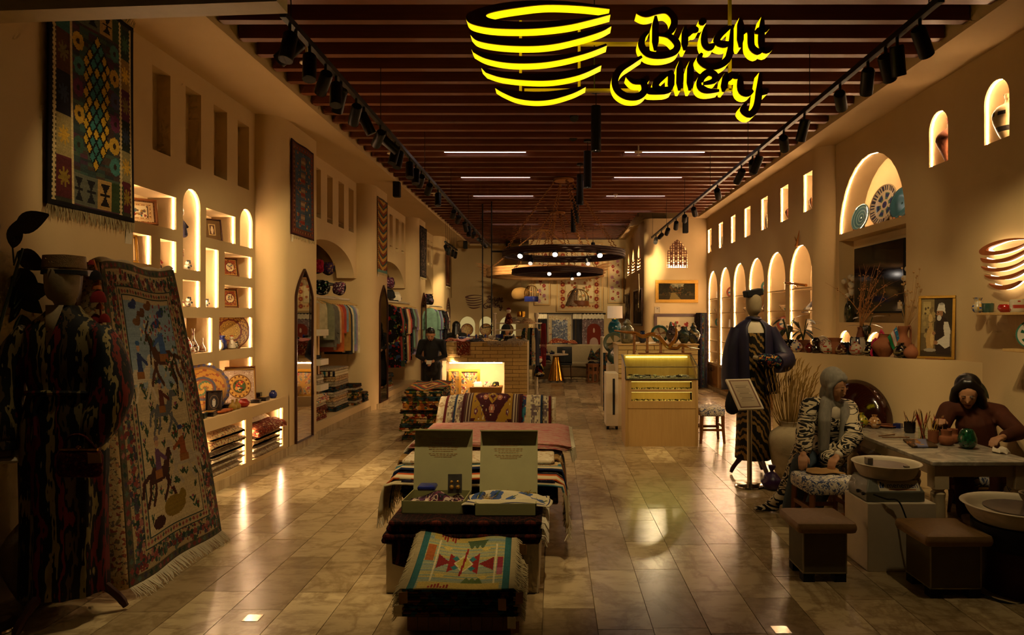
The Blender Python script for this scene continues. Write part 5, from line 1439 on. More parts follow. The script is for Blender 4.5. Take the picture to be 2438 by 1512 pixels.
G1 = [('cream', .62, 'cream triangular patterned'), ('cream', .55, 'pale beige'), ('sage', .72, 'sage green'), ('greyprint', .85, 'grey printed'), ('greyprint', .8, 'dark grey'), ('peach', .78, 'brown striped'), ('orange', .95, 'long orange embroidered'), ('rust', .62, 'bright orange red'), ('sky', .6, 'pale blue'), ('gold', .95, 'golden brown'), ('black', 1.02, 'black'), ('cream', 1.0, 'patterned ivory'), ('sky', .85, 'light blue green'), ('lilac', .98, 'lilac floral'), ('cream', 1.02, 'long pale floral')]
for i, (c, L, d) in enumerate(G1):
 garment_on_rail(-4.03, 11.66 + i * .132, 2.2, .5 if i > 1 else .36, L, 'silk_' + c, '%s scarf, %s from the near end of the first clothes rail' % (d, ORDS[i]), 'scarves on the first rail', tagm=i in (2, 6, 10, 14))
cloth_rail(-3.80, 15.7, 18.2, 2.24, 'white rail of coats behind the second left column')
for i, (m_, L, d) in enumerate((('print_multi', 1.5, 'multicoloured print'), ('silk_red', 1.35, 'red and black'), ('silk_green', 1.5, 'dark green'), ('print_multi', 1.45, 'white and red print'), ('silk_black', 1.4, 'black'), ('silk_peach', 1.45, 'brown patterned'), ('silk_rust', 1.4, 'rust embroidered'), ('print_dark', 1.4, 'dark printed'), ('silk_black', 1.25, 'black short'), ('silk_mint', 1.1, 'mint and black'), ('silk_greyprint', 1.15, 'grey'), ('silk_lilac', 1.3, 'lilac grey'), ('silk_cream', 1.25, 'cream coloured'))):
 garment_on_rail(-3.80, 15.9 + i * .18, 2.22, .5, L, m_, '%s robe, %s from the near end of the second rail' % (d, ORDS[i]), 'robes on the second rail', True)
cloth_rail(-3.62, 20.0, 22.3, 2.22, 'white rail of robes behind the man')
for i, (m_, d) in enumerate((('silk_mint', 'white and green'), ('silk_violet', 'violet'), ('silk_sky', 'light blue'), ('print_multi', 'flowered'), ('print_dark', 'black printed'), ('silk_black', 'black'), ('print_dark', 'grey dotted'), ('print_floral', 'pink patterned'))):
 garment_on_rail(-3.62, 20.2 + i * .26, 2.2, .5, 1.3, m_, '%s robe, %s from the near end of the rail behind the man' % (d, ORDS[i]), 'robes on the third rail', True)
# shelf post, hats and textiles of the first alcove
t = thing('display_post', 'pale wooden post with three white shelves beside the first mirror', 'shelf', (-3.93, 11.0, .23))
MB().box(-3.98, -3.90, 11.45, 11.53, .23, 2.1).build('post', 'oak', t)
for i, py in enumerate((792, 862, 922)): MB().box(-4.2, -3.72, 11.05, 11.44, PZ(py, 11.25) - .05, PZ(py, 11.25) + .05).build('shelf', 'white_paint', t, bevel=.004)
one(MB().rbox(-3.97, -3.80, 11.1, 11.35, PZ(862, 11.25) + .052, PZ(862, 11.25) + .11, .03).rbox(-3.97, -3.87, 11.1, 11.2, PZ(862, 11.25) + .1, PZ(862, 11.25) + .24, .02), 'shoe', 'black_matte', 'black shoe on the middle white shelf beside the mirror', 'shoe')
rug_pile(-4.15, -3.76, 11.1, 11.4, PZ(922, 11.25) + .052, PZ(922, 11.25) + .2, 3, ['carpet_grey', 'carpet_white'], 'folded_shawl', lambda i: '%s folded grey shawl from the bottom on the lowest white shelf' % ORDS[i], 'shawl', 'shawls on the lowest shelf')
wh = 'in the tall pile in the first alcove'
rug_pile(-4.25, -3.78, 12.0, 12.75, .232, .98, 9, lambda i: ['kilim_dark', 'carpet_grey', 'carpet_beige', 'carpet_grey', 'kilim_dark', 'carpet_grey', 'carpet_beige', 'stripe_rug', 'carpet_grey'][i], 'folded_kilim', lambda i: '%s folded rug from the bottom %s' % (ORDS[i], wh), 'rug', 'rugs on the first bench', .03)
rug_pile(-4.2, -3.70, 10.75, 11.35, .232, .64, 6, lambda i: ['carpet_red', 'kilim_mix', 'carpet_red', 'carpet_white', 'suzani_cloth', 'suzani_cloth'][i], 'folded_suzani', lambda i: '%s folded bright textile from the bottom in the near pile of the first alcove' % ORDS[i], 'textile', 'bright textiles on the first bench', .03)
rug_pile(-4.1, -3.66, 12.85, 13.25, .232, .62, 8, ['kilim_dark', 'kilim_mix', 'carpet_grey'], 'folded_kilim', lambda i: '%s folded kilim from the bottom in the low pile beside the tall one' % ORDS[i], 'rug', 'low pile on the first bench', .02)
rug_pile(-4.0, -3.64, 13.35, 13.7, .232, .42, 2, ['kilim_dark'], 'folded_kilim', lambda i: '%s small dark kilim at the far end of the first bench' % ('lower', 'upper')[i], 'rug', None, .02)
rug_pile(-4.0, -3.66, 15.2, 15.8, .232, .62, 4, ['kilim_mix', 'kilim_dark', 'carpet_grey'], 'folded_kilim', lambda i: '%s folded kilim from the bottom on the bench behind the second mirror' % ORDS[i], 'rug', 'kilims on the second bench')
def cap(lb, px, py, y, m, s=.11, rx=1.2, rz=.3):
 p = P(px, py, y); t = thing('skullcap', lb, 'hat', p)
 mt = RT(p, rz, rx)
 MB().rings([[(q * (math.cos(a) if abs(math.cos(a)) > .0 else 0) * (1 - .12 * math.cos(4 * a)) * s / .11, q * math.sin(a) * (1 - .12 * math.cos(4 * a)) * s / .11, z * s / .11) for a in [2 * PI * k / 24 for k in range(24)]] for q, z in ((.1, -.05), (.105, -.045), (.1, .02), (.07, .06), (.01, .075))], M=mt).build('crown', m, t)
 MB().lathe([(.098 * s / .11, -.052 * s / .11), (.108 * s / .11, -.05 * s / .11), (.108 * s / .11, -.03 * s / .11), (.1 * s / .11, -.028 * s / .11)], 24, mt).build('band', 'velvet_black', t)
carpet('hat_red', ['7a1424', 'a08a3a', '6a1020', '8a1c3a'], 34, '7a1424'); carpet('hat_green', ['0c0c0c', '3a6a3a', 'c0b8a0', '0a0a0a'], 30, '0b0b0b'); carpet('hat_pink', ['9a3a5a', 'b8a8a0', '2a1a2a', '7a2a4a'], 40, '4a2a3a'); carpet('hat_purple', ['3a2440', '8a6a30', '5a2a34', '2a2a5a'], 34, '3a2440')
cap('red skullcap under the first alcove arch', 754, 632, 12.4, 'hat_red', .14); cap('purple and gold skullcap hanging beside the red one', 780, 638, 12.9, 'hat_purple', .13, 1.3, -.4)
cap('black skullcap with green flowers on the alcove peg', 766, 683, 12.0, 'hat_green', .14, 1.35, .2); cap('pink patterned skullcap at the end of the peg', 806, 686, 12.6, 'hat_pink', .13, 1.4, -.5); cap('straw coloured skullcap mostly hidden by the first column', 750, 678, 12.3, 'linen', .12)
one(MB().bar(P(745, 668, 12.7), P(812, 679, 12.9), .02, .03).bar(P(812, 679, 12.9), V(XA + .005, 12.9, PZ(679, 12.9)), .02, .02), 'hat_peg', 'black_metal', 'black peg bar holding skullcaps above the first rail', 'peg')
cap('dark curly hat above the second clothes rail', 926, 700, 16.6, 'velvet_black', .16, .3); cap('white fur hat beside the dark one above the second rail', 941, 706, 16.9, 'shirt_white', .16, .4); cap('spotted cap under the second alcove arch', 926, 672, 17.0, 'hat_pink', .15, 1.2); cap('dark cap above the rail behind the man', 1018, 712, 21.0, 'print_dark', .2, .8)
# ================================================================== CENTRE: CARPET TABLE
def layer(fn, nu, nv, name, m, label, cat='rug', group=None, solid=.012, **k):
 return one(MB().grid(fn, nu, nv), name, m, label, cat, group, sharp=75, solid=solid, **k)
one(MB().box(-1.13, -.10, 4.66, 7.95, 0, .335), 'display_plinth', 'white_paint', 'low white plinth under the pile of carpets', 'plinth', bevel=.006)
# dark folded carpets at the front
n = NT('bokhara'); a, b, c_ = n.xyz(n.coord())
g1 = ((a * 3.2).fract() - .5).abs(); g2 = ((b * 3.4).fract() - .5).abs(); d = (g1 * 1.15).max(g2); dd = (g1 + g2)
c = n.mix((dd < .42), '120a0a', '3c1a10'); c = n.mix((dd < .36), c, '140c0b'); c = n.mix((dd < .2), c, '4a1c10'); c = n.mix(((a * 26).fract() > .86), c, '2a1410'); c = n.mix((n.noise(n.coord(), 60, 2) > .6), c, '33160e')
n.bump(n.noise(n.coord(), 240, 2), .4, .004); M['bokhara'] = n.done(c, .95, spec=.1)
z = .337
for i, h in enumerate((.045, .04, .05, .035)):
 mb = MB(); y0 = 4.60 - .02 * (i % 2) + .03 * (i == 0); x0, x1 = -1.16 + .02 * i, -.09 + .01 * (i % 2)
 mb.rbox(x0, x1, y0, 5.6 + .02 * i, z, z + h, h * .49)
 o = one(mb, 'folded_carpet', 'bokhara', '%s dark red carpet from the bottom at the front of the plinth' % ORDS[i], 'carpet', 'dark carpets under the gift boxes')
 f = MB()
 for k in range(34):
  y = y0 + .04 + k * .028; f.tube([(x1 - .02, y, z + h * .6), (x1 + .02, y, z + h * .4), (x1 + .045, y + RND.uniform(-.01, .01), z - .03)], [.005, .005, .003], 4)
 f.build('fringe', 'fringe_white', o); z += h
ZD = z
layer(lambda u, v: Vector((-1.08 + .4 * u, 4.655 - .02 * math.sin(PI * v) - .006, .44 - .23 * v * (1 + .12 * math.sin(u * 5)))), 14, 10, 'carpet_corner', 'bokhara', 'dark carpet corner hanging over the plinth front', 'carpet')
# gift boxes
mat('sage_box', '84804f', .7, var=.05); mat('box_inner', 'a8a274', .7, var=.05); mat('straw', '9a7a30', .9)
def gift_box(label, x, y, w, d, h, rz, lid_l, lean):
 t = thing('gift_box', label, 'box', (x, y, ZD + .001), rz); th = .006
 MB().box(-w / 2, w / 2, 0, d, 0, th).box(-w / 2, w / 2, 0, th, 0, h).box(-w / 2, w / 2, d - th, d, 0, h).box(-w / 2, -w / 2 + th, 0, d, 0, h).box(w / 2 - th, w / 2, 0, d, 0, h).build('tray', 'sage_box', t, world=False)
 m = RT((0, d + .005, h * .7), 0, -lean)
 MB().box(-w / 2, w / 2, -.004, .004, 0, lid_l, M=m).build('lid', 'box_inner', t, world=False)
 MB().box(-w / 2, w / 2, -.065, .0, lid_l - .004, lid_l + .004, M=m @ RT((0, 0, 0))).build('lid_flap', 'sage_box', t, world=False)
 p = MB()
 for i, (a, ln) in enumerate(((.86, .5), (.83, .4), (.79, .42), (.77, .3), (.72, .52), (.69, .5), (.66, .36), (.62, .5), (.595, .44), (.57, .3))):
  for q in range(8):
   x0 = -ln * w / 2 + ln * w * q / 8; p.box(x0, x0 + ln * w / 8 * RND.uniform(.6, .9), -.0055, -.004, a * lid_l - .0018, a * lid_l + .0018, M=m)
 p.build('printed_text', 'kraft', t, world=False)
 return t
gift_box('sage green gift box with an open lid on the dark carpets, holding purple scarves', -.835, 4.76, .43, .32, .085, -.05, .46, .12)
gift_box('sage green gift box with an open lid and straw beside the purple scarves', -.33, 4.70, .42, .32, .085, .0, .46, .2)
def crumple(name, m, label, x0, x1, y0, y1, z0, amp, seed, cat='cloth', parent=None, drape=0, cv=None):
 r = random.Random(seed); ph = [r.uniform(0, 6.3) for _ in range(6)]
 def fn(u, v):
  w = math.sin(u * 9 + ph[0] + v * 3) * .5 + math.sin(v * 8 + ph[1] + u * 4) * .35 + math.sin((u + v) * 13 + ph[2]) * .25
  e = min(u, 1 - u, v, 1 - v) * 6; e = min(1, e)
  return Vector((x0 + (x1 - x0) * u + .012 * math.sin(v * 7 + ph[3]), y0 + (y1 - y0) * v + .01 * math.sin(u * 9 + ph[4]), z0 + amp * (.9 + .7 * w) * (.25 + .75 * e) - drape * max(0, u - .75) * 4))
 mb = MB().grid(fn, cv.w, cv.h, cv.a) if cv else MB().grid(fn, 34, 22)
 return one(mb, name, m, label, cat, sharp=180, solid=.005)
ikat('ikat_purple', ['4a1c4a', '2a0c10', 'a89480', '4a0c28', '120a10', '6a1a5a'], (7, 7, 7), 1.3, 1.5)
crumple('scarf', 'ikat_purple', 'purple and dark red ikat scarf folded in the left gift box', -1.03, -.65, 4.78, 5.04, ZD + .03, .06, 3)
one(MB().rbox(-.97, -.84, 4.9, 5.02, ZD + .12, ZD + .155, .015), 'trinket_box', 'cobalt', 'small dark blue trinket box on the purple scarf', 'box')
p = V(-.71, 4.96, ZD + .09)
t = thing('earring_card', 'grey card with a pair of gold earrings in the left gift box', 'earrings', p, .1)
MB().box(-.05, .05, -.002, .002, 0, .135, M=RT(rx=-.25)).build('card', 'steel', t, world=False)
for s in (-1, 1): MB().ball((s * .022, -.012, .085), .011, 8, 6).ball((s * .022, -.004, .045), .017, 10, 6).build('earring', 'gold_paint', t, world=False)
cvb = CV(70, 46, 'b9ac8a', .6, 4); cvb.border(.03, .045, '2a2a4a')
for u, v in ((.16, .3), (.34, .6), (.5, .28), (.68, .62), (.84, .3), (.88, .75), (.14, .75)): cvb.flower(u, v, .085, '3c4f7a', '26345a', 6); cvb.line([(u, v), (u + .09, v + .12)], .008, '3a4a24')
crumple('suzani_napkin', 'weave', 'cream cloth with blue embroidered flowers lying over the right gift box', -.62, -.02, 4.72, 4.98, ZD + .05, .055, 8, cv=cvb)
mb = MB()
for _ in range(240):
 q = V(RND.uniform(-.5, -.16), RND.uniform(4.86, 5.0), ZD + .06 + RND.random() * .03); mb.tube([q, q + V(RND.uniform(-.03, .03), RND.uniform(-.02, .02), RND.uniform(-.01, .03)), q + V(RND.uniform(-.05, .05), RND.uniform(-.03, .03), 0)], .0015, 3)
tag(mb.build('packing_straw', 'straw'), 'golden packing straw in the right gift box', 'straw', kind='stuff')
# striped rugs behind the boxes, draping over both sides
def draped(i, x0, x1, y0, y1, z, m, label, drop_l, drop_r, fr=True, group=None):
 W_ = x1 - x0
 def fn(u, v):
  s = -drop_l + (W_ + drop_l + drop_r) * u; y = y0 + (y1 - y0) * v + .012 * math.sin(u * 7 + i)
  if s < 0: return Vector((x0 - .03 - .05 * (1 - math.exp(s * 8)) + .01 * math.sin(v * 9 + i), y, z + s * .97 - .02 * math.sin(v * 5 + i)))
  if s > W_: return Vector((x1 + .03 + .05 * (1 - math.exp(-(s - W_) * 8)) + .01 * math.sin(v * 9 + i), y, z - (s - W_) * .97 - .02 * math.sin(v * 6 + i)))
  return Vector((x0 + s, y, z + .008 * math.sin(u * 12 + i) + .03 * math.sin(PI * v) * 0))
 o = layer(fn, 40, 14, 'striped_rug', m, label, 'rug', group, .014)
 if fr:
  f = MB()
  for q in range(46):
   for u, dr in ((0, drop_l), (1, drop_r)):
    if dr <= 0: continue
    p = fn(u, (q + .5) / 46); f.tube([p, p + V(RND.uniform(-.015, .015), RND.uniform(-.015, .015), -.05), p + V(RND.uniform(-.03, .03), RND.uniform(-.02, .02), -.1)], [.006, .005, .003], 4)
  f.build('fringe', 'fringe_white', o)
 return o
rug_pile(-1.24, .02, 5.62, 7.15, .337, .70, 7, lambda i: ['carpet_grey', 'stripe_rug', 'carpet_beige', 'carpet_white', 'stripe_rug', 'carpet_beige', 'carpet_white'][i], 'folded_rug', lambda i: '%s folded rug from the bottom in the middle of the plinth' % ORDS[i], 'rug', 'rugs in the middle of the plinth', .02)
stripes('stripe_blue', ['c0b08a', 'c0b08a', '1c2440', 'c0b08a', '3f6a74', 'b8a880', 'c0b08a'], 1, 2.2); stripes('stripe_orange', ['b8a880', 'a84c1c', 'b8a880', 'c0b08a', 'a84c1c', '20202c', 'b8a880'], 1, 2.6); stripes('stripe_brown', ['9a7a48', '8a6a3c', '1a1a20', 'c0b08a', '9a7a48', '6a4a2a'], 1, 1.7)
z = .712
for i, (y0, y1, dl, dr, m_, d) in enumerate(((5.2, 6.3, .24, .34, 'stripe_blue', 'cream rug with navy stripes'), (5.28, 6.1, .2, .3, 'stripe_orange', 'cream rug with orange stripes'), (5.5, 6.4, .16, .42, 'stripe_blue', 'cream and blue fringed rug'), (5.72, 6.5, .14, .3, 'stripe_brown', 'camel coloured rug with dark stripes'))):
 draped(i, -1.25, .03, y0, y1, z - .11 + i * .028, m_, '%s draped behind the gift boxes' % d, dl, dr, group='striped rugs draped over the plinth')
rug_pile(-1.16, .0, 5.24, 5.62, .482, .62, 3, ['carpet_navy', 'carpet_red', 'carpet_navy'], 'folded_rug', lambda i: '%s dark folded rug from the bottom just behind the gift boxes' % ORDS[i], 'rug', 'dark rugs behind the gift boxes', .015)
n = NT('pink_rug'); nz = n.noise(n.mapping(n.coord(), (3, 14, 8)), 4, 6, .7); c = n.ramp(nz, [(.3, 'a84a50'), (.45, 'c07672'), (.55, 'c4a48e'), (.7, 'b8625f')]); n.bump(n.noise(n.coord(), 240, 2), .4, .004); M['pink_rug'] = n.done(c, .95, spec=.1)
for i in range(5):
 zz = .735 + i * .009
 o = layer(lambda u, v: Vector((-1.27 + 1.38 * u + .01 * i, 6.0 + 1.15 * v + .01 * math.sin(u * 6 + i), zz + .012 * math.sin(u * 4) - .03 * max(0, .12 - v) - .1 * max(0, u - .93) * 3)), 24, 10, 'pink_rug', 'pink_rug', '%s faded pink rug from the bottom lying across the pile' % ORDS[i], 'rug', 'faded pink rugs', .008)
 f = MB()
 for k in range(60):
  for s in (0, 1):
   y = 6.02 + k * .0185; xx = -1.27 + .01 * i if s == 0 else .11 + .01 * i
   f.tube([(xx, y, zz - .03 * s), (xx + (s * 2 - 1) * .03, y, zz - .04), (xx + (s * 2 - 1) * .05, y + RND.uniform(-.02, .02), zz - .14)], [.005, .005, .003], 4)
 f.build('fringe', 'fringe_white', o)
# rugs laid over the rear hump, the topmost with a burgundy and gold medallion
def hump(x0, x1, off):
 def fn(u, v):
  y = 7.10 + .62 * v if v < .7 else 7.534 + .5 * (v - .7); h = .70 + .30 * math.sin(min(1, v / .7) * PI / 2) ** .9 if v < .7 else 1.0 - (v - .7) * .35
  return Vector((x0 + (x1 - x0) * u, y - off * .5, h + off + .006 * math.sin(u * 5)))
 return fn
one(MB().rbox(-1.2, .02, 7.22, 7.93, .34, .9, .1), 'folded_rug', 'carpet_white', 'thick white folded rug under the medallion rugs', 'rug')
def bordered(seed, a, b):
 c = CV(80, 36, 'bfae8c', .42, seed); c.rect(0, .03, 0, 1, a); c.rect(.97, 1, 0, 1, a); c.scatter(200, ['8a7a68', 'a89878', '6a4a4a', 'c8bc9c'], .04, .13, 0, 1, .008, .014); c.scatter(200, ['8a7a68', '6a5a5a', 'c8bc9c'], .87, .96, 0, 1, .008, .014)
 c.rect(.14, .16, 0, 1, b); c.rect(.84, .86, 0, 1, b); c.scatter(90, ['22305a', '4a2a44', 'a05a44', '2f6a7a'], .2, .26, 0, 1, .012, .02); c.scatter(90, ['22305a', '4a2a44', 'a05a44', '2f6a7a'], .74, .8, 0, 1, .012, .02); return c.age(.2)
mc = CV(84, 50, '9a7420', .55, 3); mc.border(0, .05, '3c0a10')
for s in (0, 1): mc.rect(.05 if not s else .83, .17 if not s else .95, 0, 1, '4a3028'); mc.rect(.08 if not s else .86, .1 if not s else .88, 0, 1, 'b0a084'); mc.rect(.13 if not s else .91, .14 if not s else .92, 0, 1, 'b0a084')
mc.poly([(.2, 0), (.3, .25), (.42, .34), (.5, .12), (.58, .34), (.7, .25), (.8, 0)], '9a7420')
mc.dia(.5, .52, .30, .62, '3c0a12'); mc.dia(.5, .52, .1, .2, '9a7420'); mc.dia(.5, .52, .05, .1, '4a1420')
for u, v in ((.38, .5), (.62, .5), (.5, .8), (.5, .25)): mc.flower(u, v, .045, 'a86a50', 'c8b890', 6)
for u, v in ((.24, .2), (.76, .2), (.24, .8), (.76, .8), (.3, .5), (.7, .5)): mc.flower(u, v, .03, '5a2440', 'b8a88c', 5)
mc.scatter(60, ['c0b088', '6a2a1c', '5a3a50'], .2, .8, .05, .95, .006, .012); mc.rect(.05, .95, .0, .06, '8a7a74')
for i, (x0, x1, cv_, lb) in enumerate(((-1.22, .02, None, 'plain white rug spread under the bordered rugs at the rear'), (-1.15, -.03, bordered(2, '5a1414', '5a1414'), 'wide cream rug with dark red borders under the medallion rug'), (-1.05, -.12, bordered(5, '22304a', 'c0b08a'), 'cream rug with blue floral borders under the medallion rug'), (-.965, -.335, mc, 'burgundy and gold medallion rug on top of the rear pile'))):
 fn = hump(x0, x1, .012 * i + .002)
 if cv_: tag(sheet(cv_, fn, 'draped_rug', solid=.01), lb, 'rug')
 else: one(MB().grid(fn, 30, 20), 'draped_rug', 'carpet_white', lb, 'rug', sharp=180, solid=.01)
# front stack of kilims on a crate
t = thing('wooden_crate', 'low wooden crate under the front stack of small kilims', 'crate', (-.55, 4.32, 0))
for k in range(10): MB().box(-.86 + k * .0625, -.80 + k * .0625, 4.06, 4.075, .02, .10).build('slat', 'rustic', t)
MB().box(-.86, -.24, 4.076, 4.6, .012, .10).build('crate_body', 'rustic', t); MB().box(-.80, -.3, 4.1, 4.56, 0, .012).build('runner', 'dark_wood', t)
z = .102
for i in range(10):
 h = .0165; mb = MB().rbox(-.88 + RND.uniform(-.02, .02), -.24 + RND.uniform(-.03, .03), 4.05 + RND.uniform(-.015, .015), 4.60, z, z + h, .008)
 o = one(mb, 'small_kilim', 'kilim_dark', '%s small kilim from the bottom in the front stack on the crate' % ORDS[i], 'kilim', 'small kilims on the crate')
 f = MB()
 for k in range(26):
  for s in (-1, 1):
   y = 4.07 + k * .02; x = -.56 + s * .32; f.tube([(x, y, z + .01), (x + s * .04, y, z + .005), (x + s * .07, y + RND.uniform(-.02, .02), z - RND.uniform(0, .05))], [.004, .004, .002], 4)
 f.build('fringe', 'fringe', o); z += h
kc = CV(100, 74, '8a8a62', .72, 6)
for j in range(74): kc.rect(.07, .93, j / 74, (j + 1) / 74, kc.r.choice(['6f7a66', '7a8468', '88865c', '6a7670', '9a8a4c']))
kc.rect(.09, .9, 0, .14, 'a08a42'); kc.rect(.12, .7, .85, 1, '9a8440'); kc.rect(0, .07, 0, 1, '24504e'); kc.rect(.93, 1, 0, 1, '24504e')
for i in range(7): kc.rect(.2 + i * .03, .218 + i * .03, .02, .06 + .015 * (i % 4), '7a2416'); kc.rect(.2 + i * .03, .218 + i * .03, .9 - .03 * (i % 3), 1, '7a2416')
for u in (.56, .62, .68): kc.poly([(u - .05, .14), (u, .26), (u + .05, .14)], '4a5a2c'); kc.poly([(u - .06, .88), (u, .74), (u + .06, .88)], '3c4a2c')
kc.line([(.2, .16), (.2, .84)], .008, 'b0a27a'); kc.line([(.84, .14), (.84, .8)], .008, 'b0a27a')
kc.poly([(.22, .38), (.22, .62), (.36, .5)], '6a1612'); kc.poly([(.82, .38), (.82, .6), (.66, .5)], '6a1612')
kc.poly([(.34, .32), (.5, .5), (.34, .66)], '741a14'); kc.poly([(.66, .32), (.5, .5), (.66, .68)], '741a14'); kc.poly([(.34, .32), (.66, .68), (.66, .32), (.34, .66)], '741a14'); kc.dia(.5, .5, .1, .16, 'b0a27a'); kc.dia(.5, .5, .085, .13, '9a8a3c'); kc.dia(.41, .42, .04, .05, '24605e'); kc.dia(.41, .58, .04, .05, '24605e'); kc.dia(.59, .42, .04, .05, '24605e'); kc.dia(.59, .58, .04, .05, '24605e'); kc.line([(.48, .28), (.52, .74)], .012, '741a14')
for u, v in ((.28, .26), (.72, .26), (.3, .74), (.72, .74)): kc.dia(u, v, .06, .035, 'a8924a')
kc.rect(.86, .92, .42, .6, '7a2430'); kc.rect(.86, .92, .3, .42, '8a4a54'); kc.rect(.08, .17, .5, .75, '8a4a1c'); kc.age(.25)
def topk(u, v): return Vector((-.865 + .60 * u - .03 * v * (u - .5), 4.045 + .58 * v, z + .004 + .17 * v ** 1.5 + .012 * math.sin(u * 7 + v * 2) * (.3 + v) - .035 * u * v))
t = thing('top_kilim', 'pale teal and yellow kilim with a red lozenge on top of the front stack', 'kilim', (-.56, 4.3, z))
sheet(kc, topk, 'woven_field', t, solid=.008)
f = MB()
for k in range(60):
 for u, s in ((0, -1), (1, 1)):
  p = topk(u, (k + .5) / 60); f.tube([p, p + V(s * .03, 0, .002), p + V(s * .07, RND.uniform(-.02, .02), -.03)], [.004, .004, .002], 4)
f.build('fringe', 'fringe', t)
for x, y, zz, rz, m_ in ((-.87, 4.0, .27, .3, 'kraft'), (-.90, 3.99, .2, .1, 'paper'), (-.30, 4.0, .23, -.15, 'kraft'), (-.245, 3.99, .13, -.1, 'paper'), (-.225, 4.0, .10, .2, 'kraft'), (-.2, 4.02, .26, .5, 'kraft'), (-.20, 4.45, .4, -.3, 'kraft')): price_tag((x, y, zz), .048, .07, t, rz, m_)
# kilim stack in front of the brick counter
rug_pile(-2.32, -1.68, 10.55, 11.5, 0.001, .74, 11, lambda i: 'kilim_mix' if i % 3 else 'kilim_dark', 'folded_kilim', lambda i: '%s folded kilim from the bottom in the stack before the brick counter' % ORDS[i], 'kilim', 'kilims stacked before the brick counter', .045)
kt = CV(50, 50, '3a3a22', 1, 9)
for i, q in enumerate(('7a2414', 'b07a2c', '2c4a44', '8a2c18', 'b89a50', '5a1a14')): kt.dia(.5, .5, .7 - i * .11, .7 - i * .11, q)
kt.scatter(60, ['b07a2c', '2c4a44', '7a2414', '47551f'], 0, 1, 0, 1, .01, .03); kt.age(.3)
tag(sheet(kt, flat_fn((-2.28, 10.6, .755), (.58, .04, .01), (.02, .85, .06), .012), 'folded_kilim', solid=.01), 'bright diamond kilim lying on top of the stack before the brick counter', 'kilim')
# ================================================================== BRICK COUNTERS AND SHOWCASE
mat('pale_brick', 'b3985c', .8, var=.1, scale=30, bump=.2, rv=.28); mat('mortar', '6a5530', .9)
CYF = 14.5
def cpath(s):
 """front line of the counter, s from its right end; the left end bends back"""
 L0 = 1.05; Rr = .95
 if s <= L0: return Vector((-.56 - s, CYF, 0)), Vector((-1, 0, 0))
 a = (s - L0) / Rr; return Vector((-.56 - L0 - Rr * math.sin(a), CYF + Rr * (1 - math.cos(a)), 0)), Vector((-math.cos(a), math.sin(a), 0))
ZB1, ZN0, ZN1 = 1.345, .20, .93
t = thing('brick_counter', 'pale brick sales counter with a lit shelf opening', 'counter', (-1.4, 15, 0))
pts = [cpath(i * .1)[0] for i in range(19)]
poly_ = [(p.x, p.y + .03) for p in pts] + [(-2.36, 15.6), (-.56, 15.6)]
up_ = lambda a, b, d: Vector((a, b, d))
MB().prism(poly_, up_, ZN1, ZB1 - .005).prism(poly_, up_, 0, ZN0).box(-1.04, -.56, CYF + .03, 15.6, ZN0, ZN1).box(-2.36, -.56, 15.35, 15.6, ZN0, ZN1).box(-2.42, -2.34, 15.0, 15.6, ZN0, ZN1).build('counter_body', 'cream_paint', t)
MB().prism([(a, b - .045) for a, b in poly_[:-2]] + poly_[-2:], up_, ZB1 - .005, ZB1 + .015).build('counter_top', 'cream_paint', t)
mo = [(p.x, p.y + .012) for p in pts] + [(p.x, p.y + .031) for p in pts[::-1]]
MB().prism(mo, up_, ZN1 - .002, ZB1 - .006).box(-1.042, -.56, CYF + .012, CYF + .031, 0, ZN1).build('mortar_bed', 'mortar', t)
def brick(s0, s1, z):
 c, d = cpath((s0 + s1) / 2); L = s1 - s0 - .008
 o = MB().box(-L / 2, L / 2, -.008, .022, .004, .076).build('brick', 'pale_brick', t, world=False, bevel=.003, bseg=1)
 o.matrix_parent_inverse = wm(t).inverted(); o.location = (c.x, c.y + .022, z); o.rotation_euler = (0, 0, math.atan2(d.y, d.x))
z = ZB1 - .085; row = 0
while z > ZN1 - .03:
 s = -.31 * (.5 if row % 2 else 0);
 while s < 1.75: brick(max(s, 0), min(s + .31, 1.8), z); s += .31
 z -= .08; row += 1
while z > .0:
 for a, b in (((0, .31), (.31, .48)) if row % 2 else ((0, .17), (.17, .48))): brick(a, b, z)
 z -= .08; row += 1
MB().box(-2.2, -1.1, 14.62, 14.66, ZN1 - .03, ZN1 - .012).build('light_strip', 'niche_light', t)
# goods in the opening
def lattice(c):
 c.rect(0, 1, 0, 1, '6a5a3c'); c.scatter(200, ['5a1c18', '2a2a22', 'b0a080', '3a4a4a', '8a7a5a'], 0, 1, 0, 1, .03, .08)
 for i in range(8): a = i * PI / 4; c.line([(.5, .42), (.5 + .7 * math.cos(a), .42 + .7 * math.sin(a))], .05, '8a6a30')
 c.disc(.5, .42, .18, '8a6a30')
picture('carved_lattice', 'carved gilt framed panel leaning at the back of the counter opening', P(1088, 944, 15.0), .36, .6, cvq(36, 54, lattice, '6a5a3c', 1.6), .15, .12, 'gold_paint', .06, 'panel', False)
picture('carved_lattice', 'carved gilt framed panel leaning in front in the counter opening', P(1117, 946, 14.75), .46, .6, cvq(40, 50, lattice, '6a5a3c', 1.3), 0, .12, 'gold_paint', .06, 'panel', False)
mat('wicker', '7a5a2a', .8, bump=.8, scale=30)
bx, by, bz = PX(1158, 14.7), 14.72, ZN0 + .002
t = thing('wicker_basket', 'rectangular wicker basket in the lit counter opening', 'basket', (bx, by, bz))
MB().rings([[(bx + a * w, by + b * d, bz + z_) for a, b in ((-1, -1), (1, -1), (1, 1), (-1, 1))] for z_, w, d in ((0, .3, .16), (.2, .34, .19), (.2, .315, .165), (.03, .285, .14))], cap=True).build('basket_body', 'wicker', t)
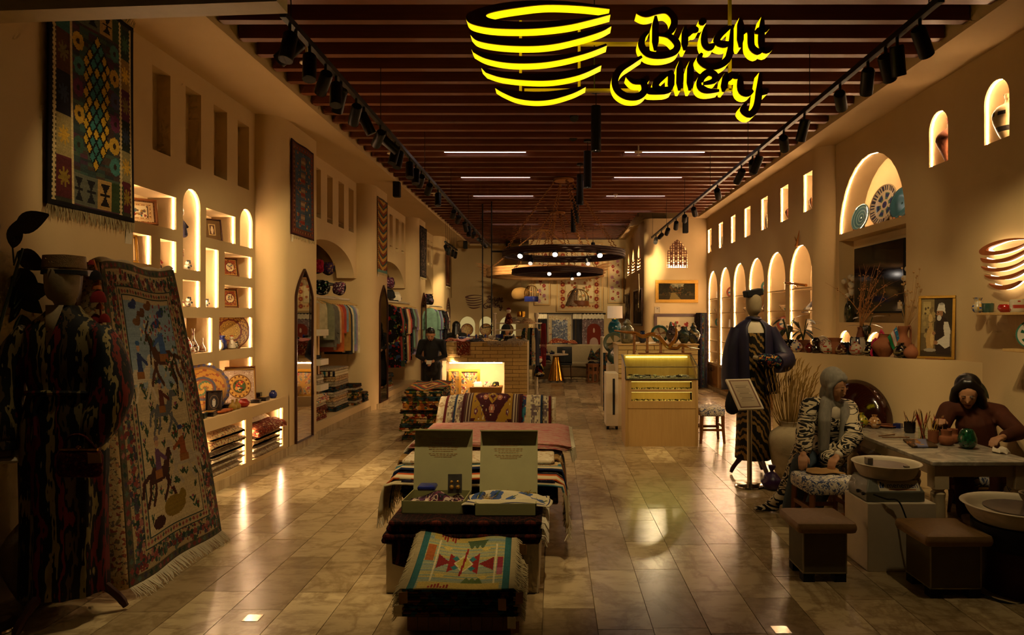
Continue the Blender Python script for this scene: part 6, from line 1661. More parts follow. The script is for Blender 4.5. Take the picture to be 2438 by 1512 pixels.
MB().tube([(bx - .33, by - .18, bz + .2), (bx + .33, by - .18, bz + .2), (bx + .33, by + .18, bz + .2), (bx - .33, by + .18, bz + .2)], .014, 6, closed=True).build('rim', 'wicker', t)
for i, (dx, w, m_, lb) in enumerate(((-.18, .17, 'shirt_white', 'white embroidered cloth bundle standing in the wicker basket'), (.02, .15, 'print_floral', 'flowered cloth bundle in the middle of the wicker basket'), (.2, .13, 'print_multi', 'dark printed cloth bundle at the right of the wicker basket'))):
 one(MB().rbox(-w / 2, w / 2, -.1, .1, 0, .26, .03, M=RT((bx + dx, by, bz + .035), .1 * i, -.25)), 'cloth_bundle', m_, lb, 'cloth')
# heaps of scarves and small goods on the counter
rr = random.Random(21)
for i, (px, w, m_, lb) in enumerate(((1078, .42, 'carpet_red', 'red and white knitted scarf at the left end of the brick counter'), (1105, .35, 'silk_rust', 'dark red cloth lying on the brick counter'), (1135, .4, 'print_dark', 'black printed scarf heap on the brick counter'), (1165, .45, 'carpet_beige', 'brown cloth heap in the middle of the brick counter'), (1195, .4, 'print_multi', 'multicoloured scarf heap on the brick counter'), (1230, .5, 'carpet_grey', 'grey and white scarf heap at the right of the brick counter'))):
 x = PX(px, 14.75); y0_ = 14.46 + (.25 if px < 1100 else 0); crumple('scarf', m_, lb, x - w / 2, x + w / 2, y0_, y0_ + .45, ZB1 + .018, .045, i + 30)
for i in range(22):
 x = -2.1 + i * .067; y = rr.uniform(14.95, 15.5); m_ = rr.choice(['lacquer', 'steel', 'brass', 'cobalt', 'lacquer_red', 'porcelain']); w, h = rr.uniform(.04, .1), rr.uniform(.03, .14)
 mb = MB().rbox(x - w, x + w, y - .05, y + .05, ZB1 + .017, ZB1 + .017 + h, .012) if i % 3 else MB().lathe(smooth([(.04, 0), (.05, .03), (.02, .07), (.03, .1), (.01, .14)], 3), 12, RT((x, y, ZB1 + .016)))
 one(mb, 'trinket', m_, '%s small glittering trinket from the left on the brick counter' % ORDS[i], 'trinket', 'trinkets on the brick counter')
f = MB(); p = P(1103, 816, 14.44)
for k in range(60):
 x = p.x - .13 + k * .0045; f.tube([(x, p.y + .02, p.z + .02), (x, p.y - .008, p.z - .1), (x + RND.uniform(-.02, .02), p.y - .015, p.z - .26)], [.005, .006, .004], 4)
o = one(f, 'scarf_fringe', 'carpet_red', 'long fringe of a knitted scarf hanging down the brick counter', 'scarf'); o['kind'] = 'stuff'
f = MB()
for k in range(90):
 x = -1.38 + k * .0085; f.tube([(x, 14.46, ZB1 + .03), (x + RND.uniform(-.02, .02), 14.43, ZB1), (x + RND.uniform(-.03, .03), 14.42, ZB1 - RND.uniform(.03, .1))], [.008, .008, .004], 4)
o = one(f, 'scarf_fringe', 'carpet_grey', 'fringed shawl edge along the front of the brick counter', 'scarf'); o['kind'] = 'stuff'
# turned white posts with rails and hats
TURN = [(.03, 0), (.055, .03), (.035, .08), (.05, .14), (.038, .2), (.038, .7), (.052, .75), (.036, .8), (.036, .93), (.055, .96), (.05, 1.0)]
t = thing('display_rack', 'white turned post rack with rails beside the brick counter', 'rack', (-.45, 16.2, 0))
yq = 16.2; xq = PX(1277, yq); zt = PZ(745, yq)
MB().lathe([(r, z_ * zt) for r, z_ in smooth(TURN, 2)], 14, RT((xq, yq, 0))).build('post', 'white_paint', t)
MB().lathe([(r * .8, ZB1 + .02 + z_ * (PZ(745, 15.3) - ZB1 - .02)) for r, z_ in smooth(TURN, 2)], 14, RT((PX(1178, 15.3), 15.3, 0))).build('post', 'white_paint', t)
for py in (770, 786): MB().cyl((PX(1170, 15.3), 15.3, PZ(py, 15.3)), (PX(1290, yq), yq, PZ(py, yq)), .016, n=8).build('rail', 'white_paint', t)
for px, py, m_, lb in ((1222, 764, 'carpet_grey', 'grey felt hat on the white rail'), (1255, 766, 'carpet_beige', 'brown felt hat on the white rail'), (1241, 748, 'brass', 'openwork brass crown on top of the two felt hats')):
 p = P(px, py, 15.8); one(MB().lathe(smooth([(.2, -.04), (.19, .0), (.12, .03), (.09, .07), (.02, .08)], 3) if py > 750 else [(.1, -.06), (.1, .06), (.095, .06), (.095, -.06)], 18, RT(p)), 'hat', m_, lb, 'hat')
doll('puppet', 'red capped puppet hanging at the left end of the white rail', P(1211, 772, 15.5), 1.5, 'carpet_red', 'yarn_red'); doll('puppet', 'puppet with red hat and shaggy robe on the white post', P(1284, 898, 16.0), 2.0, 'print_multi', 'tomato')
f = MB(); q = P(1290, 770, 16.1)
for k in range(5): f.tube([q + V(.02 * k, 0, 0), q + V(.03 * k - .02, 0, -.5), q + V(.02 * k, 0, -1.0)], .012, 5)
one(f, 'bead_strings', 'yarn_red', 'bundle of long red strings hanging from the white rail', 'beads')
for i in range(6):
 p = V(PX(1262, 15.6) - .12 + .05 * i, 15.62, 1.2); garment_on_rail(p.x, p.y, PZ(772, 15.6) - .03, .16, .9, ['print_multi', 'carpet_beige', 'silk_green', 'print_dark', 'suzani_cloth', 'silk_navy'][i], '%s narrow scarf hanging between the white posts' % ORDS[i], 'scarves between the posts')
# second brick counter with vases, and the glass showcase in front of it
t = thing('brick_counter', 'pale brick counter carrying glazed vases behind the glass showcase', 'counter', (1.9, 12.3, 0))
C2X0, C2X1, C2Y, C2Z = PX(1472, 11.9), PX(1662, 11.9), 11.9, PZ(822, 11.9)
MB().box(C2X0, C2X1, C2Y + .03, 13.0, 0, C2Z).build('counter_body', 'cream_paint', t)
MB().box(C2X0 - .02, C2X1 + .02, C2Y - .01, 13.0, C2Z, C2Z + .02).build('counter_top', 'oak', t)
z = C2Z - .085; row = 0
while z > .75:
 s = C2X0 - (.15 if row % 2 else 0)
 while s < C2X1:
  a, b = max(s, C2X0), min(s + .31, C2X1)
  if b - a > .03:
   o = MB().box(a + .004, b - .004, C2Y, C2Y + .03, z + .004, z + .076).build('brick', 'pale_brick', t, bevel=.003, bseg=1)
  s += .31
 z -= .08; row += 1
ZV = C2Z + .021
JAR = [(.05, 0), (.09, .05), (.12, .14), (.11, .2), (.06, .25), (.055, .28), (.07, .3)]; LJAR = JAR + [(.05, .31), (.03, .34), (.035, .36), (.01, .38)]
TALL = [(.09, 0), (.12, .04), (.13, .18), (.11, .28), (.06, .33), (.08, .36), (.05, .4), (.02, .44)]
def glz(*c): return lambda v, a: c[int(v * 7 + (a * 10 % 3) * .8) % len(c)]
for px, prof, s, cf, lb in ((1493, TALL, .98, glz('5a5a44', '6a6448', '4a4a38'), 'tall pale lidded jar at the left of the second brick counter'), (1533, JAR, .72, glz('0c1a38', '122448', '1c2c4a'), 'small dark blue jar behind the curved branch'), (1602, JAR, 1.02, glz('3a2a24', '2a2420', '4a3a34'), 'brown violet jar in the middle of the second brick counter'), (1629, JAR, .98, glz('1c2c2c', '3a3a24', '24342e'), 'dark green jar right of the brown one'), (1651, LJAR, .96, glz('14202a', '5a4a1c', '1c2a24'), 'lidded dark jar at the right end of the second brick counter')):
 pot('glazed_jar', lb, (PX(px, 12.25), 12.25 + (.2 if px == 1533 else 0), ZV), prof, 'glaze', 24, 'jar', cf, s=s)
def sgraf(rim, mid, motif):
 return lambda q, a: rim if q > .72 or .62 < q < .66 else (motif if (int(a * 12) % 3 == 0 and q > .15) or q < .12 else mid)
plate('glazed_plate', 'green rimmed plate with birds between the jars', (PX(1571, 12.55), 12.55, ZV), .16, sgraf('2c4a40', '9a8a68', '6a4a34'), 0, .2, 48, 14)
one(MB().lathe(smooth([(.05, 0), (.07, .06), (.05, .2), (.03, .3), (.005, .36)], 3), 16, RT((PX(1597, 12.7), 12.7, ZV + .02), s=(1, .5, 1))), 'leaf_vase', 'lacquer_green', 'green leaf shaped vase behind the brown jar', 'vase')
# pedestals, lamp and plates left of the showcase
def pedestal(lb, x0, x1, y0, y1, h, m='white_paint'): return one(MB().box(x0, x1, y0, y1, 0, h), 'pedestal', m, lb, 'pedestal', bevel=.006)
p1 = pedestal('white brick pedestal under the turquoise lamp', PX(1434, 14.6), PX(1470, 14.6), 14.6, 15.2, PZ(803, 14.6))
p2 = pedestal('low white display block under the green dish', PX(1448, 12.6), PX(1474, 12.6), 12.6, 13.1, PZ(868, 12.6))
t = thing('trolley_stand', 'white trolley stand with a dark slot beside the showcase', 'stand', (PX(1458, 11.5), 11.5, 0))
MB().box(PX(1443, 11.5), PX(1472, 11.5), 11.5, 11.95, .06, .94).build('cabinet_body', 'white_paint', t, bevel=.006)
MB().box(PX(1459, 11.48), PX(1464, 11.48), 11.49, 11.499, .25, .85).build('dark_slot', 'black_matte', t)
for px in (1447, 1468): MB().cyl((PX(px, 11.55) - .02, 11.55, .03), (PX(px, 11.55) + .02, 11.55, .03), .03, n=12).build('caster', 'black_matte', t)
for i, px in enumerate((1442, 1449)): one(MB().cyl((PX(px, 13.9), 13.9, 0), (PX(px, 13.9), 13.95, PZ(840, 13.9)), .05, n=14), 'rolled_carpet', 'kilim_dark', ('left' if i == 0 else 'right') + ' dark rolled carpet standing by the white pedestal', 'carpet')
t = thing('table_lamp', 'table lamp with a cream drum shade and turquoise jar base', 'lamp', P(1464, 803, 14.85))
q = P(1464, 803, 14.85) ; q.z = PZ(803, 14.6)
MB().lathe(smooth([(.08, 0), (.13, .08), (.15, .2), (.12, .3), (.07, .35), (.08, .38)], 3), 24, RT(q)).build('jar_base', 'turquoise' if 'turquoise' in M else mat('turquoise', '0c4a58', .15, spec=.6, var=.3, scale=14), t)
MB().cyl(q + V(0, 0, .36), q + V(0, 0, .46), .02, n=8).build('stem', 'brass', t)
n = NT('lamp_shade'); n.b.inputs['Emission Color'].default_value = (1, .72, .42, 1); n.b.inputs['Emission Strength'].default_value = .28; M['lamp_shade'] = n.done('c8b088', .9)
MB().lathe([(.165, .40), (.16, .66), (.155, .66), (.16, .40)], 30, RT(q), cap=False).build('lamp_shade', 'lamp_shade', t)
plate('glazed_plate', 'large round plate with a bird leaning beside the showcase', (PX(1462, 13.0), 13.0, PZ(842, 13.0)), .2, sgraf('4a5a4a', 'a89a78', '5a5a3c'), 0, .15, 48, 14, stand=None)
one(MB().box(PX(1449, 13.15), PX(1475, 13.15), 13.14, 13.5, 0, PZ(842, 13.0) - .002), 'pedestal', 'white_paint', 'white block under the large round bird plate', 'pedestal')
plate('glazed_plate', 'green glazed dish leaning below the bird plate', (PX(1463, 12.8), 12.78, PZ(868, 12.6) + .002), .15, lambda q_, a: '1c3a34' if q_ > .8 else '2a4a40', -.5, .2, 40, 10)
# driftwood branch on posts
t = thing('driftwood_branch', 'long curved polished branch on turned posts above the showcase', 'sculpture', P(1570, 845, 10.6))
pp = [P(x, y, 10.62 + .05 * math.sin(i)) for i, (x, y) in enumerate(((1463, 787), (1490, 791), (1512, 793), (1530, 801), (1550, 796), (1566, 800), (1580, 815), (1592, 827), (1612, 829), (1622, 822), (1640, 827), (1666, 831)))]
wood('polished_wood', '4a2408', '9a6224', .15, (4, 4, 4), 3)
q = smooth(pp, 4); k = len(q); MB().tube(q, [.010 + .024 * math.sin(PI * min(1, i / k * 1.1)) ** .7 for i in range(k)], 10).tube(smooth([P(1592, 827, 10.6), P(1606, 808, 10.6), P(1611, 790, 10.6), P(1606, 772, 10.6)], 4), [.03, .03, .03, .028, .026, .024, .022, .02, .018, .016, .012, .008, .006], 8).build('branch', 'polished_wood', t)
for px, y0, y1 in ((1510, 796, 843), (1541, 803, 843), (1573, 812, 843), (1626, 826, 843)):
 a, b = P(px, y1, 10.62), P(px, y0, 10.62); h = b.z - a.z
 MB().lathe([(r * .55, z_ * h) for r, z_ in TURN], 10, RT(a)).build('turned_post', 'mid_wood', t)
SX0, SX1, SY0, SY1 = 1.03, 2.08, 10.0, 10.58
ZR = PZ(844, 10.58)
MB_ = MB().bar((PX(1520, 10.62), 10.62, ZR + .012), (PX(1645, 10.62), 10.62, ZR + .012), .1, .022); MB_.build('plank', 'mid_wood', t)
t = thing('showcase', 'oak display case with a sloped glass top and two lit drawers', 'display case', ((SX0 + SX1) / 2, SY0, 0))
ZG0, ZG1 = PZ(903, 10), PZ(874, 10)
prof = [(SY0, 0), (SY1, 0), (SY1, ZR), (SY0 + .02, ZG1), (SY0, ZG1)]
side = [(SY0, 0), (SY1, 0), (SY1, ZR), (SY1 - .04, ZR), (SY0 + .02, ZG0 + .03), (SY0, ZG0)]
for x in (SX0, SX1 - .03): MB().prism(side, lambda a, b, d: Vector((d, a, b)), x, x + .03).build('side_panel', 'oak_side', t)
MB().box(SX0 + .03, SX1 - .03, SY0 + .012, SY0 + .03, .0, .55).build('front_panel', 'oak', t)
MB().box(SX0 + .03, SX1 - .03, SY1 - .03, SY1, .0, ZR).build('back_panel', 'oak', t)
zd = [(PZ(955, 10), PZ(934, 10)), (PZ(927, 10), PZ(909, 10))]
fr = MB()
w0, w1 = SX0 + .085, SX1 - .085
fr.prism([(SX0 + .03, .55), (SX1 - .03, .55), (SX1 - .03, ZG0), (SX0 + .03, ZG0)], lambda a, b, d: Vector((a, SY0 + d, b)), .005, .03, holes=[rect(w0, w1, a, b) for a, b in zd])
fr.build('drawer_front', 'oak', t)
for a, b in zd:
 MB().box(w0 - .02, w1 + .02, SY0 + .03, SY0 + .26, a - .015, a - .005).build('drawer_tray', 'linen', t); MB().box(w0 - .02, w1 + .02, SY0 + .25, SY0 + .26, a - .005, b + .03).build('drawer_back', 'oak', t)
 MB().box(w0, w1, SY0 + .035, SY0 + .085, b - .004, b + .006).build('light_strip', 'showcase_light', t)
MB().box(SX0 + .03, SX1 - .03, SY0 + .03, SY1 - .03, ZG0 - .02, ZG0).build('display_tray', 'linen', t)
MB().box(SX0 + .06, SX1 - .06, SY1 - .085, SY1 - .035, ZR - .04, ZR - .03).build('light_strip', 'showcase_light', t)
MB().box(SX0 + .004, SX1 - .004, SY0 + .002, SY0 + .006, ZG0, ZG1).build('glass_pane', 'glass', t)
g = MB(); g.add([(SX0, SY0 + .004, ZG1), (SX1, SY0 + .004, ZG1), (SX1, SY1 - .02, ZR), (SX0, SY1 - .02, ZR), (SX0, SY0 + .004, ZG1 + .005), (SX1, SY0 + .004, ZG1 + .005), (SX1, SY1 - .02, ZR + .005), (SX0, SY1 - .02, ZR + .005)], [(3, 2, 1, 0), (4, 5, 6, 7), (0, 1, 5, 4), (1, 2, 6, 5), (2, 3, 7, 6), (3, 0, 4, 7)]); g.build('glass_pane', 'glass', t)
ed = MB()
for x in (SX0, SX1):
 ed.bar((x, SY0, ZG0), (x, SY0, ZG1), .014, .014).bar((x, SY0, ZG1), (x, SY1 - .02, ZR), .014, .014)
ed.bar((SX0, SY0, ZG1), (SX1, SY0, ZG1), .01, .01).bar((SX0, SY0, ZG0), (SX1, SY0, ZG0), .016, .016).build('metal_edging', 'steel', t)
# knives
kn0 = None; rr = random.Random(4)
def knife(x, y, z, rz, m, lb, grp, s=1):
 t = thing('knife', lb, 'knife', (x, y, z), rz, grp); t.scale = (s, s, s)
 MB().tube([(-.06, 0, .012), (-.03, 0, .014), (0, 0, .012)], [.011, .009, .012], 7).build('knife_handle', m, t, world=False)
 b = MB(); b.add([(0, -.01, .008), (.1, -.002, .008), (.1, .002, .01), (0, .01, .008), (0, 0, .016), (.1, 0, .012)], [(0, 1, 5, 4), (3, 2, 5, 4), (0, 1, 2, 3)]); b.build('blade', 'steel', t, world=False)
 return t
protos = [knife(1.15, 10.1, ZG0, .4, m_, 'small knife with a blade lying among others under the sloped glass', 'knives in the glass top', 1.0) for m_ in ('porcelain', 'lacquer', 'steel')]
for i in range(48):
 dup(protos[i % 3], (rr.uniform(SX0 + .12, SX1 - .12), rr.uniform(SY0 + .06, SY0 + .36), ZG0 + rr.uniform(0, .03)), rr.uniform(-.9, .9) + (PI if rr.random() < .4 else 0), s=rr.uniform(.8, 1.2))
for d, ((a, b), nm) in enumerate(zip(zd, ('lower', 'upper'))):
 ks = [knife(w0 + .02 + .03 * q_, SY0 + .08, a - .004, 1.5, m_, '%s short knife from the left in the %s lit drawer' % (ORDS[q_], nm), 'knives in the %s drawer' % nm, .9) for q_, m_ in enumerate(('lacquer', 'steel'))]
 for i in range(20): dup(ks[i % 2], (w0 + .09 + (w1 - w0 - .12) * i / 19, SY0 + .08 + rr.uniform(0, .05), a - .004), rr.uniform(1.2, 1.9), '%s short knife from the left in the %s lit drawer' % (ORDS[i + 2], nm), s=rr.uniform(.8, 1.1))
# ================================================================== BACK OF THE SHOP
YM = 23.56
def suzani(w, h, asp, seed, big):
 c = CV(w, h, 'bcaa84', asp, seed); r = c.r
 if big:
  c.border(.02, .16, 'b89a6c', ['7a2c1c', '9a5a2c', '8a6a4a'], .08, .03); c.border(.16, .18, '9a8a60')
  for j in range(9):
   for i in (0, 1): u = .11 + .78 * i; c.dia(u, .06 + j * .11, .09, .05, 'a08a60'); c.flower(u, .06 + j * .11, .05, '7a2c1c', 'b07a3c', 8)
  for k in range(70): c.flower(r.uniform(.24, .76), r.uniform(.06, .92), .03, r.choice(['7a2c1c', '8a3a24', '6a5a34', '9a6a3c']), 'a08a50', 6)
  c.disc(.36, .75, .09, 'a89a78'); c.disc(.64, .75, .09, 'a89a78')
 else:
  for k in range(10): v = .06 + k * .1; u = .3 + .4 * (k % 2) + r.uniform(-.08, .08); c.line([(.5, v - .05), (u, v)], .012, '5a6a44'); c.flower(u, v, .13, r.choice(['8a2c24', '7a1c1c', '9a6a7a']), '8a6a6a', 6); c.flower(1 - u, v + .03, .07, '8a3a34', '6a5a3a', 5)
 return c
for x0, x1, y0, y1, cv_, lb in ((1272, 1310, 600, 727, suzani(30, 96, 3.3, 3, 0), 'narrow embroidered floral panel left of the large one on the back wall'), (1325, 1435, 578, 742, suzani(90, 134, 1.5, 5, 1), 'large red and cream embroidered panel on the back wall'), (1447, 1484, 588, 722, suzani(30, 100, 3.6, 7, 0), 'narrow embroidered floral panel right of the large one on the back wall')):
 w, h = PX(x1, YM) - PX(x0, YM), PZ(y0, YM) - PZ(y1, YM)
 picture('suzani_hanging', lb, ((PX(x0, YM) + PX(x1, YM)) / 2, YM, PZ(y1, YM)), w, h, cv_, 0, 0, 'oak', .05, 'textile', False, .03)
# rugs hanging below on a rail
t = thing('rug_rail', 'dark rail with hanging rugs along the back wall', 'rail', (1, 23.3, PZ(747, 23.3)))
MB().cyl((PX(1278, 23.3), 23.3, PZ(747, 23.3)), (PX(1442, 23.3), 23.3, PZ(747, 23.3)), .03, n=8).build('rail', 'black_metal', t)
ra = CV(50, 90, '9a8a6c', 1.8, 2); ra.border(.02, .05, '2a3450'); ra.scatter(160, ['8a6a44', 'b0a080', '7a5a4a'], .06, .94, .03, .97, .012, .03); ra.rect(.2, .8, .16, .86, '5c606c'); ra.scatter(300, ['8a8c90', '4a4e60', '9a9484', '3c4458'], .2, .8, .16, .86, .012, .03); ra.border(.19, .205, '3c4048')
rb = CV(50, 90, '5a4a4a', 1.8, 3); rb.scatter(420, ['7a6c6c', '3c3034', '8a7c78', '6a4a4a'], 0, 1, 0, 1, .012, .03); rb.rect(.22, .86, .0, .62, '5a1c0e'); rb.ell(.54, .62, .32, .16, '5a1c0e'); rb.ell(.54, .3, .2, .16, '8a7064'); rb.ell(.54, .62, .04, .06, '9a8070')
dk = CV(14, 40, '1c1a1e', 2.8, 4); dk.rect(.3, .36, 0, 1, '4a3c1c'); dk.rect(.7, .74, 0, 1, '3a3428')
for x0, x1, yb, cv_, lb in ((1303, 1363, 870, ra, 'cream rug with a grey blue field hanging at the back'), (1386, 1438, 870, rb, 'grey rug with a red arched niche hanging at the back'), (1280, 1302, 870, dk, 'dark grey rug hanging left of the cream one'), (1364, 1385, 870, dk, 'black striped rug hanging between the two bright ones')):
 z1 = PZ(748, 23.3); z0 = .55
 tt = thing('hanging_rug', lb, 'rug', (PX((x0 + x1) / 2, 23.25), 23.25, z0))
 sheet(cv_, flat_fn((PX(x0, 23.25), 23.25, z0), (PX(x1, 23.25) - PX(x0, 23.25), 0, 0), (0, 0, z1 - z0), .01), 'woven_field', tt, solid=.012)
 if cv_ is not ra: MB().grid(lambda u, v: Vector((PX(x0, 23.2) + u * (PX(x1, 23.2) - PX(x0, 23.2)), 23.2 - .01 * math.sin(u * 30), z1 - .16 * v - .02 * math.sin(u * 40))), 24, 4).build('top_fringe', 'fringe_white', tt, solid=.01)
# corner sofa, table and neighbours
mat('sofa_cloth', '75664c', .9, bump=.15, scale=40); mat('sofa_base', '6a5538', .8)
t = thing('corner_sofa', 'curved beige bench sofa in front of the hanging rugs', 'sofa', (.5, 21.9, 0))
def arc_block(r0, r1, z0, z1, name, m, a0=-.2, a1=PI + .2, rad=.04):
 cx, cy = .52, 21.2; mb = MB(); n_ = 28
 sec = [(r0 + rad, z0), (r1, z0), (r1, z1 - rad), (r1 - rad, z1), (r0 + rad, z1), (r0, z1 - rad), (r0, z0 + rad)]
 mb.rings([[(cx + r * 1.02 * math.cos(a), cy + r * .9 * math.sin(a), z_) for r, z_ in sec] for a in [a0 + (a1 - a0) * i / n_ for i in range(n_ + 1)]]); mb.build(name, m, t)
arc_block(.62, 1.16, 0, .32, 'seat_base', 'sofa_base'); arc_block(.58, 1.1, .322, .47, 'seat_cushion', 'sofa_cloth'); arc_block(1.12, 1.3, .3, 1.02, 'backrest', 'sofa_cloth')
crumple('throw', 'carpet_red', 'dark red patterned carpet laid over the sofa back', -.2, .75, 22.2, 22.42, 1.03, .12, 50); crumple('throw', 'carpet_navy', 'dark blue throw on the left arm of the sofa', -.75, -.1, 21.3, 21.8, .5, .3, 51); crumple('throw', 'kilim_dark', 'dark patterned throw on the right arm of the sofa', 1.05, 1.75, 21.2, 21.7, .5, .3, 52); crumple('throw', 'print_dark', 'olive fringed throw hanging from the right seat', 1.0, 1.5, 20.7, 21.1, .4, .12, 53)
t = thing('pedestal_table', 'round table on a fluted brass cone', 'table', (PX(1324, 20.5), 20.5, 0)); x = PX(1324, 20.5)
MB().rings([[(x + r * (1 + .04 * math.cos(a * 16)) * math.cos(a), 20.5 + r * (1 + .04 * math.cos(a * 16)) * math.sin(a), z_) for a in [2 * PI * k / 64 for k in range(64)]] for r, z_ in ((.24, .02), (.23, .05), (.09, .66), (.075, .76))]).build('cone_base', 'brass', t)
MB().lathe([(.05, .76), (.36, .77), (.365, .785), (.36, .80), (.01, .80)], 36, RT((x, 20.5, 0))).build('table_top', 'white_paint', t)
one(MB().lathe([(.03, 0), (.045, .1), (.043, .1), (.03, .01)], 14, RT((x + .22, 20.4, .801))), 'paper_cup', 'porcelain', 'white paper cup on the round brass table', 'cup')
t = thing('table_plant', 'small trailing plant in a dish on the round brass table', 'plant', (x - .12, 20.4, .801)); MB().lathe([(.06, 0), (.09, .04), (.08, .04), (.05, .01)], 14, RT((x - .12, 20.4, .801))).build('dish', 'cobalt', t); leaves(t, (x - .12, 20.4, .82), [(.12, .025, a * .9, -.2, .05 + .02 * (a % 3)) for a in range(8)], 'leaf_green')
t = thing('chair', 'black shell chair behind the round brass table', 'chair', (PX(1344, 21.1), 21.1, 0)); x = PX(1344, 21.1)
MB().grid(lambda u, v: Vector((x - .22 + .44 * u, 21.0 - .18 * math.cos((u - .5) * 2.4) * 0 + .18 * v + .1 * (1 - abs(u - .5) * 2), .48 + .5 * v)), 12, 8).build('shell', 'black_matte', t, sharp=180, solid=.02); MB().rbox(x - .22, x + .22, 20.75, 21.1, .44, .48, .02).build('seat', 'black_matte', t)
for a, b in ((-.18, 20.8), (.18, 20.8), (-.18, 21.06), (.18, 21.06)): MB().cyl((x + a, b, .44), (x + a * 1.1, b, 0), .014, n=8).build('leg', 'dark_wood', t)
n = NT('round_mat'); a, b, c_ = n.xyz(n.coord()); c = n.mix(((a * 5).fract() - .5).abs() + ((b * 5).fract() - .5).abs() < .45, '8a7a5c', '1a1410'); M['round_mat'] = n.done(c, .95)
one(MB().lathe([(.01, .0012), (.62, .0012), (.62, .012), (.01, .012)], 40, RT((PX(1324, 20.4), 20.4, 0))), 'round_mat', 'round_mat', 'round dark mat with pale diamonds under the brass table', 'mat')
t = thing('carved_stool', 'octagonal carved dark wood side table by the sofa', 'side table', (PX(1411, 20.2), 20.2, 0)); x = PX(1411, 20.2)
MB().lathe([(.19, .5), (.21, .5), (.21, .53), (.01, .53)], 8, RT((x, 20.2, 0))).build('top', 'mid_wood', t, sharp=20)
for k in range(8):
 a = PI / 8 + k * PI / 4; m_ = RT((x + .17 * math.cos(a - PI / 8 + PI / 8), 20.2 + .17 * math.sin(a), 0), a + PI / 2)
 MB().prism(rect(-.072, .072, 0, .5), lambda p_, q_, d: m_ @ Vector((p_, d, q_)), -.008, .008, holes=[arch(-.045, .045, .02, .25, point=.5), rect(-.04, .04, .32, .44)]).build('side_panel', 'mid_wood', t)
for px, py, y, lb, kind in ((1240, 700, 20.5, 'round straw basket hanging before the back wall', 0), (1265, 702, 20.2, 'small cage with a blue base hanging beside the straw basket', 1), (1376, 712, 19.6, 'bird cage with a grey cloth hanging in front of the large panel', 2)):
 p = P(px, py, y); t = thing('hanging_basket' if kind == 0 else 'bird_cage', lb, 'basket' if kind == 0 else 'bird cage', p)
 MB().cyl(p + V(0, 0, .2), (p.x, p.y, ZS + .05), .004, n=5).build('cord', 'rope', t)
 r_ = (.28, .2, .3)[kind]
 if kind == 0: MB().lathe(smooth([(.02, -.2), (.2, -.16), (.28, 0), (.2, .15), (.02, .2)], 3), 20, RT(p)).build('basket_body', 'wicker', t)
 else:
  MB().lathe([(r_, -.2), (r_ * 1.05, -.18), (r_ * 1.05, -.06), (r_, -.05), (.01, -.06)], 20, RT(p)).build('tray', 'cobalt' if kind == 1 else 'mid_wood', t)
  for k in range(16):
   a = 2 * PI * k / 16; MB().tube(smooth([p + V(r_ * math.cos(a), r_ * math.sin(a), -.05), p + V(r_ * math.cos(a), r_ * math.sin(a), .1), p + V(r_ * .6 * math.cos(a), r_ * .6 * math.sin(a), .24), p + V(0, 0, .28)], 3), .006, 4).build('bar', 'brass', t)
  if kind == 2: MB().grid(lambda u, v: p + V(-.02 - .34 * v * math.cos(u * 2.2 - .6), -.30 * math.sin(u * 2.2 - .3) * v - .02, .3 - .5 * v * v + .02 * math.sin(u * 20)), 20, 10).build('cloth', 'carpet_grey', t, sharp=180, solid=.008)
# back wall logo in dark wood, and arch niche goods
def wall_logo(label, fn, m, depth, letters=True, name='wall_logo', loc=(0, 0, 0)):
 t = thing(name, label, 'logo', loc)
 for p in BANDS: MB().prism(p, fn, 0, depth).build('bowl_band', m, t, sharp=30)
 if letters:
  for st in LET:
   mb = MB()
   for s_ in st: mb.prism(stroke(s_, W), fn, 0, depth)
   mb.build('letter', m, t, sharp=30)
 return t
wood('logo_wood', '4a2208', '6a3410', .5)
wall_logo('dark wooden bowl logo with lettering on the back left wall', lambda a, b, d: V(PX(1107 + a * .0385, YB), YB - .03 - d, PZ(702 + b * .043, YB)), 'logo_wood', .05, loc=P(1150, 735, YB))
for i, px in enumerate((1112, 1157, 1208)):
 p = P(px, 800, YB + .12); plate('carved_dish', '%s round carved dish from the left in the arched niches of the back wall' % ORDS[i], p, .24, gilt, 0, .15, 40, 10, cat='dish', m='paint', group='dishes in the back niches')
one(MB().box(-3.4, -.9, 25.6, 26.5, 0, PZ(801, 25.6)), 'back_counter', 'mid_wood', 'long dark wooden counter below the arched niches of the back wall', 'counter', bevel=.01)
# picture wall and side wall at the right rear
lp = CV(70, 36, '3a3820', .5, 4); r = lp.r
lp.rect(0, 1, .6, 1, '6a664c'); lp.scatter(60, ['7a7458', '5a5a48', '8a8260'], .2, .8, .65, 1, .03, .07); lp.scatter(150, ['1c1c0c', '2a2410', '3c2c10', '4a3414'], 0, 1, .3, .75, .02, .05); lp.scatter(80, ['1a160a', '22200e'], 0, .3, .5, 1, .03, .06); lp.scatter(80, ['1a160a', '22200e'], .72, 1, .5, 1, .03, .06); lp.rect(0, 1, 0, .25, '2c2410'); lp.poly([(.35, .4), (.45, .42), (.62, .0), (.3, .0)], '6a5a30')
def onpic(name, lb, l, r_, t_, b_, y, cv_, fm, fw, cat='picture', **k):
 return picture(name, lb, (PX((l + r_) / 2, y), y, PZ(b_, y)), PX(r_, y) - PX(l, y), PZ(t_, y) - PZ(b_, y), cv_, 0, 0, fm, fw, cat, False, **k)
onpic('landscape_painting', 'gilt framed landscape painting under the lattice window', 1560, 1662, 667, 721, YP - .005, lp, 'gold_paint', .09)
onpic('notice', 'small white notice beside the landscape painting', 1559, 1571, 730, 745, YP - .005, cvq(6, 8, lambda c: c.rect(.3, .6, .6, .8, '5a4a3a'), 'b8a88c'), 'white_paint', .01)
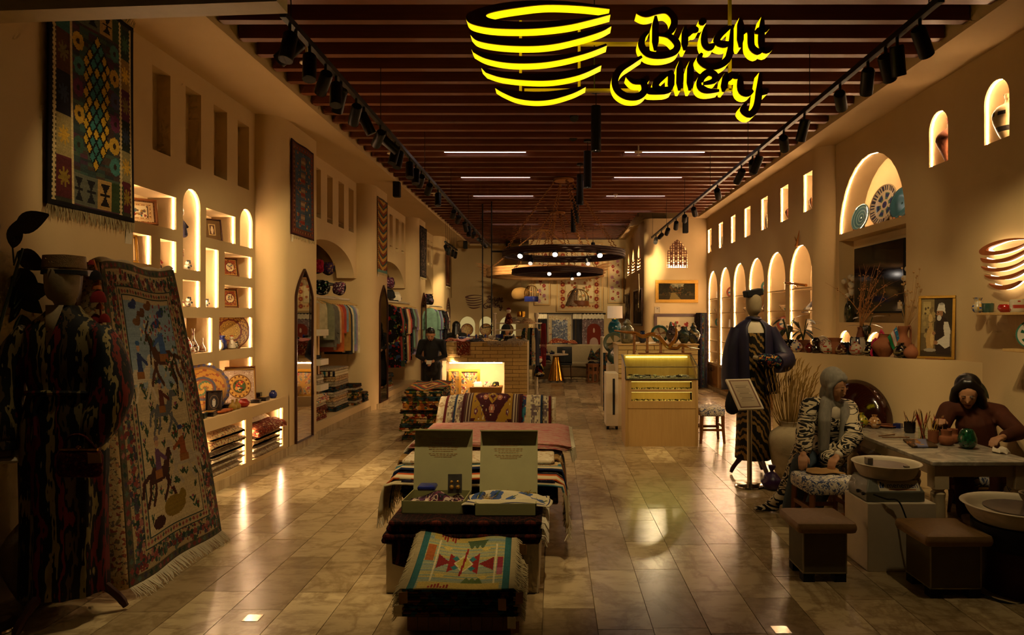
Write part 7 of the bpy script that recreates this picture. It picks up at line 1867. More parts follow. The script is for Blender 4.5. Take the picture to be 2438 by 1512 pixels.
fs = suzani(60, 40, .6, 9, 0); onpic('framed_suzani', 'dark framed red and white embroidery behind the glazed jars', 1557, 1660, 747, 830, YP - .06, cvq(70, 50, lambda c: (c.rect(.1, .9, .1, .86, 'b0a080'), [c.flower(c.r.uniform(.16, .84), c.r.uniform(.2, .8), .035, c.r.choice(['7a1c1c', '8a2c24', '4a4a34']), '6a3a2a', 6) for _ in range(26)], c.border(.0, .06, 'b4a684')), 'b4a684', .75), 'dark_wood', .08)
for i, px in enumerate((1664, 1668, 1672, 1676)): one(MB().box(PX(px, 18.2) - .018, PX(px, 18.2) + .018, 17.9, 18.5, .06, PZ(745, 18.2)), 'hanging_carpet', ['carpet_navy', 'kilim_dark', 'black_matte', 'carpet_navy'][i], '%s dark carpet on edge in the corner rack by the lit shelves' % ORDS[i], 'carpet', 'carpets in the corner rack')
def yside(px): return YX(px, XS)
for l, r_, t_, b_, lb in ((1487, 1500, 700, 775, 'small dark picture on the rear side wall'), (1510, 1530, 688, 775, 'tall framed picture group on the rear side wall')):
 a1, a0 = yside(l), yside(r_); picture('side_picture', lb, (XS - .005, (a0 + a1) / 2, PZ(b_, (a0 + a1) / 2)), a1 - a0, PZ(t_, (a0 + a1) / 2) - PZ(b_, (a0 + a1) / 2), cvq(12, 20, lambda c: c.scatter(20, ['1a1614', '6a5a44', '3a2a20'], 0, 1, 0, 1, .1, .25), '2a221c', 1.6), -PI / 2, 0, 'dark_wood', .05, 'picture', False)
p = P(1508, 690, 19.6); t = thing('hanging_ornament', 'long pale kite shaped ornament hanging on the rear side wall', 'ornament', p)
MB().prism([(0, .45), (.06, .0), (0, -.3), (-.06, 0)], lambda a, b, d: V(XS - .03 - d, p.y + a * 2, p.z + b), 0, .02).build('kite', 'linen', t); fringe((XS - .04, p.y - .05, p.z - .3), (XS - .04, p.y + .05, p.z - .3), .2, t, n=14, r=.008)
# lattice window infill
mb = MB(); a0, a1, b0, b1 = LW
for i in range(9):
 f_ = (i + .5) / 9; x = a0 + (a1 - a0) * f_; ztop = b1 - .42 + .42 * ((math.sin(math.acos(2 * f_ - 1))) * .65 + .35 * (1 - abs(2 * f_ - 1)))
 mb.box(x - .012, x + .012, YP + .02, YP + .04, b0, ztop)
for j in range(11):
 z_ = b0 + (b1 - b0) * (j + .5) / 11; hw = (a1 - a0) / 2 * (1 if z_ < b1 - .42 else max(.12, 1 - ((z_ - b1 + .42) / .42) ** 1.6)); mb.box((a0 + a1) / 2 - hw, (a0 + a1) / 2 + hw, YP + .022, YP + .042, z_ - .011, z_ + .011)
 for i in range(4):
  x = a0 + (a1 - a0) * (i + .75 + .25 * (j % 2)) / 4.5
  if abs(x - (a0 + a1) / 2) < hw - .06 and j % 2: mb.box(x - .045, x + .045, YP + .015, YP + .03, z_ - .045, z_ + .045)
mb.build('lattice', 'logo_wood', wall_side)
for a0, a1, z0, z1 in LANC:
 mb = MB()
 for j in range(int((z1 - z0 - .3) / .09)): mb.box(XS + .02, XS + .04, a0, a1, z0 + .03 + j * .09, z0 + .075 + j * .09)
 mb.box(XS + .02, XS + .04, (a0 + a1) / 2 - .03, (a0 + a1) / 2 + .03, z0, z1 - .1); mb.build('lattice', 'logo_wood', wall_side)
# ================================================================== RIGHT SIDE
mat('clay_brown', '6a3a20', .8, bump=.2); mat('terracotta', '8a5230', .8, bump=.2)
# ---- lit arched shelves: boards, goods and wooden cabinet doors
SHZ = [2.36, 1.99, 1.63, 1.28, .98]
for z in SHZ:
 for a0, a1 in RARCH: MB().box(XR + .02, XR + .35, a0, a1, z - .02, z).build('shelf', 'oak', wall_right)
rr = random.Random(9); shn = ['top', 'second', 'third', 'fourth', 'fifth']
for ai, (a0, a1) in enumerate(RARCH):
 an = ORDS[ai]
 for si, z in enumerate(SHZ + [.70]):
  if ai < 1 and si in (0, 1): continue
  if (ai, si) in ((4, 3), (2, 4)): continue
  w = 'on the %s shelf of the %s lit arch from the rounded corner' % ((shn + ['bottom'])[si], an)
  y = a0 + (a1 - a0) * rr.uniform(.3, .6); x = XR + .16; k = (ai * 2 + si) % 4
  if k == 0: plate('shelf_plate', 'painted plate ' + w, (x, y, z), .13, [gilt, sgraf('7a3a24', 'b8a888', '2c4a5a'), sgraf('2c4a40', 'b8a888', '8a3a24')][ai % 3], -.75, .2, 32, 9)
  elif k == 1: pot('shelf_vase', 'small vase ' + w, (x, y, z), BOT, 'glaze', 16, 'vase', dots('5a4430', 'b8a070', '3a2418'), s=1.05)
  elif k == 2: picture('shelf_card', 'white card ' + w, (x, y, z), .16, .2, cvq(10, 12, lambda c: c.scatter(8, ['8a7a6a', 'a89880'], .2, .8, .2, .8, .04, .1), 'cfc3ae'), -.75, .2, 'white_paint', .008, 'card')
  else: pot('shelf_bowl', 'patterned bowl ' + w, (x, y, z), [(.04, 0), (.08, .03), (.11, .08), (.12, .1)], 'glaze', 20, 'bowl', dots('b89a70', '7a2c1c', '2c4a4a'))
 t = thing('wall_cabinet', 'brown wooden cabinet below the %s lit arch from the rounded corner' % an, 'cabinet', (XR, (a0 + a1) / 2, .1), 0, 'cabinets below the lit arches')
 for s in (0, 1):
  ya = a0 + (a1 - a0) * s / 2; d = MB().box(XR - .016, XR - .001, ya + .004, ya + (a1 - a0) / 2 - .004, .12, .655).build('door', 'cabinet_wood', t)
  yh = (a0 + a1) / 2 + (.04 if s else -.04); MB().tube(smooth([(XR - .016, yh, .50), (XR - .04, yh, .51), (XR - .04, yh, .57), (XR - .016, yh, .58)], 3), .006, 6).build('handle', 'black_metal', d)
a0, a1 = RARCH[0]; ym = (a0 + a1) / 2
one(MB().tube(smooth([(XR + .1, a1 - .1, 2.40), (XR + .05, a1 + .1, 2.45), (XR - .05, a1 + .05, 2.47), (XR + .1, ym, 2.40)], 4), [.012 + .012 * (i / 12) for i in range(13)], 8), 'horn', 'polished_wood', 'long curved horn lying on the top shelf of the nearest lit arch', 'horn')
pot('carved_horn_cup', 'tall ribbed horn goblet on the top shelf of the nearest lit arch', (XR + .16, a0 + .18, 2.36), [(.06, 0), (.07, .1), (.065, .25), (.08, .3), (.05, .42), (.02, .5)], 'glaze', 16, 'goblet', lambda v, a: '2a1a10' if int(v * 22) % 2 or v > .75 else '9a7040')
for i in range(12): o = knife(XR + .1 + .01 * i, a0 + .2 + i * .055, 2.0 + .012, -.6, 'lacquer' if i % 2 else 'porcelain', '%s knife in the slanted row in the nearest lit arch' % ORDS[i], 'knives in the nearest arch', 1.6); o.rotation_euler = (0, -.9, -.5)
one(MB().tube(smooth([(XR - .03, ym + .1, 3.07), (XR - .05, ym + .0, 3.12), (XR - .06, ym - .12, 3.3)], 4), [.03, .028, .025, .022, .02, .016, .012, .008, .004], 8).tube([(XR - .05, ym, 3.12), (XR - .06, ym + .1, 3.22)], [.018, .004], 7), 'antler', 'polished_wood', 'small antler fixed above the nearest lit arch', 'antler')
for i, (a0, a1) in enumerate(RSLOT):
 if i == 3: continue
 k = i % 3; pot('slot_vase', 'dark clay vessel in the %s lit slot from the rounded corner' % ORDS[i], (XR + .13, a0 + (.15 if i != 4 else .1), 3.591), [JAR, [(.05, 0), (.12, .1), (.13, .18), (.05, .26), (.05, .3)], TALL][k], ('rustic', 'clay_brown', 'clay_pale')[k], 18, 'vase', s=.95 if i != 4 else .6)
# ---- dish arch, television, jar niches
blue = lambda q, a: '5a7a7c' if q > .9 else ('3a5f66' if int(q * 12) % 3 else '6a8a88')
def med(q, a):
 if q > .92: return '8a7a5c'
 if q > .72: return '3a3a4a' if int(a * 60) % 2 else 'b0a488'
 if .3 < q < .62 and (a * 6) % 1 < .6: return '2f3a66' if .38 < q < .54 else '4a6a5c'
 return '3a3a6a' if q < .14 else 'b8ac90'
yy = lambda px: YX(px, XT + .12)
plate('glazed_dish', 'blue grey dish at the left of the lit dish arch', (XT + .12, yy(2046), DZ), .2, blue, -1.4, .2, 48, 12)
plate('glazed_dish', 'large dish with medallions in the middle of the lit dish arch', (XT + .13, yy(2098), DZ), .28, med, -1.4, .18, 72, 18)
plate('glazed_dish', 'dark teal dish at the right of the lit dish arch', (XT + .10, yy(2146), DZ), .21, lambda q, a: '24424a', -1.4, .2, 48, 10)
ya, yb = yr(2142) , yr(2024); zc = 2.36
t = thing('television', 'large black wall television in the recess behind the low wall', 'television', (XT + .1, (ya + yb) / 2, 1.95))
MB().box(XT + .06, XT + .12, ya, yb, 1.92, 2.87).build('bezel', 'black_matte', t, bevel=.006)
n = NT('tv_glass'); M['tv_glass'] = n.done('060608', .08, spec=.6)
MB().box(XT + .055, XT + .061, ya + .015, yb - .015, 1.945, 2.855).build('screen', 'tv_glass', t)
MB().box(XT + .12, XT + .2, (ya + yb) / 2 - .2, (ya + yb) / 2 + .2, 2.2, 2.6).build('wall_bracket', 'black_metal', t)
MB().box(XT + .052, XT + .056, ya + .05, ya + .16, 1.97, 2.06).build('sticker', 'white_paint', t)
def cotton_vase(lb, x, y, z, n_, h):
 t = thing('cotton_vase', lb, 'vase', (x, y, z)); r = random.Random(n_)
 MB().lathe(smooth([(.05, 0), (.085, .1), (.075, .24), (.04, .32), (.055, .36)], 3), 18, RT((x, y, z))).build('vessel', 'tinted_glass', t)
 for k in range(n_):
  a = r.uniform(0, 6.3); q = V(x + .1 * math.cos(a) * r.random(), y + .12 * math.sin(a) * r.random(), z + .4 + h * k / n_)
  MB().tube([(x, y, z + .2), (x, y, z + .36), q], .004, 5).build('stem', 'rope', t); MB().ball(q, .04, 9, 6).ball(q + V(.02, .02, .02), .03, 8, 6).build('cotton_boll', 'shirt_white', t)
mat('tinted_glass', '2a2a14', .1, spec=.7)
cotton_vase('dark vase of cotton at the left of the television', XT + .1, yr(2008), 1.791, 9, .32); cotton_vase('dark vase of cotton at the right of the television', XT + .08, yr(2150), 1.791, 10, .55)
pot('wine_jar', 'tall brown clay jar in the smaller high niche', (XT + .12, JNI[0][0] + .14, 3.601), [(.06, 0), (.1, .1), (.17, .27), (.13, .36), (.05, .42), (.045, .5), (.06, .53)], 'clay_brown', 22, 'jar', s=.95)
pot('painted_jar', 'pale jar with black brush marks in the nearest high niche', (XT + .12, JNI[1][0] + .16, 3.601), [(.08, 0), (.12, .08), (.17, .24), (.13, .34), (.06, .38), (.05, .45), (.07, .47)], 'paint', 26, 'jar', lambda v, a: '14100e' if (abs(v - .2) < .03 or abs(v - .28) < .02 or (.5 < v < .62 and (a * 9) % 1 < .5)) else 'a89468', handles=1, s=.95)
# ---- wall logo of bent wood, shelves with pottery
wood('bent_wood', '7a3a10', 'a85a1c', .45)
ylo = lambda a: (XT - .1) * F / (2330 + a * .105 - CX)
wl_ = wall_logo('orange wooden bowl logo lit on the right wall', lambda a, b, d: V(XT - .11 + d, ylo(a), 1.85 + (758 - (575 + b * .152)) * 6.75 / F), 'bent_wood', .03, False, 'bowl_logo', (XT, 6.6, 2.1))
emit('halo_light', (1.0, .74, .42), 7)
for q in BANDS: MB().prism([(60 + (x_ - 560) * .94 + 500, y_) for x_, y_ in q], lambda a, b, d: V(XT - .055 + d, ylo(a), 1.85 + (758 - (575 + b * .152)) * 6.75 / F), 0, .004).build('halo_light', 'halo_light', wl_)
def board(lb, y0, y1, z, dep=.26):
 t = thing('wall_shelf', lb, 'shelf', (XT, (y0 + y1) / 2, z))
 MB().box(XT - dep, XT, y0, y1, z - .025, z).build('board', 'oak', t, bevel=.003)
 q = [((y0 + y1) / 2 + .34 * math.cos(PI * i / 14), -.25 * math.sin(PI * i / 14)) for i in range(15)]
 MB().prism(q, lambda a, b, d: V(XT - d, a, z - .026 + b), .02, .06).build('bracket', 'oak', t)
board('upper wooden shelf with painted cups under the bowl logo', 5.75, 6.72, 1.905); board('lower wooden shelf with a plate by the right edge', 5.55, 6.34, 1.575)
yc = lambda px: (XT - .13) * F / (px - CX)
MUG = [(.045, 0), (.055, .01), (.06, .08), (.058, .1)]
for px, pr, cf, s, h, lb in ((2328, [(.03, 0), (.055, .04), (.04, .09), (.03, .12), (.045, .15)], dots('b8ac90', '2c4a8a', 'b8902c'), 1.0, 0, 'small blue and yellow painted vase on the upper shelf'), (2352, MUG, lambda v, a: '2f4a40', .9, 1, 'green cup with a beaded handle on the upper shelf'), (2394, [(.04, 0), (.065, .03), (.06, .06), (.05, .075)], lambda v, a: '9a1c14', 1.0, 0, 'low red bowl on the upper shelf'), (2424, MUG, dots('c4b89c', 'a03c2c', 'c4b89c', 'c4b89c'), 1.15, 1, 'white cup with red dots on the upper shelf')):
 pot('cup', lb, (XT - .13, yc(px), 1.906), pr, 'glaze', 20, 'cup', cf, None, h, .008, s)
plate('painted_plate', 'white plate with green leaves on the lower shelf', (XT - .14, 6.1, 1.576), .13, lambda q, a: '24523a' if (a * 7) % 1 < .3 and .3 < q < .75 else ('3a6a5a' if q > .93 else 'c0b8a4'), -.7, .2)
# ---- things along the low wall
def lw_at(px, off):
 k = (px - CX) / F; q = LWA + nv * off; s = (k * q.y - q.x) / (dv.x - k * dv.y); r = q + dv * s; return V(r.x, r.y, 1.401)
BALL = [(.03, 0), (.06, .03), (.065, .07), (.04, .11), (.02, .125), (.03, .14)]
for px, off, kind, cf, s, lb in ((1896, .12, BALL, dots('b8a890', '8a2c24', '2c3a6a'), .95, 'white painted pomegranate next to the potted plants'), (1926, .1, BALL, lambda v, a: '5a140c', .75, 'small dark red pomegranate on the low wall'), (1943, .12, [(.04, 0), (.05, .04), (.035, .09), (.045, .13), (.02, .17)], lambda v, a: '1a0e0c', .95, 'dark seated figure shaped pot on the low wall'), (1971, .1, BALL, dots('c0b498', 'a02c1c', '3a5a2c', 'c0b498'), .98, 'white pomegranate with red berries on the low wall'), (1990, .16, [(.05, 0), (.075, .05), (.06, .12), (.055, .14), (.075, .18)], None, .9, 'plain terracotta jar on the low wall'), (2003, .08, BALL, dots('4a1c10', 'a08a60'), .82, 'brown pomegranate with pale rings on the low wall'),
  (2038, .08, BALL, dots('b8a890', 'a04030'), .95, 'white pomegranate with red rings before the jug'), (2069, .07, BALL, dots('18120e', 'b0a078'), .85, 'black and cream patterned pomegranate on the low wall'), (2105, .1, [(.05, 0), (.11, .08), (.11, .14), (.05, .2), (.05, .23), (.06, .24)], None, .88, 'round brown clay pot beside the flag'), (2145, .05, BALL, dots('14100e', '6a5a34'), .98, 'dark dotted pomegranate in front of the flag'), (2170, .05, [(.04, 0), (.075, .04), (.07, .09), (.03, .13), (.025, .15)], None, .85, 'small round clay bottle by the portrait'), (2016, .2, MUG, lambda v, a: '10182c', 1.2, 'dark blue cup behind the small pomegranates')):
 pot('pomegranate_pot' if kind is BALL else 'clay_pot', lb, lw_at(px, off), kind, 'glaze' if cf else 'terracotta', 18, 'pot', cf, s=s * 1.25)
pot('jug', 'white and grey jug with a thin looped handle on the low wall', lw_at(2042, .2), [(.06, 0), (.1, .06), (.095, .15), (.08, .2), (.085, .22)], 'glaze', 22, 'jug', lambda v, a: '2a2c40' if v > .5 and int(a * 8) % 2 else 'a89c88', handles=2, hr=.007)
pot('jug', 'tall brown clay jug with a handle beside the portrait', lw_at(2150, .16), [(.06, 0), (.1, .08), (.09, .18), (.045, .26), (.07, .34), (.075, .36)], 'terracotta', 22, 'jug', handles=1, hr=.013)
plate('shell_dish', 'fan shaped painted dish on the low wall', lw_at(1960, .22), .11, dots('b8a890', '8a4a34', '6a5a5a'), 0, .2)
p = lw_at(2048, .3); t = thing('branch_vase', 'slim brown vase with tall dry branches on the low wall', 'vase', p)
MB().lathe(smooth([(.04, 0), (.06, .08), (.05, .22), (.03, .3), (.035, .34)], 3), 16, RT(p)).build('vessel', 'clay_brown', t)
r = random.Random(3); mb = MB()
for k in range(16):
 q = [p + V(0, 0, .3)]; d = V(r.uniform(-.1, .45), r.uniform(-.1, .1), 1).normalized()
 for j in range(6): q.append(q[-1] + d * r.uniform(.1, .17)); d = (d + V(r.uniform(-.4, .4), r.uniform(-.2, .2), r.uniform(-.2, .1))).normalized()
 mb.tube(q, [.006, .005, .005, .004, .003, .002, .001], 4)
 for j in range(9): mb.ball(q[2 + j % 4] + V(r.uniform(-.03, .03), 0, r.uniform(-.03, .03)), .008, 5, 4)
o = mb.build('dry_branches', 'rope', t); o['kind'] = 'stuff'
p = lw_at(2155, .28); mb = MB()
for k in range(30):
 q = p + V(r.uniform(-.05, .2), r.uniform(-.04, .04), r.uniform(.55, 1.05)); mb.tube([p + V(0, 0, .3), p.lerp(q, .6) + V(.02, 0, .1), q], [.003, .002, .001], 3).ball(q, .012, 5, 4)
t = thing('dry_grass', 'tall dry seed stalks standing in the clay jug', 'dry stalks', p + V(0, 0, .3)); o = mb.build('stalks', 'kraft', t); o['kind'] = 'stuff'
p = lw_at(2087, .16); t = thing('ribbon_pot', 'clay pot with a bright pink ribbon on the low wall', 'pot', p)
MB().lathe(smooth([(.05, 0), (.08, .05), (.07, .14), (.05, .18)], 3), 18, RT(p)).build('vessel', 'clay_brown', t)
mat('ribbon', 'b01c48', .4); MB().grid(lambda u, v: p + V(-.1 + .2 * u, -.08 - .02 * math.sin(u * 9), .3 - .25 * abs(u - .6) - .05 * v + .03 * math.sin(u * 12)), 20, 2).grid(lambda u, v: p + V(-.1 + .03 * v + .02 * math.sin(u * 6), -.09, .2 - .2 * u), 10, 2).build('ribbon', 'ribbon', t, solid=.002, sharp=180)
p = lw_at(2132, .06); t = thing('flag', 'small blue, white and green flag on a stick among the pots', 'flag', p)
MB().cyl(p + V(-.015, 0, 0), p + V(.02, 0, .36), .004, n=6).build('stick', 'oak', t)
fc = CV(30, 20, 'b8ae9c', .7); fc.rect(0, 1, .66, 1, '2a6a90'); fc.rect(0, 1, 0, .33, '1c6a3a'); fc.rect(0, 1, .31, .34, '9a2c24'); fc.rect(0, 1, .65, .68, '9a2c24'); fc.disc(.16, .83, .07, 'd0c8b8'); fc.disc(.19, .83, .06, '2a6a90'); fc.scatter(12, ['d0c8b8'], .28, .46, .74, .94, .008, .01)
fq = lambda x, y: P(x, y, p.y - .012)
sheet(fc, lambda u, v: fq(2113, 803).lerp(fq(2127, 836), u).lerp(fq(2134, 778).lerp(fq(2147, 824), u), v) + V(0, -.006 * math.sin(u * 7), 0), 'banner', t, 'print', .002)
for px, off, m_, n_, lb, pm in ((1877, .2, 'leaf_green', 13, 'leafy green plant in a patterned white pot on the low wall', 'cap_cloth'), (1912, .24, 'leaf_green', 9, 'leafy green plant in a brown pot on the low wall', 'clay_brown'), (2062, .34, 'leaf_dark', 6, 'low dark leaved plant behind the jug', 'black_matte')):
 p = lw_at(px, off); t = thing('potted_plant', lb, 'plant', p); MB().lathe([(.07, 0), (.09, .16), (.08, .16), (.07, .12)], 18, RT(p)).build('planter', pm, t)
 leaves(t, p + V(0, 0, .14), [(r.uniform(.14, .22), .04, r.uniform(0, 6.3), r.uniform(-.6, .5), r.uniform(.1, .34)) for _ in range(n_)], m_)
pc = CV(72, 112, '5a4a2c', 1.55, 6); pc.rect(0, .42, .4, 1, '7a6840'); pc.rect(.42, 1, .45, 1, '33291b'); pc.rect(.06, .3, .72, .95, '9a8654'); pc.rect(0, 1, 0, .1, '3a2c1a'); pc.scatter(26, ['6a5834', '8a7648', '4a3c24'], 0, .45, .3, .95, .02, .06)
pc.poly([(.5, .04), (.44, .3), (.5, .62), (.62, .7), (.8, .66), (.93, .5), (.96, .04)], '2a1d16'); pc.poly([(.74, .6), (.86, .6), (.94, .46), (.93, .18), (.78, .14), (.6, .22), (.5, .2), (.52, .27), (.66, .32), (.76, .36), (.72, .5)], 'b4ac9c'); pc.ell(.6, .75, .1, .075, '86603f'); pc.poly([(.51, .75), (.47, .72), (.53, .705)], '86603f'); pc.ell(.58, .665, .07, .05, 'aaa294'); pc.poly([(.5, .79), (.55, .9), (.74, .91), (.78, .74), (.68, .79)], 'b8b0a0'); pc.ell(.65, .905, .09, .02, '8a8478'); pc.ell(.555, .76, .012, .008, '1c120c')
pc.poly([(.2, .12), (.16, .3), (.2, .44), (.26, .5), (.25, .58), (.37, .58), (.36, .5), (.42, .44), (.45, .3), (.4, .12)], '9c7c48'); pc.ell(.3, .66, .07, .07, 'a88a54'); pc.ell(.36, .3, .05, .12, 'b4945c'); pc.ell(.3, .11, .2, .03, '8a8070'); pc.ell(.48, .24, .07, .035, '86603f'); pc.ell(.42, .4, .06, .03, '86603f'); pc.age(.15)
p = lw_at(2228, .12); picture('portrait_painting', 'gilt framed painting of a white turbaned potter standing on the low wall', p, .37, .7, pc, -.75, .09, 'gold_paint', .03, 'painting', True)
# ---- pottery corner: wheat urn, bags, table, stools, wheels
p = V(2.74, 8.05, 0); t = pot('urn', 'big clay jar on the floor behind the seated woman', p, [(.14, 0), (.2, .15), (.25, .4), (.22, .52), (.12, .6), (.13, .66)], 'clay_pale', 28, 'urn')
t = thing('wheat_sheaf', 'dry wheat sheaf standing in the big clay jar', 'wheat', p + V(0, 0, .6)); mb = MB(); mat('wheat', '8a6a30', .9)
for k in range(150):
 a = r.uniform(0, 6.3); q = r.uniform(0, 1) ** .6; tp = p + V(.3 * q * math.cos(a), .26 * q * math.sin(a), 1.22 + r.uniform(-.3, .12) - .1 * q); md = p.lerp(tp, .7); md.z += .05
 mb.tube([p + V(.05 * q * math.cos(a), .05 * q * math.sin(a), .5), md, tp], [.003, .0025, .002], 3).tube([tp, tp + (tp - md).normalized() * .06, tp + (tp - md).normalized() * .11 + V(.02, 0, -.01)], [.005, .008, .002], 5)
o = mb.build('stalks', 'wheat', t); o['kind'] = 'stuff'
mat('purple_plastic', '2c1440', .3, spec=.5, var=.4); p = V(2.36, 7.5, 0)
t = thing('plastic_bag', 'purple plastic bag on the floor by the sign stand', 'bag', p); mb = MB().lathe(smooth([(.05, 0), (.1, .03), (.11, .1), (.06, .17), (.02, .2), (.04, .26)], 3), 16, RT(p)); mb.v = [(a + .01 * math.sin(c_ * 60 + a * 50), b, c_) for a, b, c_ in mb.v]; mb.build('bag_body', 'purple_plastic', t)
def ikat_stool(lb, x, y, w, d, h, rz=0):
 t = thing('upholstered_stool', lb, 'stool', (x, y, 0), rz)
 MB().rbox(-w / 2, w / 2, -d / 2, d / 2, h - .13, h, .035, pz=.015).build('seat', 'ikat_blue', t, world=False)
 for a in (-1, 1):
  for b in (-1, 1): MB().tube([(a * (w / 2 - .035), b * (d / 2 - .035), h - .12), (a * (w / 2 - .03), b * (d / 2 - .03), .2), (a * (w / 2 - .015), b * (d / 2 - .015), 0)], [.028, .024, .018], 4).build('leg', 'mid_wood', t, world=False)
 MB().bar((-w / 2 + .03, -d / 2 + .03, .2), (w / 2 - .03, -d / 2 + .03, .2), .02, .035).bar((-w / 2 + .03, d / 2 - .03, .2), (w / 2 - .03, d / 2 - .03, .2), .02, .035).bar((-w / 2 + .03, -d / 2 + .03, .25), (-w / 2 + .03, d / 2 - .03, .25), .02, .035).bar((w / 2 - .03, -d / 2 + .03, .25), (w / 2 - .03, d / 2 - .03, .25), .02, .035).build('stretcher', 'mid_wood', t, world=False)
ikat_stool('blue and white ikat stool beside the glass showcase', 2.34, 10.42, .38, .42, .53); ikat_stool('ikat stool with a brown apron on it before the seated woman', 2.33, 5.98, .44, .42, .5, .08); ikat_stool('ikat stool partly hidden by the white wheel box', 2.80, 6.02, .4, .42, .45); ikat_stool('ikat stool under the woman in the striped coat', 2.56, 6.72, .42, .4, .46); ikat_stool('ikat stool under the woman in the brown shirt', 3.98, 6.42, .44, .44, .46)
one(MB().rbox(3.72, 4.3, 5.3, 5.8, .32, .50, .08), 'ikat_cushion', 'ikat_blue', 'blue and white ikat cushion at the right edge behind the table', 'cushion'); one(MB().box(3.74, 4.28, 5.32, 5.78, 0, .319), 'cushion_bench', 'mid_wood', 'dark bench under the ikat cushion at the right edge', 'bench')
crumple('apron', 'kraft', 'folded brown apron on the ikat stool', 2.2, 2.48, 5.92, 6.12, .522, .02, 61)
# table
TX0, TX1, TY0, TY1, TZ = 2.88, 3.68, 5.27, 6.98, .76
t = thing('work_table', 'pale table with turned legs and a marble top', 'table', (3.28, 6.1, 0))
n = NT('table_marble'); c = n.mix(((n.noise(n.coord(), 3, 6, .6, 1.2) - .5).abs() * 7).min(1.0), '8a8272', 'b9ae98'); M['table_marble'] = n.done(c, .18)
MB().box(TX0, TX1, TY0, TY1, TZ - .035, TZ).build('table_top', 'table_marble', t, bevel=.006)
MB().box(TX0 + .06, TX1 - .06, TY0 + .06, TY0 + .08, TZ - .13, TZ - .036).box(TX0 + .06, TX1 - .06, TY1 - .08, TY1 - .06, TZ - .13, TZ - .036).box(TX0 + .06, TX0 + .08, TY0 + .06, TY1 - .06, TZ - .13, TZ - .036).box(TX1 - .08, TX1 - .06, TY0 + .06, TY1 - .06, TZ - .13, TZ - .036).build('apron_frame', 'cream_paint', t)
TLEG = [(.03, 0), (.04, .03), (.035, .08), (.045, .2), (.055, .24), (.04, .27), (.052, .3), (.05, .46), (.055, .5), (.04, .52), (.055, .54)]
for x in (TX0 + .09, TX1 - .09):
 for y in (TY0 + .09, TY1 - .09): MB().lathe(smooth(TLEG, 2), 16, RT((x, y, 0))).box(x - .055, x + .055, y - .055, y + .055, .54, TZ - .036).build('leg', 'cream_paint', t)
def tp(px, py): k = F * (H - TZ) / (py - CY); return V(PX(px, k), k, TZ + .001)
PG = BALL[:4] + [(.022, .125), (.03, .145)]
pot('pomegranate_pot', 'yellow painted pomegranate at the far end of the table', tp(2051, 1017), PG, 'glaze', 22, 'pot', dots('a89a28', '3a5a24', '8a2c1c', 'a89a28'), s=.98); pot('pomegranate_pot', 'orange painted pomegranate at the far end of the table', tp(2082, 1020), PG, 'glaze', 22, 'pot', dots('b0804a', '4a2c24', 'c8b090'), s=.92)
pot('saucer', 'orange clay saucer on the far end of the table', tp(2110, 1017), [(.06, 0), (.09, .012), (.1, .02)], 'terracotta', 24, 'saucer'); pot('sugar_box', 'small blue box on the far end of the table', tp(2138, 1019), [(.05, 0), (.05, .04), (.045, .045)], 'cobalt', 4, 'box')
pot('green_vase', 'glossy green egg shaped vase at the front of the table', tp(2303, 1068), [(.04, 0), (.07, .04), (.072, .09), (.05, .15), (.03, .165)], 'glaze', 26, 'vase', lambda v, a: '0c3a20' if int(v * 20 + a * 30) % 3 else '14482a')
for px, py, lb, s in ((2253, 1060, 'round orange clay pot of brushes in front', 1.0), (2268, 1055, 'second orange clay pot of brushes behind the first', .95)): pot('clay_pot', lb, tp(px, py), [(.035, 0), (.06, .03), (.055, .07), (.04, .085), (.045, .13)], 'terracotta', 22, 'pot', s=s)
def jar_of(lb, px, py, m, hgt, rad, nb, ms):
 p = tp(px, py); t = thing('brush_jar', lb, 'jar', p); MB().lathe([(rad * .8, 0), (rad, .01), (rad * 1.05, hgt), (rad * .97, hgt), (rad * .9, .012)], 20, RT(p)).build('vessel', m, t)
 for k in range(nb):
  a = r.uniform(0, 6.3); b = p + V(rad * .5 * math.cos(a + 2), rad * .5 * math.sin(a + 2), .015); q = p + V(rad * 1.5 * math.cos(a), rad * 1.1 * math.sin(a), hgt + r.uniform(.05, .11)); br = MB().cyl(b, q, .0035, n=5).build('brush', r.choice(ms), t); MB().tube([q, q + (q - b).normalized() * .02], [.005, .002], 5).build('bristles', 'kraft', br)
jar_of('clear glass jar full of red paint brushes', 2197, 1048, 'glass', .15, .037, 14, ['tomato', 'oak', 'tomato', 'ink_black']); jar_of('brown clay cup with brushes beside the glass jar', 2222, 1055, 'terracotta', .11, .042, 4, ['oak', 'squash']); jar_of('dark patterned tin of brushes on the table', 2166, 1030, 'lacquer', .1, .05, 6, ['ink_black', 'mid_wood']); jar_of('small light pot of tools near the painting woman', 2235, 1040, 'porcelain', .08, .04, 9, ['oak', 'squash', 'tomato'])
for i, (a, b) in enumerate((((2092, 1040), (2130, 1036)), ((2100, 1043), (2165, 1043)))): one(MB().cyl(tp(*a) + V(0, 0, .006), tp(*b) + V(0, 0, .006), .005, n=6), 'paint_brush', 'mid_wood', ('farther' if i == 0 else 'nearer') + ' long paint brush lying on the table', 'brush')
bk = CV(24, 16, '4a3414', .66, 4); bk.poly([(.1, 0), (.5, 1), (.95, 1), (.6, 0)], '6a6a84'); bk.scatter(20, ['8a5a24', '2a2014', '9a7a3c'], 0, .5, 0, 1, .03, .08)
a, b, c_ = tp(2172, 1067), tp(2233, 1067), tp(2150, 1050); tag(sheet(bk, lambda u, v: a + (b - a) * u + (c_ - a) * v + V(0, 0, .018), 'booklet', None, 'print', .016), 'printed booklet lying at the front of the table', 'booklet')
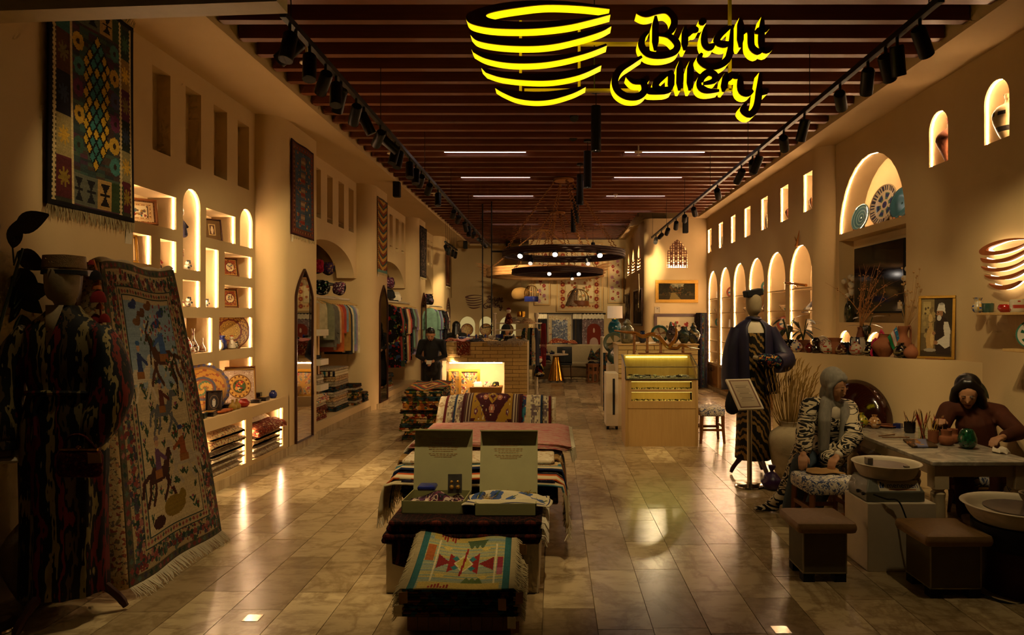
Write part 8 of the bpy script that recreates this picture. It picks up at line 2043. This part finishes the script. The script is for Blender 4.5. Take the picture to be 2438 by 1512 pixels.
crumple('plastic_wrap', 'porcelain', 'crumpled clear plastic next to the green vase', tp(2322, 1065).x, tp(2322, 1065).x + .09, 5.55, 5.66, TZ + .003, .035, 70, 'plastic')
# big dish against the low wall, brown stools, wheels
mat('dish_brown', '2c0f08', .12, spec=.6, coat=.6, var=.2)
p = LWA + dv * 1.33 - nv * .07; k = math.atan2(dv.y, dv.x); t = thing('giant_dish', 'huge glossy brown bowl leaning against the low wall', 'bowl', (p.x, p.y, .2))
m_ = RT((p.x, p.y, .62), k, 0) @ RT(rx=PI / 2 - .1); MB().lathe(smooth([(.5, .0), (.49, .03), (.42, .12), (.25, .2), (.08, .235), (.01, .24)], 4), 48, m_, cap=True).build('bowl_shell', 'dish_brown', t)
one(MB().box(p.x - .25, p.x + .35, p.y - .36, p.y - .04, 0, .13), 'bowl_support', 'black_matte', 'dark low block under the huge brown bowl', 'block')
mat('leatherette', '85663e', .5, spec=.35, bump=.15, scale=30); mat('stool_side', '5a5034', .7); mat('stool_trim', '9a8a64', .6)
def box_stool(lb, x0, x1, y0, y1):
 t = thing('box_stool', lb, 'stool', ((x0 + x1) / 2, (y0 + y1) / 2, 0)); o = .06
 MB().rbox(x0 - o, x1 + o, y0 - o, y1 + o, .35, .43, .03, pz=.012).build('seat_cushion', 'leatherette', t)
 MB().box(x0, x1, y0, y1, .06, .352).build('body', 'stool_side', t)
 tr = MB()
 for x, y in ((x0, y0), (x1, y0)): tr.box(x - .004, x + .004, y - .004, y + .004, .06, .35)
 tr.box(x0 - .003, x1 + .003, y0 - .004, y0 + .004, .06, .068).box(x0 - .004, x0 + .004, y0, y1, .06, .068).box(x1 - .004, x1 + .004, y0, y1, .06, .068).build('edge_trim', 'stool_trim', t)
 for x in (x0, x1 - .08):
  for y in (y0, y1 - .08): MB().box(x, x + .08, y, y + .08, 0, .06).build('foot', 'black_matte', t)
box_stool('brown padded box stool nearer the aisle', 1.75, 2.05, 4.86, 5.16); box_stool('brown padded box stool in front of the white wheel box', 2.49, 2.82, 4.58, 4.90)
one(MB().box(2.29, 2.79, 5.06, 5.46, 0, .497), 'wheel_plinth', 'white_paint', 'white box under the table pottery wheel', 'plinth', bevel=.004)
t = thing('pottery_wheel', 'tabletop pottery wheel with a white basin and a blue brand name', 'pottery wheel', (2.55, 5.25, .497)); mat('wheel_grey', '6a6a5c', .4, .2)
x0, x1, y0, y1, z0 = 2.30, 2.73, 5.1, 5.42, .5
mb = MB(); mb.rings([[(x0, y0, z0), (x1, y0, z0), (x1, y1, z0), (x0, y1, z0)], [(x0, y0, z0 + .07), (x1, y0, z0 + .07), (x1, y1, z0 + .07), (x0, y1, z0 + .07)], [(x0 + .04, y0 + .06, z0 + .15), (x1 - .04, y0 + .06, z0 + .15), (x1 - .04, y1, z0 + .15), (x0 + .04, y1, z0 + .15)]]); mb.build('motor_box', 'wheel_grey', t, bevel=.006)
pl = lambda a, b, d: V(x0 + .1 + a, y0 + .004 + .75 * (b) - d * .8, z0 + .075 + b - d * .6)
MB().prism(rect(0, .30, .005, .07), pl, .002, .004).build('name_plate', 'paper', t)
mat('print_blue', '1c3a7a', .6); mat('print_orange', 'a05a1c', .6)
cu = bpy.data.curves.new('brand_lettering', 'FONT'); cu.body = 'menemen'; cu.size = .058; cu.extrude = .0006
o_ = bpy.data.objects.new('brand_curve', cu); me = bpy.data.meshes.new_from_object(o_); me.materials.append(M['print_blue']); bpy.data.objects.remove(o_); o = bpy.data.objects.new('brand_lettering', me); COL.objects.link(o); o.parent = t; o.matrix_parent_inverse = wm(t).inverted(); o.location = pl(.062, .026, .005); o.rotation_euler = (math.atan2(1, .75), 0, 0)
lg = MB()
for a, b in ((.008, .025), (.024, .025), (.032, .035), (.016, .045)): lg.prism(rect(a, a + .012, b, b + .018), pl, .003, .006)
lg.build('brand_mark', 'print_blue', t); MB().prism(rect(.07, .27, .011, .016), pl, .004, .0055).build('brand_line', 'print_orange', t)
for a in (.04, .13): MB().cyl((x0 - .002 + .0, y0 + a, z0 + .05), (x0 - .016, y0 + a, z0 + .05), .012, n=10).build('knob', 'black_matte', t)
def basin(t, x, y, z, R_, h, rz=0):
 MB().lathe(smooth([(R_ * .78, 0), (R_ * .88, h * .4), (R_ * .95, h * .9), (R_ * 1.02, h), (R_ * .98, h * 1.04), (R_ * .9, h * .9), (R_ * .82, h * .3), (R_ * .76, h * .1)], 3), 40, RT((x, y, z)), cap=True).build('splash_basin', 'white_paint', t)
 MB().lathe([(R_ * .6, h * .75), (R_ * .62, h * .78), (R_ * .62, h * .85), (.01, h * .85)], 36, RT((x, y, z))).build('wheel_head', 'steel', t); MB().lathe([(.03, h * .1), (.03, h * .76)], 12, RT((x, y, z))).build('axle', 'steel', t)
basin(t, 2.54, 5.3, .651, .245, .1); MB().box(2.40, 2.44, 5.3, 5.36, .735, .78).box(2.62, 2.66, 5.18, 5.2, .72, .745).build('bat_clips', 'steel', t)
one(MB().tube(smooth([(2.34, 5.08, .56), (2.42, 5.04, .535), (2.5, 5.02, .52), (2.56, 4.98, .35), (2.66, 4.94, .22), (2.72, 4.93, .02)], 5), .006, 6), 'power_cable', 'black_matte', 'black cable hanging from the tabletop pottery wheel', 'cable')
t = thing('pottery_wheel', 'floor pottery wheel with a wide white basin at the right edge', 'pottery wheel', (3.17, 4.72, 0)); mat('wheel_blue', '08101e', .5); mat('wheel_brown', '3a1a0c', .6)
MB().lathe([(.22, 0), (.22, .3), (.01, .3)], 28, RT((3.17, 4.72, 0))).build('motor_drum', 'wheel_brown', t); MB().lathe([(.25, .3), (.29, .33), (.29, .46), (.01, .47)], 32, RT((3.17, 4.72, 0))).build('blue_skirt', 'wheel_blue', t); basin(t, 3.17, 4.72, .47, .35, .11)
p = V(3.26, 4.68, .567); pot('clay_bowl', 'ribbed clay bowl on the floor pottery wheel', p, [(.05, 0), (.06, .02), (.09, .06), (.105, .1)], 'clay_pale', 24, 'bowl')
for i, (dx, dy) in enumerate(((-.03, 0), (.03, .02))): one(MB().rbox(-.03, .03, -.02, .02, 0, .05, .006, M=RT((p.x + dx, p.y + dy, p.z + .07), .5 * i, .3)), 'sponge', 'squash', ('left' if i == 0 else 'right') + ' yellow sponge in the ribbed clay bowl', 'sponge')
one(MB().tube(smooth([(2.83, 4.6, .02), (2.92, 4.5, .008), (3.05, 4.5, .008), (3.2, 4.6, .2)], 5), .007, 6), 'power_cable', 'black_matte', 'black cable on the floor between the stool and the wheel', 'cable')
for px, py, lb in ((602, 1472, 'small square floor light at the lower left'), (1860, 1500, 'small square floor light at the lower right')):
 y = F * H / (py - CY); x = PX(px, y); t = thing('floor_light', lb, 'floor light', (x, y, 0)); MB().box(x - .05, x + .05, y - .05, y + .05, -.01, .003).build('trim_plate', 'chrome', t, bevel=.002)
t = thing('rubber_plant', 'dark leaved rubber plant behind the woman in the brown shirt', 'plant', (4.1, 7.0, 0)); MB().lathe([(.12, 0), (.15, .3), (.13, .3), (.12, .2)], 18, RT((4.1, 6.95, 0))).build('planter', 'black_matte', t)
MB().tube([(4.1, 6.95, .2), (4.06, 6.85, .8), (4.05, 6.75, 1.25)], .012, 6).build('trunk', 'stem_green', t)
for az, z, pit in ((3.3, 1.15, -.9), (-2.2, 1.22, -.8), (-.5, 1.24, -.7), (-.2, 1.1, -.9), (2.6, 1.2, -.6), (-1.2, 1.28, -.6), (-2.6, 1.15, -1.1)):
 lm = leaf_mesh(.26, .065, .2); mt = RT((4.04, 6.72, z), az - PI / 2) @ RT(rx=pit); lm.v = [tuple(mt @ Vector(q)) for q in lm.v]; lm.build('leaf', 'leaf_dark', t, sharp=180)
# ================================================================== PEOPLE
mat('skin', 'a97a56', .55, var=.06); mat('hair', '0a0705', .4, spec=.5); mat('lip', '6a2c24', .5); mat('eye_white', '7a7064', .3); mat('black_cloth', '0e0c0b', .85, bump=.1); mat('denim', '3a4650', .85, bump=.15, scale=60); mat('scarf_grey', '7a7468', .85, bump=.2, var=.2, stretch=(6, 6, 1)); mat('brown_shirt', '3e1c0c', .8, var=.25, spec=.2)
def hand(w, e, curl=.5, side=1):
 """palm and five fingers from wrist w, pointing away from elbow e"""
 w, e = Vector(w), Vector(e); d = (w - e).normalized(); u, v = frame_of(d);
 if v.z > 0: v = -v
 u = v.cross(d); P_ = [('t', [w - d * .03, w + d * .03, w + d * .075], [.026, .034, .032], .55)]
 P_[0] = ('t', [w - d * .03, w + d * .02], [.026, .028])
 for i in range(4):
  b = w + d * .03 + u * (.027 - .018 * i); L = (.075, .085, .08, .062)[i]; k = w + d * .085 + u * (.03 - .02 * i)
  P_.append(('t', [b, k, k + (d * (1 - curl * .4) + v * curl).normalized() * L * .5, k + (d * (1 - curl * .4) + v * curl).normalized() * L * .5 + (d * (1 - curl) + v * curl * 1.3).normalized() * L * .45], [.0145, .0125, .0095, .0075]))
 P_.append(('t', [w + d * .02 + u * .02 * side, w + d * .05 + u * .048 * side + v * .012, w + d * .085 + u * .05 * side + v * .03], [.015, .0115, .0085])); return P_
def person(label, hd, face, neck, chest, pelvis, arms, legs, skin='skin'):
 hd, f = Vector(hd), Vector(face).normalized(); up = Vector((0, 0, 1)); up = (up - f * up.dot(f)).normalized(); sd = f.cross(up)
 t = thing('person', label, 'person', (pelvis[0], pelvis[1], 0))
 P_ = [('b', hd + f * -.01 + up * .03, .098, .86, .96, 1.05), ('t', [hd + f * .03 - up * .01, hd + f * .042 - up * .06, hd + f * .045 - up * .095], [.073, .06, .036]), ('t', [hd + f * .09 + up * .012, hd + f * .099 - up * .01, hd + f * .106 - up * .026], [.008, .009, .011]), ('t', [hd - f * .015 - up * .05, neck], [.055, .058]),
  ('t', [neck, chest], [.06, .12]), ('t', [Vector(arms[0][0]), Vector(neck) + Vector((0, 0, -.03)), Vector(arms[1][0])], [.055, .07, .055]), ('t', [Vector(chest), (Vector(chest) + Vector(pelvis)) / 2, Vector(pelvis)], [.13, .12, .14])]
 for s in (-1, 1): P_.append(('b', hd + sd * s * .086 - f * .01 - up * .005, .022, .5, .8, 1.3))
 for i, (a, b, c_) in enumerate(arms): P_ += [('t', [a, b], [.05, .04]), ('t', [b, c_], [.04, .027])] + hand(c_, b, .55, 1 if i else -1)
 for a, b, c_, d in legs: P_ += [('t', [a, b], [.085, .06]), ('t', [b, c_], [.058, .038]), ('t', [c_, d], [.036, .034])]
 blob('body', skin, P_, t, .0065, 3)
 for s in (-1, 1):
  e = hd + f * .083 + sd * s * .034 + up * .012
  ev = MB().ball(e - f * .002, .0105, 10, 7).build('eye', 'eye_white', t); MB().ball(e + f * .005 - up * .003, .0062, 8, 6).build('iris', 'hair', ev)
  MB().tube([e + up * .022 - sd * s * .018 + f * .008, e + up * .026 + f * .01, e + up * .02 + sd * s * .02 + f * .002], [.004, .0045, .002], 5).build('eyebrow', 'hair', t)
  MB().tube([e + up * .006 - sd * .014 + f * .003, e + up * .007 + f * .007, e + up * .006 + sd * .014 + f * .003], .0065, 6).build('eyelid', skin, t)
 m0 = hd + f * .098 - up * .06; MB().tube([m0 - sd * .022 - f * .006, m0 + f * .003, m0 + sd * .022 - f * .006], [.003, .0075, .003], 6).build('lips', 'lip', t)
 return t, hd, f, up, sd
def cloth(t, name, m, parts, vx=.012, sm=3): return blob(name, m, parts, t, vx, sm)
Vv3 = Vector
# man checking papers
A = [((-2.67, 14.0, 1.36), (-2.74, 13.97, 1.09), (-2.54, 13.77, 1.0)), ((-2.27, 14.0, 1.36), (-2.2, 13.97, 1.09), (-2.40, 13.77, 1.0))]
Lg = [((-2.57, 14.02, .84), (-2.58, 13.98, .46), (-2.59, 14.03, .08), (-2.6, 13.9, .03)), ((-2.37, 14.02, .84), (-2.36, 13.98, .46), (-2.35, 14.03, .08), (-2.34, 13.9, .03))]
t, hd, f, up, sd = person('man in black looking down at papers beside the brick counter', (-2.47, 13.88, 1.52), (.08, -.8, -.6), (-2.47, 13.98, 1.42), (-2.47, 14.0, 1.22), (-2.47, 14.02, .88), A, Lg)
cloth(t, 'shirt', 'black_cloth', [('t', [(-2.47, 13.99, 1.4), (-2.47, 14, 1.25), (-2.47, 14, 1.0), (-2.47, 14.01, .8)], [.1, .165, .155, .165])] + [('t', [a, b, Vv3(b).lerp(Vv3(c), .85)], [.075, .062, .042]) for a, b, c in A] + [('t', [A[0][0], (-2.47, 14, 1.37), A[1][0]], [.07, .09, .07])])
cloth(t, 'trousers', 'black_cloth', [('t', [a, b, c], [.105, .085, .065]) for a, b, c, d in Lg] + [('t', [(-2.57, 14.02, .88), (-2.37, 14.02, .88)], .12)])
[cloth(t, 'shoe', 'velvet_black', [('t', [c, d], [.05, .048])]) for a, b, c, d in Lg]; cloth(t, 'hair', 'hair', [('b', hd + up * .05 - f * .025, .1, .9, .95, 1.0), ('b', hd + up * .1 + f * .02, .06, 1.1, 1, .7)], .01); cloth(t, 'beard', 'hair', [('t', [hd + f * .088 - up * .04 - sd * .03, hd + f * .1 - up * .042, hd + f * .088 - up * .04 + sd * .03], .008), ('b', hd + f * .075 - up * .1, .026, 1, 1, .8)], .006)
one(MB().box(-.05, .05, -.002, .002, -.06, .05, M=RT((-2.47, 13.69, .985), .1, -.9)), 'papers', 'paper', 'pale papers held by the man in black', 'papers')
# woman in the black and white coat
A = [((2.40, 6.52, 1.02), (2.30, 6.36, .78), (2.22, 6.17, .64)), ((2.78, 6.54, 1.0), (2.72, 6.28, .78), (2.50, 6.12, .63))]
Lg = [((2.46, 6.66, .54), (2.24, 6.28, .53), (2.2, 6.42, .1), (2.16, 6.3, .035)), ((2.66, 6.66, .54), (2.52, 6.30, .49), (2.44, 6.5, .1), (2.42, 6.38, .035))]
t, hd, f, up, sd = person('woman in a grey headscarf and black and white coat seated by the table', (2.62, 6.44, 1.215), (.5, -.74, -.36), (2.6, 6.52, 1.1), (2.58, 6.56, .92), (2.56, 6.68, .56), A, Lg)
cloth(t, 'coat', 'ikat_bw', [('t', [(2.6, 6.54, 1.06), (2.58, 6.56, .92), (2.57, 6.62, .72), (2.56, 6.66, .56)], [.1, .17, .17, .2]), ('t', [A[0][0], (2.6, 6.53, 1.03), A[1][0]], [.085, .1, .085])] + [('t', [a, b, Vv3(b).lerp(Vv3(c), .72)], [.085, .085, .07]) for a, b, c in A] + [('t', [(2.42, 6.64, .56), (2.26, 6.5, .4), (2.16, 6.56, .16), (2.02, 6.62, .05)], [.14, .09, .07, .03]), ('t', [(2.1, 6.6, .06), (1.93, 6.62, .03)], [.05, .025]), ('t', [(2.66, 6.6, .55), (2.52, 6.32, .56)], [.13, .1])])
cloth(t, 'cuff', 'shirt_white', [('t', [Vv3(b).lerp(Vv3(c), .7), Vv3(b).lerp(Vv3(c), .9)], [.045, .042]) for a, b, c in A[1:]]); cloth(t, 'jeans', 'denim', [('t', [a, b, c], [.11, .088, .085]) for a, b, c, d in Lg]); [cloth(t, 'shoe', 'shirt_white', [('t', [c, d], [.042, .045])]) for a, b, c, d in Lg]
cloth(t, 'headscarf', 'scarf_grey', [('b', hd - f * .055 + up * .045, .12, .95, 1, 1.05), ('t', [hd + up * .11 + f * .01, hd + up * .1 + f * .05], [.05, .03])] + [('t', [hd + up * .1 + sd * s * .04 + f * .03, hd + sd * s * .09 + f * .0, hd - up * .09 + sd * s * .065 + f * .01, hd - up * .14 + f * .015], [.028, .028, .032, .04]) for s in (-1, 1)] + [('t', [hd - up * .08 - f * .05, Vv3((2.6, 6.52, 1.04))], [.085, .11]), ('t', [(2.53, 6.45, 1.06), (2.49, 6.385, .9), (2.48, 6.38, .64)], [.06, .06, .05]), ('t', [(2.70, 6.45, 1.04), (2.69, 6.385, .88), (2.64, 6.36, .68)], [.045, .05, .04])], .009)
cloth(t, 'top', 'shirt_white', [('b', (2.6, 6.49, .97), .1, .9, .9, 1.3)])
# woman in the brown shirt painting
A = [((3.70, 6.5, .99), (3.58, 6.42, .84), (3.47, 6.22, .92)), ((4.12, 6.42, .97), (4.1, 6.12, .84), (3.84, 5.96, .82))]
Lg = [((3.92, 6.45, .54), (3.66, 6.2, .54), (3.7, 6.24, .1), (3.66, 6.12, .035)), ((4.06, 6.4, .54), (3.9, 6.05, .54), (3.92, 6.1, .1), (3.88, 5.98, .035))]
t, hd, f, up, sd = person('dark haired woman in a brown shirt painting at the table', (3.81, 6.38, 1.155), (-.45, -.72, -.5), (3.88, 6.46, 1.05), (3.92, 6.47, .88), (3.98, 6.46, .55), A, Lg)
cloth(t, 'shirt', 'brown_shirt', [('t', [(3.89, 6.46, 1.03), (3.92, 6.46, .88), (3.96, 6.46, .7), (3.98, 6.46, .55)], [.09, .165, .16, .18]), ('t', [A[0][0], (3.9, 6.46, 1.0), A[1][0]], [.085, .1, .09])] + [('t', [a, b, Vv3(b).lerp(Vv3(c), .55 if i == 0 else .7)], [.085, .075, .055]) for i, (a, b, c) in enumerate(A)])
cloth(t, 'trousers', 'brown_shirt', [('t', [a, b, c], [.11, .09, .07]) for a, b, c, d in Lg]); [cloth(t, 'shoe', 'shirt_white', [('t', [c, d], [.042, .045])]) for a, b, c, d in Lg]
cloth(t, 'hair', 'hair', [('b', hd - f * .055 + up * .055, .118, .95, 1, 1)] + [('t', [hd + up * .125 + f * .01 + sd * s * .02, hd + sd * s * .098 + f * .0 + up * .03, hd + sd * s * .108 - up * .06 - f * .01, hd + sd * s * .1 - up * .16 - f * .02, hd + sd * s * .11 - up * .24 - f * .03], [.045, .04, .045, .055, .03]) for s in (-1, 1)] + [('t', [hd - f * .07, hd - f * .08 - up * .12, hd - f * .07 - up * .24], [.1, .1, .07])], .009)
one(MB().cyl((3.43, 6.12, .95), (3.40, 6.06, .78), .004, n=5), 'paint_brush', 'oak', 'thin brush held by the woman in the brown shirt', 'brush')
plate('painted_saucer', 'red and white saucer being painted on the table', (3.6, 5.98, TZ + .001), .07, lambda q, a: 'a0241c' if q > .5 else 'b8ac98', 0, 1.35, 24, 6, stand=None)
# two women at the back
for lb, px, py, y, fc, m_, hm in (('woman with long black hair seen from behind at the back', 1087, 779, 18.2, (.1, 1, 0), 'black_cloth', 'hair'), ('woman in a black headscarf behind the white rail', 1206, 786, 17.6, (.5, -.8, -.2), 'carpet_grey', 'velvet_black')):
 h_ = P(px, py, y); x, z = h_.x, h_.z
 A = [((x - .2, y + .03, z - .22), (x - .25, y, z - .48), (x - .12, y - .2, z - .6)), ((x + .2, y + .03, z - .22), (x + .25, y, z - .48), (x + .12, y - .2, z - .6))]
 Lg = [((x - .09, y + .04, z - .72), (x - .1, y, z - 1.08), (x - .1, y + .04, .09), (x - .1, y - .08, .035)), ((x + .09, y + .04, z - .72), (x + .1, y, z - 1.08), (x + .1, y + .04, .09), (x + .1, y - .08, .035))]
 t, hd, f, up, sd = person(lb, h_, fc, (x, y + .02, z - .15), (x, y + .03, z - .35), (x, y + .04, z - .68), A, Lg)
 cloth(t, 'dress', m_, [('t', [(x, y + .03, z - .16), (x, y + .03, z - .35), (x, y + .03, z - .6), (x, y + .03, .25)], [.08, .16, .16, .24])] + [('t', [a, b, Vv3(b).lerp(Vv3(c), .8)], [.07, .06, .045]) for a, b, c in A] + [('t', [A[0][0], (x, y + .03, z - .2), A[1][0]], [.07, .09, .07])], .016)
 cloth(t, 'hair' if hm == 'hair' else 'headscarf', hm, [('b', hd - f * .03 + up * .04, .118, .95, 1, 1.05), ('t', [hd - f * .05, hd - f * .08 - up * .2, hd - f * .08 - up * .42], [.1, .11, .09]), ('t', [hd + up * .1, hd + sd * .08 - up * .1], [.05, .05]), ('t', [hd + up * .1, hd - sd * .08 - up * .1], [.05, .05])], .012)
